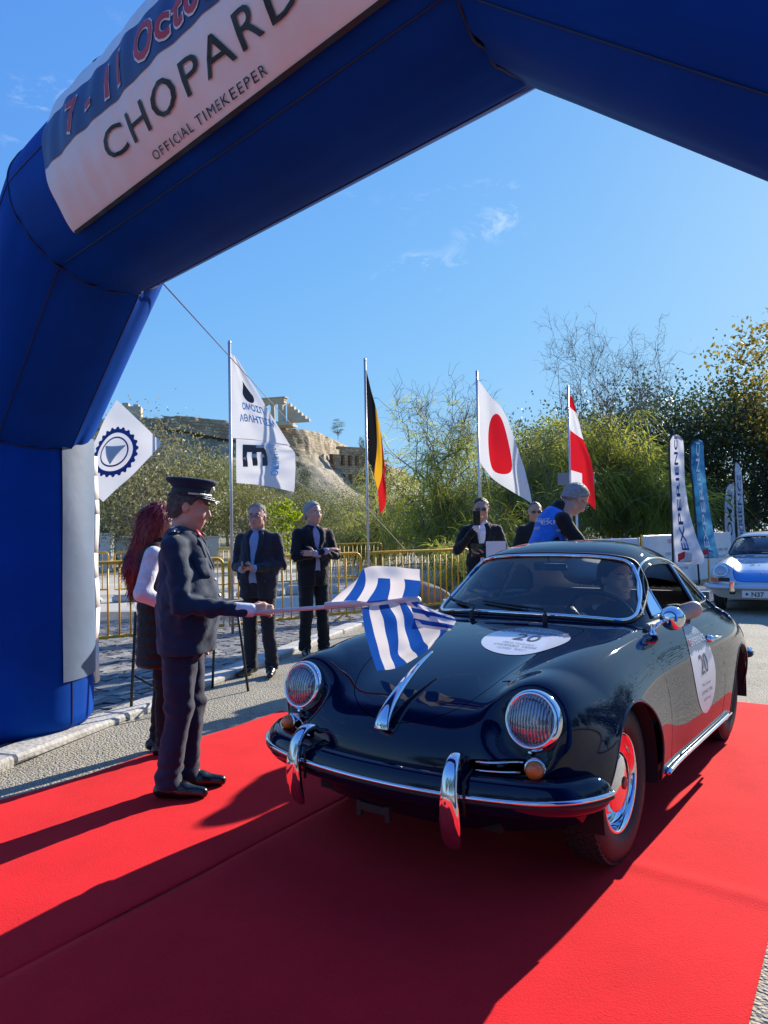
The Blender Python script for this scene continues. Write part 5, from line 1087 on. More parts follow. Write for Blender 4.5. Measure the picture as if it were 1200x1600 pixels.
# ---------------------------------------------------------------- flags, barriers, boards
class Cloth:
    'smooth surface through a grid of control points (rows = v, cols = u)'
    def __init__(s, rows, amp=.02, seed=0, fr=(7, 4)):
        s.P = np.array(rows, float); rs = np.random.RandomState(seed); s.ph = rs.rand(4)*6.28; s.amp = amp; s.fr = fr
        e1 = s.P[0, -1]-s.P[0, 0]+s.P[-1, -1]-s.P[-1, 0]; e2 = s.P[-1, 0]-s.P[0, 0]+s.P[-1, -1]-s.P[0, -1]; n = np.cross(e1, e2); s.n = n/max(np.linalg.norm(n), 1e-9)
        if s.n[1] > 0: s.n = -s.n
    def ev(s, u, v, off=0.):
        def cr(A, t):
            N = len(A); x = min(max(t, 0), 1)*(N-1); i = min(int(x), N-2); f = x-i; a, b, c, d = A[i-1] if i > 0 else 2*A[0]-A[1], A[i], A[i+1], A[i+2] if i+2 < N else 2*A[-1]-A[-2]
            return .5*(2*b+(c-a)*f+(2*a-5*b+4*c-d)*f*f+(3*b-a-3*c+d)*f**3)
        p = cr([cr(r, u) for r in s.P], v); a = s.amp*min(1, u*2.5)
        return p+s.n*(off+a*(math.sin(s.fr[0]*u+s.fr[1]*v+s.ph[0])+.5*math.sin(s.fr[0]*1.9*u-s.fr[1]*1.3*v+s.ph[1])+.3*math.sin(s.fr[1]*3.1*v+3*u+s.ph[2])))
    def mesh(s, name, m, parent, nu=28, nv=28):
        V = [s.ev(i/nu, k/nv) for k in range(nv+1) for i in range(nu+1)]; uv = [(i/nu, k/nv) for k in range(nv+1) for i in range(nu+1)]
        return mesh(name, V, [(k*(nu+1)+i, k*(nu+1)+i+1, (k+1)*(nu+1)+i+1, (k+1)*(nu+1)+i) for k in range(nv) for i in range(nu)], m, parent, True, uv=uv)
    def text(s, t, u0, v0, du, dv, m, parent, rot=0, name='print', shear=0, bold=0):
        'text whose box is du wide and dv tall in uv, lower left at u0,v0 (v grows downwards); rot in quarter turns'
        V, F_ = text_geo(t, 1., shear=shear, offset=bold, cuts=1); V[:, 0] -= V[:, 0].min(); V[:, 0] /= V[:, 0].max(); V[:, 1] -= V[:, 1].min(); V[:, 1] /= max(V[:, 1].max(), 1e-6); P = []
        for side in (.004, -.004):
            P = []
            for x, y, _ in V:
                if rot == 0: u, v = u0+x*du, v0-y*dv
                elif rot == 1: u, v = u0+(1-y)*du, v0-x*dv      # reads upwards
                else: u, v = u0+y*du, v0-dv+x*dv                # reads downwards
                P.append(s.ev(u, v, side))
            mesh(name, P, F_, m, parent, False)
    def shape(s, poly, m, parent, name='emblem', tri=None):
        for side in (.004, -.004): mesh(name, [s.ev(u, v, side) for u, v in poly], tri or [tuple(range(len(poly)))], m, parent, False)
def cloth_mat(name, bands, axis=0, disc=None, alt=None, trans=.35):
    'bands: (start, colour) along u or v; disc: (u,v,ru,rv,colour); alt: (axis2 threshold, start, colour) patch'
    m = bpy.data.materials.new(name); m.use_nodes = True; n = m.node_tree.nodes; l = m.node_tree.links.new; p = n['Principled BSDF']; o = n['Material Output']; p.inputs['Roughness'].default_value = .7; p.inputs['Specular IOR Level'].default_value = .2
    uv = n.new('ShaderNodeUVMap'); sp = n.new('ShaderNodeSeparateXYZ'); l(uv.outputs[0], sp.inputs[0]); r = n.new('ShaderNodeValToRGB'); r.color_ramp.interpolation = 'CONSTANT'
    while len(r.color_ramp.elements) < len(bands): r.color_ramp.elements.new(1)
    while len(r.color_ramp.elements) > max(len(bands), 1): r.color_ramp.elements.remove(r.color_ramp.elements[-1])
    for e, (q, c) in zip(r.color_ramp.elements, bands): e.position = q; e.color = (*c, 1)
    l(sp.outputs[axis], r.inputs[0]); src = r.outputs[0]
    if disc:
        mp = n.new('ShaderNodeMapping'); mp.inputs['Location'].default_value = (-disc[0]/disc[2], -disc[1]/disc[3], 0); mp.inputs['Scale'].default_value = (1/disc[2], 1/disc[3], 1); ln = n.new('ShaderNodeVectorMath'); ln.operation = 'LENGTH'; lt = n.new('ShaderNodeMath'); lt.operation = 'LESS_THAN'; lt.inputs[1].default_value = 1
        l(uv.outputs[0], mp.inputs[0]); l(mp.outputs[0], ln.inputs[0]); l(ln.outputs['Value'], lt.inputs[0]); x = n.new('ShaderNodeMix'); x.data_type = 'RGBA'; l(lt.outputs[0], x.inputs[0]); l(src, x.inputs[6]); x.inputs[7].default_value = (*disc[4], 1); src = x.outputs[2]
    if alt:
        for (u0, u1, v0, v1, c) in alt:
            q = None
            for ax, a, b in ((0, u0, u1), (1, v0, v1)):
                g = n.new('ShaderNodeMath'); g.operation = 'GREATER_THAN'; g.inputs[1].default_value = a; h = n.new('ShaderNodeMath'); h.operation = 'LESS_THAN'; h.inputs[1].default_value = b; mm = n.new('ShaderNodeMath'); mm.operation = 'MULTIPLY'
                l(sp.outputs[ax], g.inputs[0]); l(sp.outputs[ax], h.inputs[0]); l(g.outputs[0], mm.inputs[0]); l(h.outputs[0], mm.inputs[1])
                if q is None: q = mm.outputs[0]
                else: m3 = n.new('ShaderNodeMath'); m3.operation = 'MULTIPLY'; l(q, m3.inputs[0]); l(mm.outputs[0], m3.inputs[1]); q = m3.outputs[0]
            x = n.new('ShaderNodeMix'); x.data_type = 'RGBA'; l(q, x.inputs[0]); l(src, x.inputs[6]); x.inputs[7].default_value = (*c, 1); src = x.outputs[2]
    l(src, p.inputs['Base Color']); t = n.new('ShaderNodeBsdfTranslucent'); l(src, t.inputs[0]); mx = n.new('ShaderNodeMixShader'); mx.inputs[0].default_value = trans; l(p.outputs[0], mx.inputs[1]); l(t.outputs[0], mx.inputs[2]); l(mx.outputs[0], o.inputs[0])
    return m
WH, NV, RD, BLU = (.78, .77, .80), (.02, .04, .22), (.62, .012, .022), (.012, .10, .52)
M_pole = mat('pole_aluminium', (.55, .56, .58), .35, .6); M_navyprint = mat('print_navy', (.015, .04, .26), .6); M_skyprint = mat('print_sky', (.16, .50, .80), .6); M_greyprint = mat('print_grey', (.05, .05, .06), .6)
def flagpole(x, y, ztop, label, lean=(0, 0)):
    e = empty('flag', (x, y, .01), label=label, cat='flag', group='flags on poles along the barrier'); MB().tube([(0, 0, 0), (lean[0], lean[1], ztop)], .021, 10).build('pole', M_pole, e, True); MB().lathe([(.021, 0), (.026, .01), (.02, .035), (.0005, .045)], 10, Matrix.Translation((lean[0], lean[1], ztop))).build('finial', M_pole, e, True)
    return e
def rel(rows, e): o = np.array(e.location); return [[np.array(p)-o for p in r] for r in rows]
# white flag with blue toothed-wheel emblem, its pole behind the arch leg
e = flagpole(-4.02, 9.2, 3.75, 'white flag with a blue cogwheel emblem showing beside the arch leg')
c = Cloth(rel([[(-3.98, 9.2, 2.30), (-3.73, 9.23, 2.73), (-3.46, 9.2, 3.205)], [(-3.86, 9.15, 2.12), (-3.46, 9.12, 2.52), (-3.13, 9.12, 2.90)], [(-3.60, 9.1, 1.87), (-3.20, 9.07, 2.22), (-2.80, 9.0, 2.60)]], e), .015, 1)
fl = c.mesh('cloth', cloth_mat('flag_white', [(0, WH)]), e)
def ringpoly(r0, r1, n=60, cu=.5, cv=.5, a=(.30, .36), teeth=0):
    V = []; F_ = []
    for k in range(n):
        t = 2*math.pi*k/n; rr = r1*(1+(.09 if teeth and (k*teeth//n*2 != (k*teeth*2)//n) else 0)); V += [(cu+a[0]*r0*math.cos(t), cv+a[1]*r0*math.sin(t)), (cu+a[0]*rr*math.cos(t), cv+a[1]*rr*math.sin(t))]
    for k in range(n): j = (k+1) % n; F_.append((2*k, 2*k+1, 2*j+1, 2*j))
    return V, F_
V, F_ = ringpoly(.84, 1.0, 96, teeth=24); c.shape(V, M_navyprint, fl, 'cogwheel_ring', F_); V, F_ = ringpoly(.60, .66); c.shape(V, M_navyprint, fl, 'inner_ring', F_)
c.shape([(.5+.17*math.cos(t), .5+.20*math.sin(t)) for t in (.4, 2.5, 4.6)], M_navyprint, fl, 'triangle')
# federation flag, folded over itself: upper and lower half
e = flagpole(-2.135, 9.93, 4.11, 'white flag with light blue Greek lettering, tallest pole left of the suited men', (-.0, 0))
c = Cloth(rel([[(-2.105, 9.9, 3.96), (-2.06, 9.88, 3.93), (-2.02, 9.87, 3.89)], [(-2.11, 9.9, 3.37), (-1.90, 9.84, 3.34), (-1.64, 9.8, 3.24)], [(-2.112, 9.9, 2.775), (-1.70, 9.78, 2.72), (-1.26, 9.7, 2.62)]], e), .012, 2)
fl = c.mesh('cloth', cloth_mat('flag_white2', [(0, WH)]), e)
c.text('ΟΜΟΣΠ', .34, .66, .52, .085, M_skyprint, fl, shear=.2, bold=.025); c.text('ΑΘΛΗΤΙΣΜ', .20, .80, .76, .090, M_skyprint, fl, shear=.2, bold=.025)
c.shape([(.60+.16*math.cos(t)*(1 if math.sin(t) > 0 else (1+math.sin(t)*.9)), .46+.10*math.sin(t)*(1 if math.sin(t) > 0 else 1.6)) for t in np.linspace(0, 6.28, 22)[:-1]], M_greyprint, fl, 'drop_emblem')
c = Cloth(rel([[(-2.04, 9.86, 2.76), (-1.66, 9.78, 2.71), (-1.30, 9.70, 2.64)], [(-2.045, 9.86, 2.44), (-1.62, 9.72, 2.43), (-1.19, 9.66, 2.46)], [(-2.04, 9.84, 2.14), (-1.62, 9.7, 2.08), (-1.215, 9.6, 1.985)]], e), .018, 3, (5, 9))
fl = c.mesh('cloth', MATS.get('x') or bpy.data.materials['flag_white2'], e); c.text('E', .12, .62, .42, .50, M_greyprint, fl, rot=2, bold=.03); c.text('ΟΚΙΝΗΤΟΥ', .60, .80, .13, .74, M_skyprint, fl, rot=1, bold=.01)
# Belgian, Japanese and red-white-red flags
e = flagpole(-.262, 11.35, 4.18, 'black, yellow and red flag hanging limp from its pole')
c = Cloth(rel([[(-.243, 11.3, 4.03), (-.145, 11.28, 3.61), (-.03, 11.24, 3.04), (.035, 11.2, 2.50)], [(-.243, 11.3, 3.30), (-.13, 11.2, 2.88), (-.01, 11.16, 2.42), (.03, 11.14, 1.90)], [(-.243, 11.3, 2.57), (-.16, 11.26, 2.40), (-.10, 11.2, 2.10), (-.075, 11.18, 1.71)]], e), .02, 4, (9, 3))
c.mesh('cloth', cloth_mat('flag_belgian', [(0, (.010, .010, .012)), (.42, (.85, .42, .02)), (.69, (.62, .015, .02))]), e)
e = flagpole(1.655, 12.25, 4.155, 'white flag with a large red disc on a leaning silver pole')
c = Cloth(rel([[(1.665, 12.2, 4.04), (1.86, 12.1, 3.72), (2.09, 12.0, 3.38), (2.38, 11.93, 2.45)], [(1.668, 12.2, 3.32), (1.80, 12.0, 3.05), (2.02, 11.95, 2.72), (2.45, 11.9, 2.10)], [(1.67, 12.2, 2.60), (1.76, 12.05, 2.42), (1.95, 12.0, 2.22), (2.482, 11.9, 1.86)]], e), .022, 5, (6, 3))
c.mesh('cloth', cloth_mat('flag_japanese', [(0, WH)], disc=(.56, .50, .24, .38, RD)), e)
e = flagpole(3.545, 13.45, 4.11, 'red and white striped flag drooping from the rightmost silver pole')
c = Cloth(rel([[(3.555, 13.4, 3.97), (3.58, 13.38, 3.93), (3.60, 13.36, 3.90)], [(3.55, 13.4, 3.35), (3.66, 13.3, 3.22), (3.75, 13.25, 3.14)], [(3.55, 13.4, 2.80), (3.72, 13.2, 2.72), (3.885, 13.2, 2.62)], [(3.55, 13.4, 2.12), (3.74, 13.2, 1.96), (3.93, 13.2, 1.765)]], e), .02, 6, (5, 7))
c.mesh('cloth', cloth_mat('flag_austrian', [(0, RD), (.12, WH), (.36, RD)], axis=1, alt=[(-.1, .42, .80, 1.1, WH)]), e)

# hand flag: blue and white stripes with cross, held by the officer
e = empty('hand_flag', (-.675, 3.755, .99), label='blue and white striped flag with a white cross on a pole in the officer\'s hand', cat='flag'); o_ = np.array(e.location)
MB().tube([np.array((-.735, 3.80, .978))-o_, np.array((.150, 3.11, 1.094))-o_], .0105, 10).build('pole', mat('pole_white', (.62, .60, .62), .4), e, True)
GB = (.012, .085, .42)
c = Cloth(rel([[(-.13, 3.33, 1.175), (-.085, 3.30, 1.232), (.03, 3.19, 1.238), (.150, 3.10, 1.228)], [(-.21, 3.39, 1.112), (-.07, 3.24, 1.160), (.04, 3.15, 1.170), (.149, 3.10, 1.162)], [(-.285, 3.45, 1.045), (-.12, 3.31, 1.066), (.02, 3.20, 1.083), (.139, 3.12, 1.096)]], e), .010, 7, (9, 3))
c.mesh('cloth', cloth_mat('flag_greek_canton', [(0, WH), (.13, GB), (.27, WH), (.42, GB), (.64, WH), (.80, GB)], alt=[(.42, 1.1, -.1, .38, WH)]), e)
MB().tube([np.array((-.290, 3.452, 1.046))-o_, np.array((.142, 3.116, 1.097))-o_], .0145, 8).build('sleeve', mat('sleeve_white', (.66, .64, .70), .7), e, True)
c = Cloth(rel([[(-.11, 3.29, 1.045), (-.02, 3.21, 1.066), (.07, 3.15, 1.078), (.145, 3.11, 1.088)], [(-.10, 3.26, .955), (.0, 3.16, .985), (.11, 3.10, .985), (.235, 3.06, 1.035)], [(-.075, 3.24, .86), (.02, 3.14, .87), (.13, 3.07, .905), (.28, 3.05, 1.002)], [(-.045, 3.22, .770), (.05, 3.13, .80), (.15, 3.08, .865), (.245, 3.06, .942)]], e), .014, 8, (9, 6))
c.mesh('cloth', cloth_mat('flag_greek_stripes', [(0, GB), (.13, WH), (.30, GB), (.46, WH), (.60, GB), (.74, WH), (.88, GB)]), e)
c = Cloth(rel([[(.10, 3.13, 1.085), (.18, 3.07, 1.066), (.285, 3.05, 1.026)], [(.115, 3.10, 1.045), (.19, 3.05, 1.035), (.30, 3.04, 1.008)], [(.125, 3.09, .985), (.20, 3.045, .975), (.27, 3.04, .968)]], e), .010, 9, (6, 4))
c.mesh('cloth', cloth_mat('flag_greek_fold', [(0, WH), (.30, GB), (.52, WH), (.74, GB), (.9, WH)], axis=1), e)

# ---- yellow crowd barriers: frame, bars, feet
M_yel = mat('barrier_yellow', (.78, .40, .02), .45, var=.25, vscale=7, bump=.1, bscale=30)
def make_barrier(w=2.30, h=1.08):
    e = empty('crowd_barrier'); r = .10
    pts = [(0, 0, .14), (0, 0, h-r)]+[(r-r*math.cos(t), 0, h-r+r*math.sin(t)) for t in np.linspace(.3, 1.57, 5)]+[(w-r+r*math.sin(t), 0, h-r+r*math.cos(t)) for t in np.linspace(0, 1.3, 5)]+[(w, 0, h-r), (w, 0, .14)]
    MB().tube(pts, .023, 8, closed=True).build('frame', M_yel, e, True)
    MB().tube([(.02, 0, h-.22), (.12, 0, h-.22)], .014, 6).build('hook', M_yel, e, True)
    bar = MB().tube([(0, 0, .14), (0, 0, h-.012)], .0125, 6).build('bar', M_yel, e, True); n_ = 15
    for k in range(n_):
        o = bar if k == 0 else bar.copy()
        if k: COL.objects.link(o)
        o.parent = e; o.location = (w*(k+1)/(n_+1), 0, 0)
    for x in (.32, w-.32): MB().tube([(x, -.28, .015), (x, -.2, .03), (x, 0, .14), (x, .2, .03), (x, .28, .015)], .016, 6).build('foot', M_yel, e, True)
    return e
bar0 = make_barrier()
spots = [(-4.08, 8.58, .014, 38.5, 'yellow crowd barrier with its end beside the white arch panel', ''), (-2.21, 10.09, .014, 38.0, 'yellow crowd barrier directly behind the two suited men', ''), (-.27, 11.62, .014, 38.0, 'yellow crowd barrier in front of the boulders, left of the navy car', ''),
 (2.1, 13.3, .0, 16, 'yellow crowd barrier behind the man in the blue vest', '')]
far = [(-11.6, 16.9, .0), (-9.2, 17.4, .0), (-6.8, 17.9, .0), (-4.4, 18.7, .02), (-2.0, 19.8, .06), (.4, 21.4, .16), (2.75, 22.4, .24), (5.0, 22.9, .28), (7.3, 23.2, .3)]
for i, (x, y, z, a, lb, _) in enumerate(spots):
    o = bar0 if i == 0 else copy_tree(bar0); o.location = (x, y, z); o.rotation_euler = (0, 0, rad(a)); tag(o, lb, 'barrier', 'yellow crowd barriers')
for i, (x, y, z) in enumerate(far):
    o = copy_tree(bar0); o.location = (x, y, z); nx = far[min(i+1, len(far)-1)]; pv = far[i] if i+1 < len(far) else far[i-1]
    o.rotation_euler = (0, 0, math.atan2(nx[1]-pv[1], nx[0]-pv[0]) if i+1 < len(far) else rad(8)); tag(o, '%s faded yellow crowd barrier from the left in the far row across the square' % ['first', 'second', 'third', 'fourth', 'fifth', 'sixth', 'seventh', 'eighth', 'ninth'][i], 'barrier', 'far row of crowd barriers')
# ---- sponsor boards
M_board = mat('board_white', (.74, .74, .76), .45, var=.05, vscale=3); M_dim = mat('print_dim', (.16, .17, .19), .6)
def board(a, b, zt, label, big=None, rows=None):
    a = Vector(a); b = Vector(b); L_ = (b-a).length; e = empty('sponsor_board', (a.x, a.y, 0), math.atan2(b.y-a.y, b.x-a.x), label=label, cat='sponsor board', group='white sponsor boards at the roadside')
    pn = MB().box((L_/2, 0, zt/2+.05), (L_-.06, .035, zt-.12), bev=.015).build('panel', M_board, e)
    for x in (.0, L_): MB().tube([(x, .02, .0), (x, .02, zt+.01)], .02, 8).build('post', M_yel, e, True)
    for x in (.25, L_-.25): MB().tube([(x, -.25, .012), (x, 0, .10), (x, .25, .012)], .016, 6).build('foot', M_yel, e, True)
    if big:
        V, F_ = text_geo(big, .38, 'CENTER', shear=.2, offset=.016, cuts=0); V[:, 0] *= L_*.62/(V[:, 0].max()-V[:, 0].min()); mesh('lettering', [(x+L_*.56, -.0205, y+zt-.46) for x, y, _ in V], F_, M_greyprint, pn, False)
    for s_, sz, z, m_ in rows or []:
        V, F_ = text_geo(s_, sz, 'CENTER', cuts=0); mesh('lettering', [(x+L_/2, -.0205, y+z) for x, y, _ in V], F_, m_, pn, False)
rw_ = [('1000  EXPERIENCE', .15, 1.06, M_red), ('GREECE', .08, .96, M_dim), ('OMAE   CHOPARD   CLASSIC', .11, .78, M_dim), ('PARTNER  RALLY  ATHENS', .10, .60, M_dim), ('ATHENS  GREECE  OMAE', .10, .42, M_dim), ('RALLY  PARTNER', .10, .26, M_dim)]
board((3.86, 14.5, 0), (5.50, 15.35, 0), 1.22, 'white roadside board with large dark lettering, seen above the coupe roof', big='OMAE')
board((5.62, 15.5, 0), (8.20, 18.1, 0), 1.27, 'white board with rows of small logos behind the white feather flag', rows=rw_)
board((8.30, 18.25, 0), (9.73, 20.0, 0), 1.30, 'narrow white board beyond the blue feather flag', rows=rw_[2:5])
# ---- feather flags
def feather(base, rows, label, m, texts, polex=0, badge=None, group='tall feather flags'):
    'rows: (left offset, right offset, z) from the pole foot'
    e = empty('feather_flag', base, rad(-6), label=label, cat='feather flag', group=group); n = len(rows)
    rows_ = [[(l_, 0, z), ((l_+r_)/2, -.05, z), (r_, -.02, z)] for l_, r_, z in rows]
    c = Cloth(rows_, .022, int(base[0]*7) % 30, (5, 16)); fl = c.mesh('cloth', m, e, 14, 60)
    v, f = tube_geo([(rows[-1][0]+.02, .01, 0)]+[(l_-.012, 0, z) for l_, r_, z in rows[::-1]]+[((rows[0][0]+rows[0][1])/2, 0, rows[0][2]+.03), (rows[0][1]+.02, 0, rows[0][2]-.03), (rows[1][1]+.005, 0, rows[1][2]+.02)], .022, 6); mesh('pole', v, f, mat('pole_black', (.012, .012, .014), .4), e)
    MB().lathe([(.0005, .05), (.1, .05), (.30, .03), (.33, .0)], 20, Matrix.Translation((rows[-1][0]+.02, 0, 0))).build('base', MATS['pole_black'], e, True)
    for t in texts: c.text(*t[:5], t[5], fl, rot=1, shear=t[6] if len(t) > 6 else 0, bold=.012)
    if badge:
        u0, v0, du, dv = badge; c.shape([(u0, v0+dv*.18), (u0+du*.5, v0), (u0+du, v0+dv*.18), (u0+du, v0+dv), (u0, v0+dv)], M_redb, fl, 'badge'); c.text('1000', u0+du*.12, v0+dv*.95, du*.32, dv*.7, M_pw, fl, rot=1, name='badge_print'); c.text('MIGLIA', u0+du*.55, v0+dv*.95, du*.32, dv*.7, M_pw, fl, rot=1, name='badge_print')
    return e
M_redb = mat('badge_red', (.60, .02, .03), .5); M_fw = cloth_mat('feather_white', [(0, (.74, .74, .80))], trans=.3); M_fb = cloth_mat('feather_blue', [(0, (.03, .16, .34)), (.5, (.08, .30, .52))], trans=.3)
feather((6.285, 15.5, .0), [(.06, .16, 3.44), (.0, .27, 3.32), (-.01, .28, 2.9), (.0, .29, 2.4), (.0, .36, 1.75), (.0, .50, 1.15), (.0, .64, .78), (.0, .62, .62)], 'tall white feather flag with dark vertical lettering and red badge', M_fw, [('EXPERIENCE', .30, .79, .24, .72, M_navyprint)], badge=(.14, .80, .45, .15))
feather((7.60, 17.4, .0), [(.05, .20, 3.55), (-.03, .27, 3.42), (-.05, .27, 2.9), (.0, .30, 2.4), (.03, .38, 1.75), (.05, .44, 1.15), (.05, .52, .78), (.05, .50, .66)], 'tall blue feather flag with white vertical lettering and red badge', M_fb, [('EXPERIENCE', .36, .79, .27, .72, M_pw)], badge=(.20, .80, .55, .15))
feather((10.55, 22.0, .0), [(.15, .32, 2.75), (.06, .30, 2.6), (.0, .28, 2.2), (-.02, .28, 1.6), (-.02, .28, 1.0), (-.02, .28, .45), (-.02, .26, .3)], 'short pale feather flag with bold slanted black lettering', M_fw, [('OMAE', .25, .62, .5, .42, M_black, .25)])
feather((10.95, 22.1, .0), [(.02, .09, 3.42), (.0, .18, 3.2), (.0, .22, 2.7), (.0, .22, 2.0), (.02, .24, 1.4), (.02, .42, 1.0), (.02, .66, .5), (.02, .66, .4)], 'slender white feather flag, the furthest of the four feather flags', M_fw, [('EXPERIENCE', .25, .80, .5, .6, M_navyprint)], badge=(.10, .78, .35, .15))
# ---- black folding stand behind the officer
e = empty('folding_stand', (-1.55, 6.25, 0), label='black folding stand with thin legs on the pavement behind the officer', cat='stand')
M_blk = mat('stand_black', (.010, .010, .011), .45)
for a, b in (((.30, .18, 0), (.22, .10, .80)), ((-.06, .34, 0), (.0, .25, .80)), ((-.49, -.56, .0), (-.46, -.52, .80)), ((-.05, -.45, .0), (-.08, -.40, .80))): MB().tube([a, b], .012, 6).build('leg', M_blk, e, True)
MB().tube([(-.48, -.54, .30), (-.30, -.35, .12), (-.08, -.42, .20)], .009, 6).build('brace', M_blk, e, True); MB().tube([(-.46, -.52, .46), (0, .25, .46)], .009, 6).build('brace', M_blk, e, True)
MB().box((-.08, -.14, .815), (.34, .86, .03), -.52, bev=.01).build('top', M_blk, e)
# ---- boulders behind the barrier
M_rock = surf_mat('boulder', (.17, .145, .12), (.34, .30, .25), 3, None, 9, .8, 12); random.seed(8)
for i, (x, y, r_, lb) in enumerate(((.75, 13.6, .62, 'largest grey boulder behind the yellow barrier'), (1.55, 13.9, .45, 'grey boulder right of the largest one, beside the navy car'), (.15, 14.3, .34, 'grey boulder left of the largest one behind the barrier'), (1.15, 13.1, .30, 'small low boulder in front of the largest one'))):
    F = Field((-r_*1.3, -r_, 0), (r_*1.3, r_, r_*1.15), r_/14); F.ell((0, 0, r_*.35), (r_*.95, r_*.75, r_*.62), k=.02)
    for k in range(7):
        n_ = np.array([random.gauss(0, 1), random.gauss(0, 1), random.gauss(.2, .6)]); n_ /= np.linalg.norm(n_); F.clip(n_, float(n_ @ np.array([0, 0, r_*.35]))+r_*random.uniform(.42, .62), k=r_*.06)
    F.noise(.012, 9/r_, i); o = F.build('boulder', M_rock, None); o.location = (x, y, -.05); o.rotation_euler = (0, 0, i*1.3); tag(o, lb, 'boulder', 'boulders behind the barrier')
# ---- grey road sign in the trees
e = empty('road_sign', (4.35, 16.0, 0), .1, label='back of a grey road sign on a post among the trees', cat='sign'); MB().tube([(0, .03, 0), (0, .03, 2.72)], .03, 8).build('post', M_pole, e, True); MB().box((0, 0, 2.56), (.86, .03, .28), bev=.01).build('panel', mat('sign_grey', (.22, .24, .27), .5), e)
# ---------------------------------------------------------------- hillside, citadel rock, trees
def hillz(x, y):
    t = np.clip((y-24)/120., 0, .95); sx = np.clip((6-x)/44., 0, 1); sx = sx*sx*(3-2*sx)
    return -.03+14.5*t**1.5*sx+.25*np.sin(x*.21+1)*np.sin(y*.17)*np.minimum(1, t*8)*sx
M_hill = surf_mat('hillside', (.20, .17, .10), (.40, .35, .24), .18, (.13, .15, .07), 1.6, .5, 3)
xs = np.linspace(-170, 60, 116); ys = np.concatenate([np.linspace(22, 60, 40), np.linspace(63, 330, 70)]); X_, Y_ = np.meshgrid(xs, ys); Z_ = hillz(X_, Y_); V = np.stack([X_, Y_, Z_], -1).reshape(-1, 3)
tag(mesh('hillside', V, gridfaces(len(ys), len(xs)), M_hill), kind='structure')
# rock of the citadel: a cliff along a curved plan, masonry wall on its crown
plan = smoothpath([(-120, 150), (-75, 136), (-52, 138), (-42.5, 140), (-31, 150), (-18.5, 160), (-13, 180), (-9, 203), (-4, 232), (4, 262), (16, 300)], 16)
ln = np.concatenate([[0], np.cumsum(np.linalg.norm(np.diff(plan, axis=0), axis=1))]); tg = np.gradient(plan, axis=0); tg /= np.linalg.norm(tg, axis=1, keepdims=True); pn = np.stack([tg[:, 1], -tg[:, 0]], 1)
rs = np.random.RandomState(4)
def fbm(a, b, seed, oct_=5):
    r_ = np.random.RandomState(seed); t = 0; am = 1.
    for o in range(oct_):
        for _ in range(3): d = r_.normal(size=2); t = t+am/3*np.sin((a*d[0]+b*d[1])*(2**o)*.35+r_.rand()*6.28)
        am *= .55
    return t
nl = 420; li = np.linspace(0, ln[-1], nl); px_ = np.interp(li, ln, plan[:, 0]); py_ = np.interp(li, ln, plan[:, 1]); nx_ = np.interp(li, ln, pn[:, 0]); ny_ = np.interp(li, ln, pn[:, 1])
crown = 24.9+np.where(px_ < -36, .25*fbm(li*.6, 0*li, 3)+.5, .0)-np.clip((-44-px_)/30, 0, 1)*1.0      # top of the rock
wallbase = np.interp(px_, [-60, -44, -30, -18, -8, 10], [24.2, 23.2, 21.5, 17.5, 16.5, 16])
rows = 46; V = []
for k in range(rows+1):
    u = k/rows; z = 4+(crown-4)*u; slope = (1-u)**1.4*16; rough = fbm(li*.55, z*.8, 9)*(1.1-.5*u)+fbm(li*2.2, z*2.5, 10)*.35
    inset = np.where(z > wallbase-.4, -1.2, 0)
    V.append(np.stack([px_+nx_*(slope+rough*.9+inset), py_+ny_*(slope+rough*.9+inset), z+fbm(li*1.5, z, 12)*.25], 1))
V.append(np.stack([px_-nx_*14, py_-ny_*14, crown+.2], 1)); V = np.concatenate(V)
M_rockc = surf_mat('cliff_rock', (.27, .22, .165), (.48, .41, .31), .16, (.17, .16, .09), .4, .9, .9)
M_mason = surf_mat('citadel_masonry', (.36, .27, .165), (.60, .49, .33), .5, (.26, .20, .13), .9, .9, 1.4)
M_marble = surf_mat('old_marble', (.50, .41, .28), (.66, .56, .41), .8, None, 2, .4, 3)
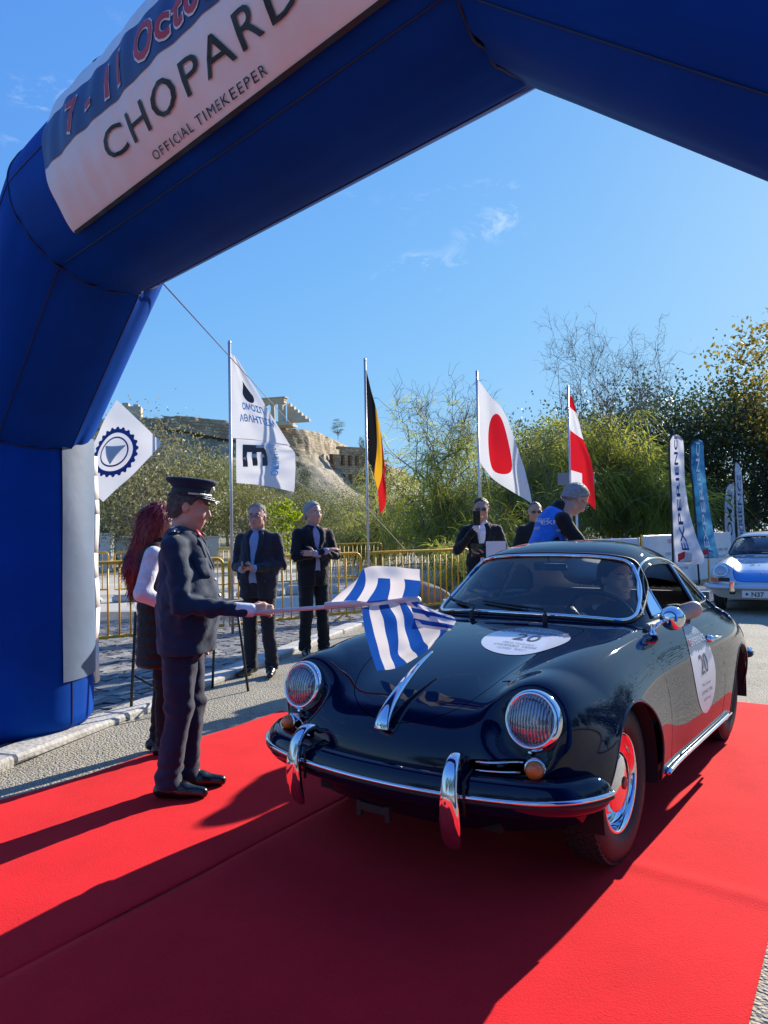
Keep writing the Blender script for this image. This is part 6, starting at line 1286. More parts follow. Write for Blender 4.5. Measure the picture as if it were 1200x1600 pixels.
for mm, bw_, rh_, sq in ((M_mason, 1.5, .62, .75), (M_rockc, 3.2, 1.3, .35)):      # stone courses of the old masonry, rock joints
    n = mm.node_tree.nodes; l = mm.node_tree.links.new; p = n['Principled BSDF']; src = p.inputs['Base Color'].links[0].from_socket
    t_ = n.new('ShaderNodeTexCoord'); sx_ = n.new('ShaderNodeSeparateXYZ'); l(t_.outputs['Object'], sx_.inputs[0]); ad_ = n.new('ShaderNodeMath'); l(sx_.outputs[0], ad_.inputs[0]); l(sx_.outputs[1], ad_.inputs[1]); cb_ = n.new('ShaderNodeCombineXYZ'); l(ad_.outputs[0], cb_.inputs[0]); l(sx_.outputs[2], cb_.inputs[1])
    nz = n.new('ShaderNodeTexNoise'); nz.inputs['Scale'].default_value = .35; l(t_.outputs['Object'], nz.inputs['Vector']); vm = n.new('ShaderNodeVectorMath'); vm.operation = 'MULTIPLY_ADD'; vm.inputs[1].default_value = (1.2, 1.2, 0) if mm is M_mason else (6, 6, 0); l(nz.outputs['Color'], vm.inputs[0]); l(cb_.outputs[0], vm.inputs[2])
    bk = n.new('ShaderNodeTexBrick'); bk.inputs['Scale'].default_value = 1; bk.inputs['Brick Width'].default_value = bw_; bk.inputs['Row Height'].default_value = rh_; bk.inputs['Mortar Size'].default_value = .10; bk.inputs['Color1'].default_value = (1.15, 1.12, 1.05, 1); bk.inputs['Color2'].default_value = (.62, .58, .52, 1); bk.inputs['Mortar'].default_value = (.40, .36, .30, 1)
    l(vm.outputs[0], bk.inputs['Vector']); x_ = n.new('ShaderNodeMix'); x_.data_type = 'RGBA'; x_.blend_type = 'MULTIPLY'; x_.inputs[0].default_value = sq; l(src, x_.inputs[6]); l(bk.outputs[0], x_.inputs[7]); l(x_.outputs[2], p.inputs['Base Color'])
tag(mesh('citadel_rock', V, gridfaces(rows+2, nl), M_rockc), kind='structure')
sel = np.where((px_ > -43.5) & (px_ < 9))[0]; V = []; kr = 22
for k in range(kr+1):
    u = k/kr; zb = wallbase[sel]; zt = 25.9+.35*np.round(fbm(li[sel]*.35, 0*li[sel], 21)*1.5)/1.5; z = zb+(zt-zb)*u; bat = (1-u)*.9; but = .35*(np.sin(li[sel]*.9) > .82)*(1-u*.6); r_ = .22*fbm(li[sel]*3, z*3, 23)+.12*fbm(li[sel]*9, z*8, 24)
    V.append(np.stack([px_[sel]+nx_[sel]*(.35+bat+but+r_), py_[sel]+ny_[sel]*(.3+bat+but+r_), z], 1))
V.append(np.stack([px_[sel]-nx_[sel]*1.6, py_[sel]-ny_[sel]*1.6, V[-1][:, 2]], 1)); V = np.concatenate(V)
tag(mesh('citadel_wall', V, gridfaces(kr+2, len(sel)), M_mason), 'long ochre masonry wall crowning the citadel rock', 'wall')
# ruined temple on the rock
e = empty('temple_ruin', (-23.6, 154, 25.2), rad(-16), label='ruined ochre marble temple standing on the citadel rock', cat='temple')
MB().box((-.3, 0, .25), (9.5, 5, .5)).box((-.3, 0, .65), (8.8, 4.4, .4)).build('stylobate', M_marble, e)
for x in (-3.1, -1.3, .5):
    MB().lathe([(.48, .85), (.47, 2.2), (.41, 4.3), (.40, 4.32), (.60, 4.6), (.60, 4.8)], 16, Matrix.Translation((x, -1.6, 0))).build('column', M_marble, e, True)
MB().box((2.5, -1.3, 2.85), (1.1, 1.6, 4.0)).box((2.4, -1.3, 5.0), (1.4, 1.7, .35)).build('pier', M_marble, e)
MB().box((-.4, -1.5, 5.1), (7.6, 1.4, .6)).box((-.4, -1.5, 5.65), (7.8, 1.6, .45)).box((-.4, -1.5, 6.0), (8.3, 2.0, .22)).build('entablature', M_marble, e)
w_ = MB()
for i in range(6): w_.box((3.5+i*.85, .6, .85+(4.2-i*.72)/2), (.84, 1.0, 4.2-i*.72))
w_.build('broken_wall', M_marble, e)
MB().box((-2.5, 1.5, 2.2), (3.2, .8, 3.0)).build('back_wall', M_marble, e)
# small pale tower at the left end of the rock
e = empty('ruined_tower', (-50.8, 143, 24.5), .2, label='small pale ruined tower at the left end of the rock, above the white flag', cat='tower'); MB().box((0, 0, 1.8), (4.2, 3, 3.6)).build('wall', M_marble, e); MB().box((-.9, 0, 3.9), (1.2, 2.6, .8)).box((1.1, 0, 3.8), (1.0, 2.4, .5)).build('parapet', M_marble, e)
# theatre facade with two storeys of arched openings
e = empty('theatre_facade', (-6.4, 174, 13.2), rad(34), label='tall ancient theatre facade with arched windows at the foot of the citadel wall', cat='ruin')
def archcell(m, x, z, w, h, a, sp, d):
    'one bay with an arched opening: face, reveal'
    arc = [(-a, .12*h), (-a, sp)]+[(a*-math.cos(t), sp+a*math.sin(t)) for t in np.linspace(.3, 2.84, 7)]+[(a, sp), (a, .12*h)]
    def outer(p):
        ang = math.atan2(p[1]-h/2, p[0]); 
        k = min((w/2)/max(abs(math.cos(ang)), 1e-6), (h/2)/max(abs(math.sin(ang)), 1e-6)); return (k*math.cos(ang), h/2+k*math.sin(ang))
    cor = [(-w/2, 0), (-w/2, h), (w/2, h), (w/2, 0)]; V = []; F_ = []
    out = [(-w/2, .12*h), (-w/2, sp)]+[(-w/2+w*i/6, h) for i in range(7)]+[(w/2, sp), (w/2, .12*h)]
    n = len(arc); V += [(x+p[0], 0, z+p[1]) for p in arc]+[(x+p[0], 0, z+p[1]) for p in out]+[(x+p[0], d, z+p[1]) for p in arc]
    F_ += [(i, i+1, n+i+1, n+i) for i in range(n-1)]+[(i, 2*n+i, 2*n+i+1, i+1) for i in range(n-1)]
    b = len(V); V += [(x-w/2, 0, z), (x+w/2, 0, z), (x+w/2, 0, z+.12*h), (x-w/2, 0, z+.12*h)]; F_ += [(b, b+1, b+2, b+3)]
    m.add(V, F_)
bw = 2.0
for r_ in range(2):
    for i in range(5 if r_ == 0 else 4):
        m = MB(); archcell(m, i*bw-4, r_*4.6, bw, 4.6, .62, 2.6, .9); m.build('arched_bay', M_mason, e)
MB().box((4.1+1.2, .5, 3.0), (2.4, 1.0, 6.0)).box((-5.6, .5, 3.9), (1.2, 1.0, 7.8)).build('end_wall', M_mason, e); MB().box((-1, .6, 9.5), (8.4, 1.3, .6)).build('cornice', M_mason, e); MB().box((0, 2.2, -6.1), (13, 5, 12)).build('terrace', M_mason, e); MB().box((0, 3.0, 4.2), (12, .3, 8)).build('shade_backing', mat('painted_shadow', (.16, .13, .10), .9), e)  # wall behind the arches coloured dark, painting the shade inside the openings

# ---------------------------------------------------------------- foliage generators
def leafquads(C_, D_, L_, W_, rs):
    'leaf quads: centres, long axes, lengths, widths'
    n = len(C_); r = rs.normal(size=(n, 3)); s = np.cross(D_, r); s /= np.maximum(np.linalg.norm(s, axis=1, keepdims=True), 1e-9); L2 = (L_/2)[:, None]*D_; W2 = (W_/2)[:, None]*s
    V = np.stack([C_-L2, C_+W2, C_+L2, C_-W2], 1).reshape(-1, 3); return V, np.arange(4*n).reshape(-1, 4)
def branch(a, b, r0, r1, rs, n=6, wob=.12):
    t = np.linspace(0, 1, n)[:, None]; P = np.array(a)+(np.array(b)-np.array(a))*t; L_ = np.linalg.norm(np.array(b)-np.array(a)); P[1:-1] += rs.normal(size=(n-2, 3))*L_*wob*.35; P[:, 2] += (np.sin(t[:, 0]*math.pi)*L_*.05); return P, np.linspace(r0, r1, n)
M_bark = surf_mat('bark', (.07, .055, .04), (.16, .13, .10), 6, None, 12, .9, 18); M_barkg = surf_mat('bark_grey', (.15, .135, .11), (.28, .25, .21), 6, None, 12, .9, 18)
M_olive = [leafmat('olive_leaf_%d' % i, c, .35, .35, .9) for i, c in enumerate([(.15, .155, .055), (.18, .175, .085), (.13, .15, .05)])]
M_feath = leafmat('feathery_leaf', (.24, .27, .06), .6, .40, .8); M_feath2 = leafmat('feathery_leaf_dull', (.19, .21, .06), .55, .35, .8); M_dark_l = leafmat('dark_leaf', (.045, .066, .028), .3, .35, .7); M_yel_l = leafmat('yellowing_leaf', (.16, .14, .03), .5, .5, 1.2); M_lime = leafmat('lime_leaf', (.16, .22, .02), .55, .3, 1.)
def leafy(name, H, R, trunk_h, nl_, ncl, leaf, m, bark, seed, squash=.8, spread=1., low=.25, trunk_r=.12, cl=.28):
    'tree: trunk with limbs + crown of leaf clumps'
    rs = np.random.RandomState(seed); e = empty(name); T_ = MB(); P, r_ = branch((0, 0, 0), (rs.normal()*.1*R, rs.normal()*.1*R, trunk_h), trunk_r, trunk_r*.7, rs, 5); T_.tube(P, r_, 7); top = P[-1]
    cc = []
    for k in range(ncl):
        while True:
            q = rs.uniform(-1, 1, 3)
            if .25 < np.linalg.norm(q) < 1: break
        q = q/np.linalg.norm(q)*np.linalg.norm(q)**.55; cc.append(np.array([q[0]*R*spread, q[1]*R*spread, trunk_h+(H-trunk_h)*(.5+low*.3)+q[2]*(H-trunk_h)*.52]))
    cc = np.array(cc)
    for k in range(min(11, ncl)): P, r_ = branch(top*(.55+.45*rs.rand()), cc[k]*np.array([.8, .8, .92]), trunk_r*.45, trunk_r*.08, rs, 6); T_.tube(P, r_, 5)
    T_.build('trunk', bark, e, True)
    per = nl_//ncl; C_ = np.repeat(cc, per, 0)+rs.normal(size=(per*ncl, 3))*R*cl*np.array([1, 1, squash])*np.repeat(rs.uniform(.6, 1.25, ncl), per)[:, None]; D_ = rs.normal(size=C_.shape)+np.array([0, 0, -.2]); D_ /= np.linalg.norm(D_, axis=1, keepdims=True)
    V, F_ = leafquads(C_, D_, leaf[0]*rs.uniform(.6, 1.3, len(C_)), leaf[1]*rs.uniform(.7, 1.3, len(C_)), rs); mesh('crown', V, F_, m, e, False); return e
def feathery(name, H, R, trunk_h, nbr, nst, m, seed, twigs=0, strand=(.45, 1.0), width=.02, lean=(0, 0), top=1.0, dense=.0):
    'tree of fine drooping strands, with bare twigs rising over the crown'
    rs = np.random.RandomState(seed); e = empty(name); T_ = MB(); tips = []; dirs_ = []
    P0, r_ = branch((0, 0, 0), (lean[0]*.3, lean[1]*.3, trunk_h), .13, .09, rs, 5); T_.tube(P0, r_, 7)
    for k in range(nbr):
        a = rs.rand()*6.28; u = rs.rand()**.6; el = rs.uniform(.15, 1.0); b = np.array([math.cos(a)*R*u*.85+lean[0], math.sin(a)*R*u*.85+lean[1], trunk_h+(H*top-trunk_h)*el*(1-.35*u*u)]); st = P0[-1] if k % 3 else P0[2]+(P0[-1]-P0[2])*rs.rand(); P, rr = branch(st, b, .055, .010, rs, 8, .2); T_.tube(P, rr, 5)
        for q in range(5):
            s = P[rs.randint(2, 8)]; d = rs.normal(size=3)*np.array([1, 1, .6])+np.array([0, 0, .25])+.5*(b-st)/np.linalg.norm(b-st); d /= np.linalg.norm(d); ln_ = R*rs.uniform(.25, .5); Q, rq = branch(s, s+d*ln_, .012, .004, rs, 5, .2); T_.tube(Q, rq, 4)
            for j in range(1, 5): tips.append(Q[j]); dirs_.append(d)
        for j in range(3, 8): tips.append(P[j]); dirs_.append((b-st)/np.linalg.norm(b-st))
    for k in range(twigs):       # bare fine twigs over the top
        a = rs.rand()*6.28; u = rs.rand(); st = np.array([math.cos(a)*R*u*.5+lean[0], math.sin(a)*R*u*.5+lean[1], trunk_h+(H*top-trunk_h)*.55]); b = st+np.array([math.cos(a)*R*.55*rs.rand()+rs.normal()*.25, math.sin(a)*R*.3, (H-st[2])*rs.uniform(.6, 1.05)]); P, rr = branch(st, b, .018, .004, rs, 9, .16); T_.tube(P, rr, 4); [ (tips.append(P[j_]), dirs_.append((b-st)/np.linalg.norm(b-st))) for j_ in range(3, 9) for _q in range(seed % 2) ]
        for q in range(9):
            s = P[rs.randint(3, 9)]; d = (b-st)/np.linalg.norm(b-st)+rs.normal(size=3)*.55; d /= np.linalg.norm(d); Q, rq = branch(s, s+d*rs.uniform(.3, .95), .008, .0035, rs, 5, .3); T_.tube(Q, rq, 3, caps=False)
            for w_ in range(4): s2 = Q[rs.randint(1, 5)]; d2 = d+rs.normal(size=3)*.6; d2 /= np.linalg.norm(d2); Q2, rq2 = branch(s2, s2+d2*rs.uniform(.15, .5), .0045, .0025, rs, 4, .3); T_.tube(Q2, rq2, 3, caps=False)
    T_.build('trunk', M_barkg, e, True)
    tips = np.array(tips); dirs_ = np.array(dirs_); ix = rs.randint(0, len(tips), nst); S = tips[ix]+rs.normal(size=(nst, 3))*.10; d = dirs_[ix]*.5+rs.normal(size=(nst, 3))*.55+np.array([0, 0, .05]); d /= np.linalg.norm(d, axis=1, keepdims=True); Ls = rs.uniform(*strand, nst); seg = 5; V = []; sd = np.cross(d, rs.normal(size=(nst, 3))); sd /= np.linalg.norm(sd, axis=1, keepdims=True)
    for k in range(seg+1):
        t = k/seg; p = S+d*(Ls*t)[:, None]; p[:, 2] -= Ls*t*t*.75; wd = width*(1-.75*t)*rs.uniform(.7, 1.3, nst); V += [p-sd*(wd/2)[:, None], p+sd*(wd/2)[:, None]]
    V = np.stack(V, 1).reshape(-1, 3); n2 = 2*(seg+1); F_ = np.concatenate([np.stack([np.arange(nst)*n2+2*k, np.arange(nst)*n2+2*k+1, np.arange(nst)*n2+2*k+3, np.arange(nst)*n2+2*k+2], 1) for k in range(seg)])
    mesh('crown', V, F_, m, e, False); return e
def put(e, x, y, z=None, s=1., rz=0., label=None, cat='tree', group=None):
    e.location = (x, y, float(hillz(np.array(x), np.array(y))) if z is None else z); e.scale = (s, s, s); e.rotation_euler = (0, 0, rz); tag(e, label, cat, group); return e
# olive grove on the slope
prot = [leafy('olive_tree', 5.0, 2.4, 1.3, 9500, 46, (.15, .06), M_olive[i % 3], M_barkg, 20+i, trunk_r=.16) for i in range(4)]
rs = np.random.RandomState(7); G_spots = []
def clear(x, y): return all((x-a)**2+(y-b)**2 > (3.4+.02*y)**2 for a, b in G_spots)
for tx, d in ((175, 33), (235, 29), (300, 34), (330, 42), (395, 36), (455, 44), (500, 39), (545, 47), (590, 52), (215, 47), (270, 52), (355, 56), (420, 60), (475, 58), (520, 66), (565, 72), (160, 60), (620, 60)): G_spots.append(((tx-600)/1110*d, d))
tries = 0
while len(G_spots) < 62 and tries < 4000:
    tries += 1; d = rs.uniform(58, 118); tx = rs.uniform(120, 640); x = (tx-600)/1110*d
    if clear(x, d) and not (d > 128 and tx < 480): G_spots.append((x, d))
for i, (x, y) in enumerate(G_spots):
    o = prot[i] if i < 4 else copy_tree(prot[i % 4]); near = y < 50
    put(o, x, y, s=rs.uniform(.9, 1.1)*(1.0 if (y < 50 and x/y < -.24) else .70 if x/y > -.19 else .80), rz=rs.rand()*6.28, label='grey-green olive tree on the slope below the citadel rock', group='olive trees on the slope')
for o, lb in ((prot[0], 'olive tree nearest the arch, left of the officer\'s cap'),): o['label'] = 'olive tree behind the officer and the red-haired woman'
# dark cypresses and pines on the slope under the wall
cy = leafy('cypress', 9, 1.25, .8, 4200, 60, (.22, .09), M_dark_l, M_bark, 41, squash=1.6, cl=.30); put(cy, -13.6, 118, s=1.05, label='slim dark cypress below the citadel wall, right of its neighbour', group='dark conifers under the wall')
pi_ = leafy('pine_tree', 9.5, 2.6, 2.0, 4200, 38, (.28, .08), M_dark_l, M_bark, 42, squash=.35, cl=.26, low=.1); put(pi_, -17.6, 116, s=1.12, label='ragged dark pine below the citadel wall', group='dark conifers under the wall')
p2 = copy_tree(pi_); put(p2, -11.2, 178, 25.6, s=.55, rz=1, label='dark pine standing on top of the citadel wall', group='dark conifers under the wall'); p3 = copy_tree(cy); put(p3, -6.4, 215, 25.5, s=.6, label='tiny cypress on the right end of the citadel wall', group='dark conifers under the wall'); p4 = copy_tree(cy); put(p4, -.6, 62, s=.95, label='cypress tip beside the black, yellow and red flag', group='dark conifers under the wall')
lm = leafy('young_tree', 2.6, .75, .6, 1500, 20, (.14, .08), M_lime, M_bark, 44, trunk_r=.03); put(lm, -4.0, 27.5, .05, label='young bright lime-green tree between the two suited men')
lm2 = leafy('young_tree', 2.2, .9, .5, 1500, 20, (.14, .08), M_olive[1], M_bark, 45, trunk_r=.03); put(lm2, -5.1, 29, .1, label='small dull green shrub left of the lime-green tree')
# feathery trees behind the barrier
t1 = feathery('feathery_tree', 5.0, 2.0, .9, 24, 4300, M_feath, 51, twigs=12, top=.84); put(t1, 1.65, 18.2, 0, label='airy green feathery tree left of the white flag with red disc')
t2 = feathery('feathery_tree', 8.0, 2.9, 1.3, 34, 8500, M_feath, 52, twigs=30, top=.66, strand=(.6, 1.3), width=.026); put(t2, 7.6, 23.5, 0, label='large feathery tree with bare twigs on top behind the red and white flag')
t3 = feathery('feathery_tree', 4.6, 2.3, .8, 24, 4600, M_feath2, 53, top=.95, strand=(.5, 1.1), width=.024); put(t3, 4.1, 21.5, 0, label='lower feathery tree between the two taller ones')
t4 = feathery('feathery_tree', 3.6, 1.7, .6, 18, 2800, M_feath2, 54, top=.95, strand=(.4, .9)); put(t4, -.1, 22.6, 0, label='small feathery tree beside the black, yellow and red flag')
t5 = feathery('feathery_shrub', 1.5, .7, .15, 10, 900, M_feath, 55, top=.95, strand=(.3, .7), width=.016); put(t5, 1.45, 14.6, 0, label='wispy feathery shrub behind the boulders', cat='shrub')
# dark trees and the yellowing tree on the right, a shaded wood behind
dk = [leafy('dark_tree', 6.6, 2.9, 1.2, 13000, 66, (.17, .09), M_dark_l, M_bark, 60+i, trunk_r=.2, low=.0, cl=.26) for i in range(2)]
dsp = [(10.6, 29.5, 1.0), (14.2, 28.5, 1.02), (17.4, 27.0, .98), (12.4, 33, 1.1), (16.5, 33.0, 1.12), (20.5, 30, 1.1), (7.0, 31.0, .80), (3.6, 31, .55), (.8, 33, .50), (24, 31, 1.1), (9.2, 36, 1.05)]
for i, (x, y, s_) in enumerate(dsp): o = dk[i] if i < 2 else copy_tree(dk[i % 2]); put(o, x, y, 0, s_, i*1.9, 'dense dark evergreen tree shading the roadside behind the feather flags', group='dark trees along the road')
yt = leafy('yellowing_tree', 9.2, 2.8, 3.0, 5200, 64, (.19, .12), M_yel_l, M_bark, 71, trunk_r=.16, cl=.17, low=.2); put(yt, 15.4, 27.5, 0, label='tall thin-leaved tree with yellowing foliage at the right edge')
# roadside trees to the right of the picture, seen mirrored in the car; those behind the camera added to darken its nose
for i, (x, y, s_) in enumerate(((25, 9, 1.1), (27, 3, 1.2), (24, -4, 1.0), (27, -11, 1.2), (28, 16, 1.2), (-14, -9, 1.1), (-9, -15, 1.2), (-3, -17, 1.1), (4, -17, 1.2), (11, -16, 1.1), (18, -14, 1.2))):
    o = copy_tree(dk[i % 2]); put(o, x, y, 0, s_, i*2.1, 'dark roadside tree outside the picture, mirrored in the car', group='trees around the road outside the picture')
# low stone edging, white post and wall on the slope at the left
rs = np.random.RandomState(3)
for i in range(14):
    r_ = rs.uniform(.16, .3); m = MB().box((0, 0, r_*.4), (r_*2.2, r_*1.3, r_*.8), bev=.05); o = m.build('edging_stone', M_kerb); o.location = (-7.6+i*.62, 15.2+i*.18+rs.normal()*.05, 0); o.rotation_euler = (0, 0, rs.normal()*.2); tag(o, 'pale rough edging stone, number %s from the left in the row across the square' % ['one', 'two', 'three', 'four', 'five', 'six', 'seven', 'eight', 'nine', 'ten', 'eleven', 'twelve', 'thirteen', 'fourteen'][i], 'stone', 'edging stones across the square')
M_white = mat('white_render', (.70, .68, .64), .8, var=.1, vscale=2)
o = MB().box((0, 0, .8), (.45, .45, 1.6), bev=.03).box((0, 0, 1.63), (.53, .53, .08), bev=.02).build('gate_post', M_white); o.location = (-11.9, 30.5, .0); tag(o, 'white square gate post on the slope beside the arch leg', 'post')
o = MB().box((0, 0, .55), (5.5, .35, 1.1), bev=.03).box((0, 0, 1.14), (5.6, .45, .08), bev=.02).build('garden_wall', M_white); o.location = (-10.6, 33.5, .3); o.rotation_euler = (0, 0, .15); tag(o, 'low white garden wall behind the gate post', 'wall')
# far passers-by
M_pinkc = cloth_m('coat_pink', (.45, .22, .26))
for i, (tx, d, hz_, jm, lb) in enumerate(((586, 36, 1.62, M_pinkc, 'distant woman in a pink coat left of the green bin'), (616, 38, 1.75, M_suit2, 'distant figure in black near the green bin'), (523, 40, 1.72, M_suit2, 'distant figure in dark clothes, left of a pair'), (531, 40.5, 1.74, M_suit, 'distant figure in dark clothes, right of a pair'))):
    x = (tx-600)/1110*d; z = float(hillz(np.array(x), np.array(d)))+.03; p_ = Person((x, d, z), rad(20+60*i), lb, 'passers-by far behind the square', hz_, res=.022); p_.arm(1, (.25, -.02, 1.12), (.22, .06, .9), (0, .1, -1), (-1, 0, 0), .4); p_.arm(-1, (-.25, -.02, 1.12), (-.22, .06, .9), (0, .1, -1), (1, 0, 0), .4); p_.body(M_sk2).jacket(jm, open_=0, name='coat', wr=.0).hair(M_hair_d, .01, .05).trousers(M_suit2).shoes()
e = empty('recycling_bin', (2.05, 33.5, .35), label='green domed recycling bin under the feathery tree', cat='bin'); MB().lathe([(.55, 0), (.62, .1), (.62, .9)], 24).build('body', mat('bin_grey', (.35, .36, .36), .5), e, True); MB().lathe([(.64, .88), (.66, .95), (.60, 1.25), (.42, 1.5), (.15, 1.6), (.0005, 1.62)], 24).build('dome', mat('bin_green', (.02, .16, .08), .4), e, True)
# ---------------------------------------------------------------- silver and blue sports coupe waiting behind
N2 = np.array(BODY, float).copy()
for i in range(len(N2)):
    x = N2[i, :, 0]
    for j in range(N2.shape[1]):
        if x[j] > .45 and N2[i, j, 2] > .5:
            if j <= 2: N2[i, j, 2] -= .055*min(1, (x[j]-.45)/.5)
            elif 3 <= j <= 4: N2[i, j, 2] += .012
N2[..., 0] *= 1.035; N2[..., 1] *= .98
M_sil = mat('paint_silver', (.50, .54, .60), .28, .35, coat=1., coatrough=.03); M_hood2 = mat('paint_sky', (.36, .50, .72), .28, .25, coat=1., coatrough=.03); M_blue2 = mat('paint_blue', (.008, .20, .58), .3, coat=1., coatrough=.03); M_cream = mat('paint_pale', (.62, .60, .56), .35, coat=.6)
car2 = empty('sports_coupe', (6.86, 12.78, .0), math.atan2(-math.cos(.55), -math.sin(.55)), label='silver and blue vintage sports coupe with start number 21 waiting at the right edge', cat='car')
P = full(patch(N2, 8, 8)); a_, b_ = P.shape[:2]; V = P.reshape(-1, 3); F_ = gridfaces(a_, b_)
HL2 = [Vector((1.63, s*.585, .685)) for s in (1, -1)]; HD2 = Vector((math.cos(rad(28)), 0, math.sin(rad(28))))
for c in HL2:
    q = V-np.array(c); t = q@np.array(HD2); rv = q-t[:, None]*np.array(HD2); r = np.linalg.norm(rv, axis=1); front = (V[:, 0] > 1.22) & (np.sign(V[:, 1]) == np.sign(c.y)) & (t > -.3)
    wg = np.clip((r-.108)/.10, 0, 1); wg = wg*wg*(3-2*wg); tn = np.where(front & (r < .208), (1-wg)*(-.012)+wg*t, t); V = V+(tn-t)[:, None]*np.array(HD2)
V, F_ = unwrap_circle(V, F_, 1.09, .315, .345, .45); V, F_ = unwrap_circle(V, F_, -1.09, .31, .335, .45)
if (np.cross(V[F_[:, 2]]-V[F_[:, 0]], V[F_[:, 3]]-V[F_[:, 1]])[:, 2].mean()) < 0: F_ = F_[:, ::-1]
Nn = vnormals(V, F_); bv2 = raytree(V, F_); C = V[F_].mean(1)
h2 = smoothpath([(1.80, 0), (1.78, .25), (1.70, .385), (1.4, .405), (1.0, .44), (.75, .47), (.68, .40), (.66, 0), (.68, -.40), (.75, -.47), (1.0, -.44), (1.4, -.405), (1.70, -.385), (1.78, -.25)], 5, True)
ck = (np.abs(C[:, 1]) < .56) & (C[:, 0] < .36) & (C[:, 0] > -1.0) & (C[:, 2] > .8); ih = inpoly(h2, C[:, 0], C[:, 1]) & (C[:, 2] > .50); band2 = ih & (C[:, 0] > 1.47)
low2 = (C[:, 2] < .47) & (C[:, 0] > 1.1)
b2 = sub('body', V, F_, Nn, ~ck & ~ih & ~low2, M_sil, car2); ho2 = sub('hood', V, F_, Nn, ih & ~band2 & ~ck, M_hood2, car2); sub('blue_hood_band', V, F_, Nn, band2, M_blue2, ho2); sub('valance', V, F_, Nn, low2, M_cream, car2)
v, f = tube_geo(curve_on(bv2, [(x, y, 2) for x, y in h2], (0, 0, -1), -.001), .005, 5, closed=True); mesh('panel_gap', v, f, M_gap, ho2)
R2 = np.array(ROOF, float); R2[..., 0] *= 1.04; R2[..., 2] += .008; P = full(patch(R2, 8, 8)); a_, b_ = P.shape[:2]; V = P.reshape(-1, 3); F_ = gridfaces(a_, b_); Nn = vnormals(V, F_)
if Nn[np.argmax(V[:, 2]), 2] < 0: Nn = -Nn
rv2 = raytree(V, F_); C = V[F_].mean(1); iw = inpoly(ws2, C[:, 1], C[:, 2]) & (C[:, 0] > .02); isd = inpoly(side2, C[:, 0]/1.04, C[:, 2]) & (np.abs(C[:, 1]) > .45) & ~iw; iq = inpoly(quart2, C[:, 0]/1.04, C[:, 2]) & (np.abs(C[:, 1]) > .42); ir = inpoly(rear2, C[:, 1], C[:, 2]) & (C[:, 0] < -.75)
ro2 = sub('roof', V, F_, Nn, ~(iw | isd | iq | ir), M_sil, car2); w2 = sub('windscreen', V, F_, Nn, iw, M_glass, car2, .004); sub('side_window', V, F_, Nn, isd | iq, M_vent, car2, .004); sub('rear_window', V, F_, Nn, ir, M_glass, car2, .004)
v, f = tube_geo(curve_on(rv2, [(3, y, z) for y, z in ws2], (-1, 0, 0), .004), .012, 6, closed=True); mesh('window_trim', v, f, M_rubber, w2)
for yb, ye in ((.1, -.25), (-.28, -.5)): v, f = tube_geo([cast(rv2, (3, yb+(ye-yb)*u, .95+.02*u), (-1, 0, 0), .012) for u in np.linspace(0, 1, 6)], .007, 5); mesh('wiper', v, f, M_rubber, w2)
for c in HL2:
    H = bpy.data.objects.new('headlight', None); COL.objects.link(H); H.parent = car2; H.matrix_local = Matrix.Translation(c) @ HD2.to_track_quat('Z', 'Y').to_matrix().to_4x4()
    MB().lathe([(HR*.86, .016), (HR*.93, .024), (HR*1.05, .016), (HR*1.10, -.018), (HR*1.06, -.022)], 32).build('rim', M_chrome, H, True); MB().lathe([(HR*.88*math.sin(t), .017+.040*math.cos(t)) for t in np.linspace(math.pi/2, .02, 8)], 32).build('lens', M_lamp, H, True); MB().lathe([(HR*.88, .015), (HR*.72, -.030), (HR*.16, -.064), (.0005, -.064)], 28).build('reflector', M_refl, H, True)
# straight wrap-round bumper with rubber strip, horns, indicators, plate
bq = smoothpath([(1.40, .82), (1.55, .805), (1.70, .73), (1.80, .56), (1.845, .3), (1.855, 0), (1.845, -.3), (1.80, -.56), (1.70, -.73), (1.55, -.805), (1.40, -.82)], 6)
bm2 = MB().tube([(x, y, .435) for x, y in bq], .055, 10, flat=.8).build('front_bumper', M_sil, car2, True); v, f = tube_geo([(x+.022, y*1.02, .455) for x, y in bq[3:-3]], .016, 6); mesh('rubber_strip', v, f, M_rubber, bm2)
for s in (1, -1):
    MB().box((1.865, s*.40, .45), (.07, .075, .19), bev=.02).build('bumper_horn', M_chrome, bm2); MB().box((1.845, s*.40, .36), (.07, .085, .07), bev=.015).build('horn_rubber', M_rubber, bm2)
    v2 = [(-.05, -.035), (.10, -.035), (.10, .035), (-.05, .035)]; gx, gf = [(x_, y_) for y_ in (-.032, 0, .032) for x_ in (-.055, 0, .055)], [(0, 1, 4, 3), (1, 2, 5, 4), (3, 4, 7, 6), (4, 5, 8, 7)]
    decal(bv2, gx, gf, lambda u, w_, s=s: (3, s*.685+u, .545+w_), (-1, 0, 0), .01, 'indicator', M_amber, car2); decal(bv2, [(x_*1.6, y_*.9) for x_, y_ in gx], gf, lambda u, w_, s=s: (3, s*.53+u, .545+w_), (-1, 0, 0), .008, 'horn_grille', M_rubber, car2)
pl = MB().box((1.885, 0, .335), (.012, .52, .115), bev=.004).build('number_plate', mat('plate_white', (.74, .74, .72), .4), car2)
T, TF = text_geo('N37', .10, 'LEFT', offset=.003, cuts=0); mesh('plate_number', [(1.8925, x-.13, y+.30) for x, y, _ in T], TF, M_ink, pl, False); T, TF = disc2(2, 12); mesh('plate_seal', [(1.8925, x*.022-.19, y*.022+.335) for x, y in T], TF, M_ink, pl, False)
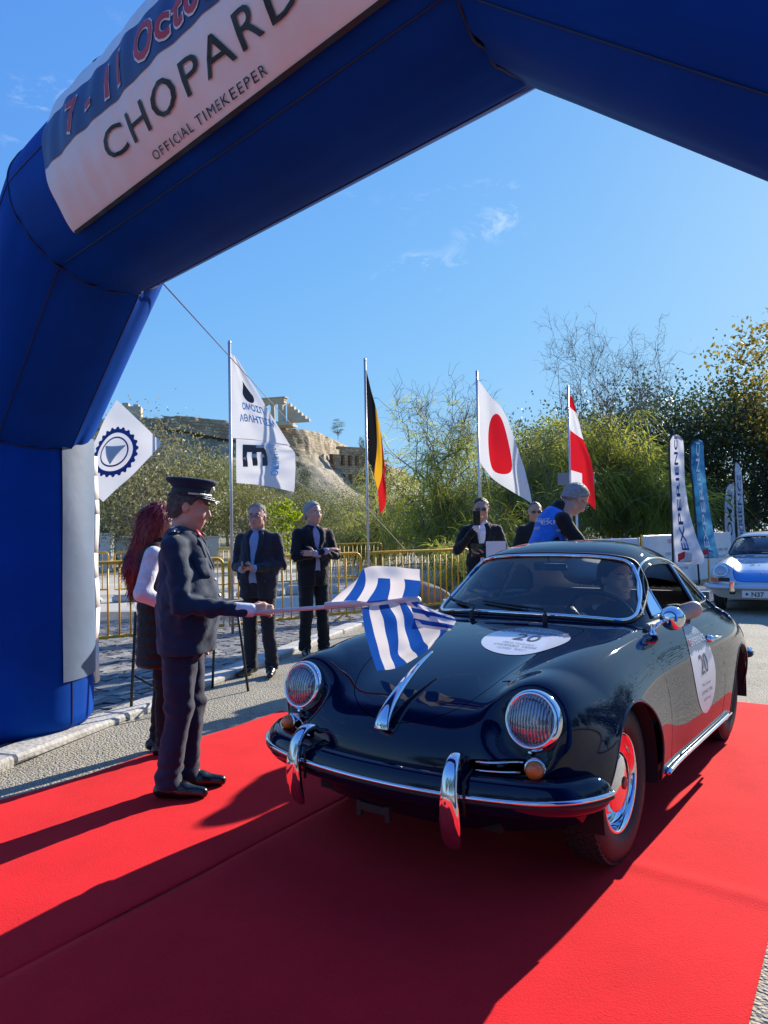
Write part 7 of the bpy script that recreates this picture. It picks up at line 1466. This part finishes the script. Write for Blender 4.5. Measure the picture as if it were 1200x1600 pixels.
T, TF = text_geo('21', .20, 'CENTER', cuts=1); decal(bv2, [(x, y) for x, y, _ in T], TF, lambda u, w_: (1.26-w_, -.10+u, 3), (0, 0, -1), .004, 'start_number', M_ink, ho2)
T, TF = disc2(5, 30); decal(bv2, [(x*.26, y*.05) for x, y in T], TF, lambda u, w_: (1.06-w_, -.08+u, 3), (0, 0, -1), .003, 'number_arc', mat('sticker_blue', (.22, .32, .50), .4), ho2); MB().lathe([(.022, 0), (.018, .006), (.0005, .008)], 12, Matrix.Translation(cast(bv2, (1.62, 0, 3), (0, 0, -1), 0)) @ Matrix.Rotation(.8, 4, 'Y')).build('crest', mat('crest_gold', (.30, .22, .08), .35, .8), ho2, True)
for x in (1.09, -1.09):
    for s in (1, -1): make_wheel(car2, x, s*.655, .322, .200, .165, s, simple=True)
MB().box((0, 0, .26), (3.0, 1.1, .06)).build('floor_pan', M_dark, car2); MB().box((.30, 0, .85), (.16, 1.16, .12), bev=.03).build('dashboard', M_trim, car2)
for s in (1, -1): MB().box((-.45, s*.33, .72), (.12, .44, .62), bev=.05).build('seat_back', M_leath, car2, True); MB().box((-.4, s*.60, .55), (1.3, .02, .6)).build('side_lining', M_trim, car2)
p_ = Person((0, 0, 0), 0, 'driver behind the windscreen of the silver and blue coupe', res=.014); p_.root.location = car2.matrix_world @ Vector((0, 0, 0)); bpy.context.view_layer.update(); q = car2.matrix_world @ Vector((-.28, -.30, -.52)); p_.root.location = q; p_.root.rotation_euler = (0, 0, car2.rotation_euler[2]-math.pi/2)
p_.feet = [(-.1, .5, 0), (.1, .5, 0)]; p_.arm(1, (.23, .18, 1.22), (.12, .36, 1.33), (-.5, .6, .4), (0, .8, -.5), .8); p_.arm(-1, (-.23, .18, 1.22), (-.12, .36, 1.33), (.5, .6, .4), (0, .8, -.5), .8); p_.body(M_sk2)
bm_ = bmesh.new(); bm_.from_mesh(p_.bd.data); bmesh.ops.delete(bm_, geom=[v_ for v_ in bm_.verts if v_.co.z < .95], context='VERTS'); bm_.to_mesh(p_.bd.data); bm_.free(); p_.hair(M_hair_d).shirt(M_tee, sl=.9, off=-.004, low=.97)
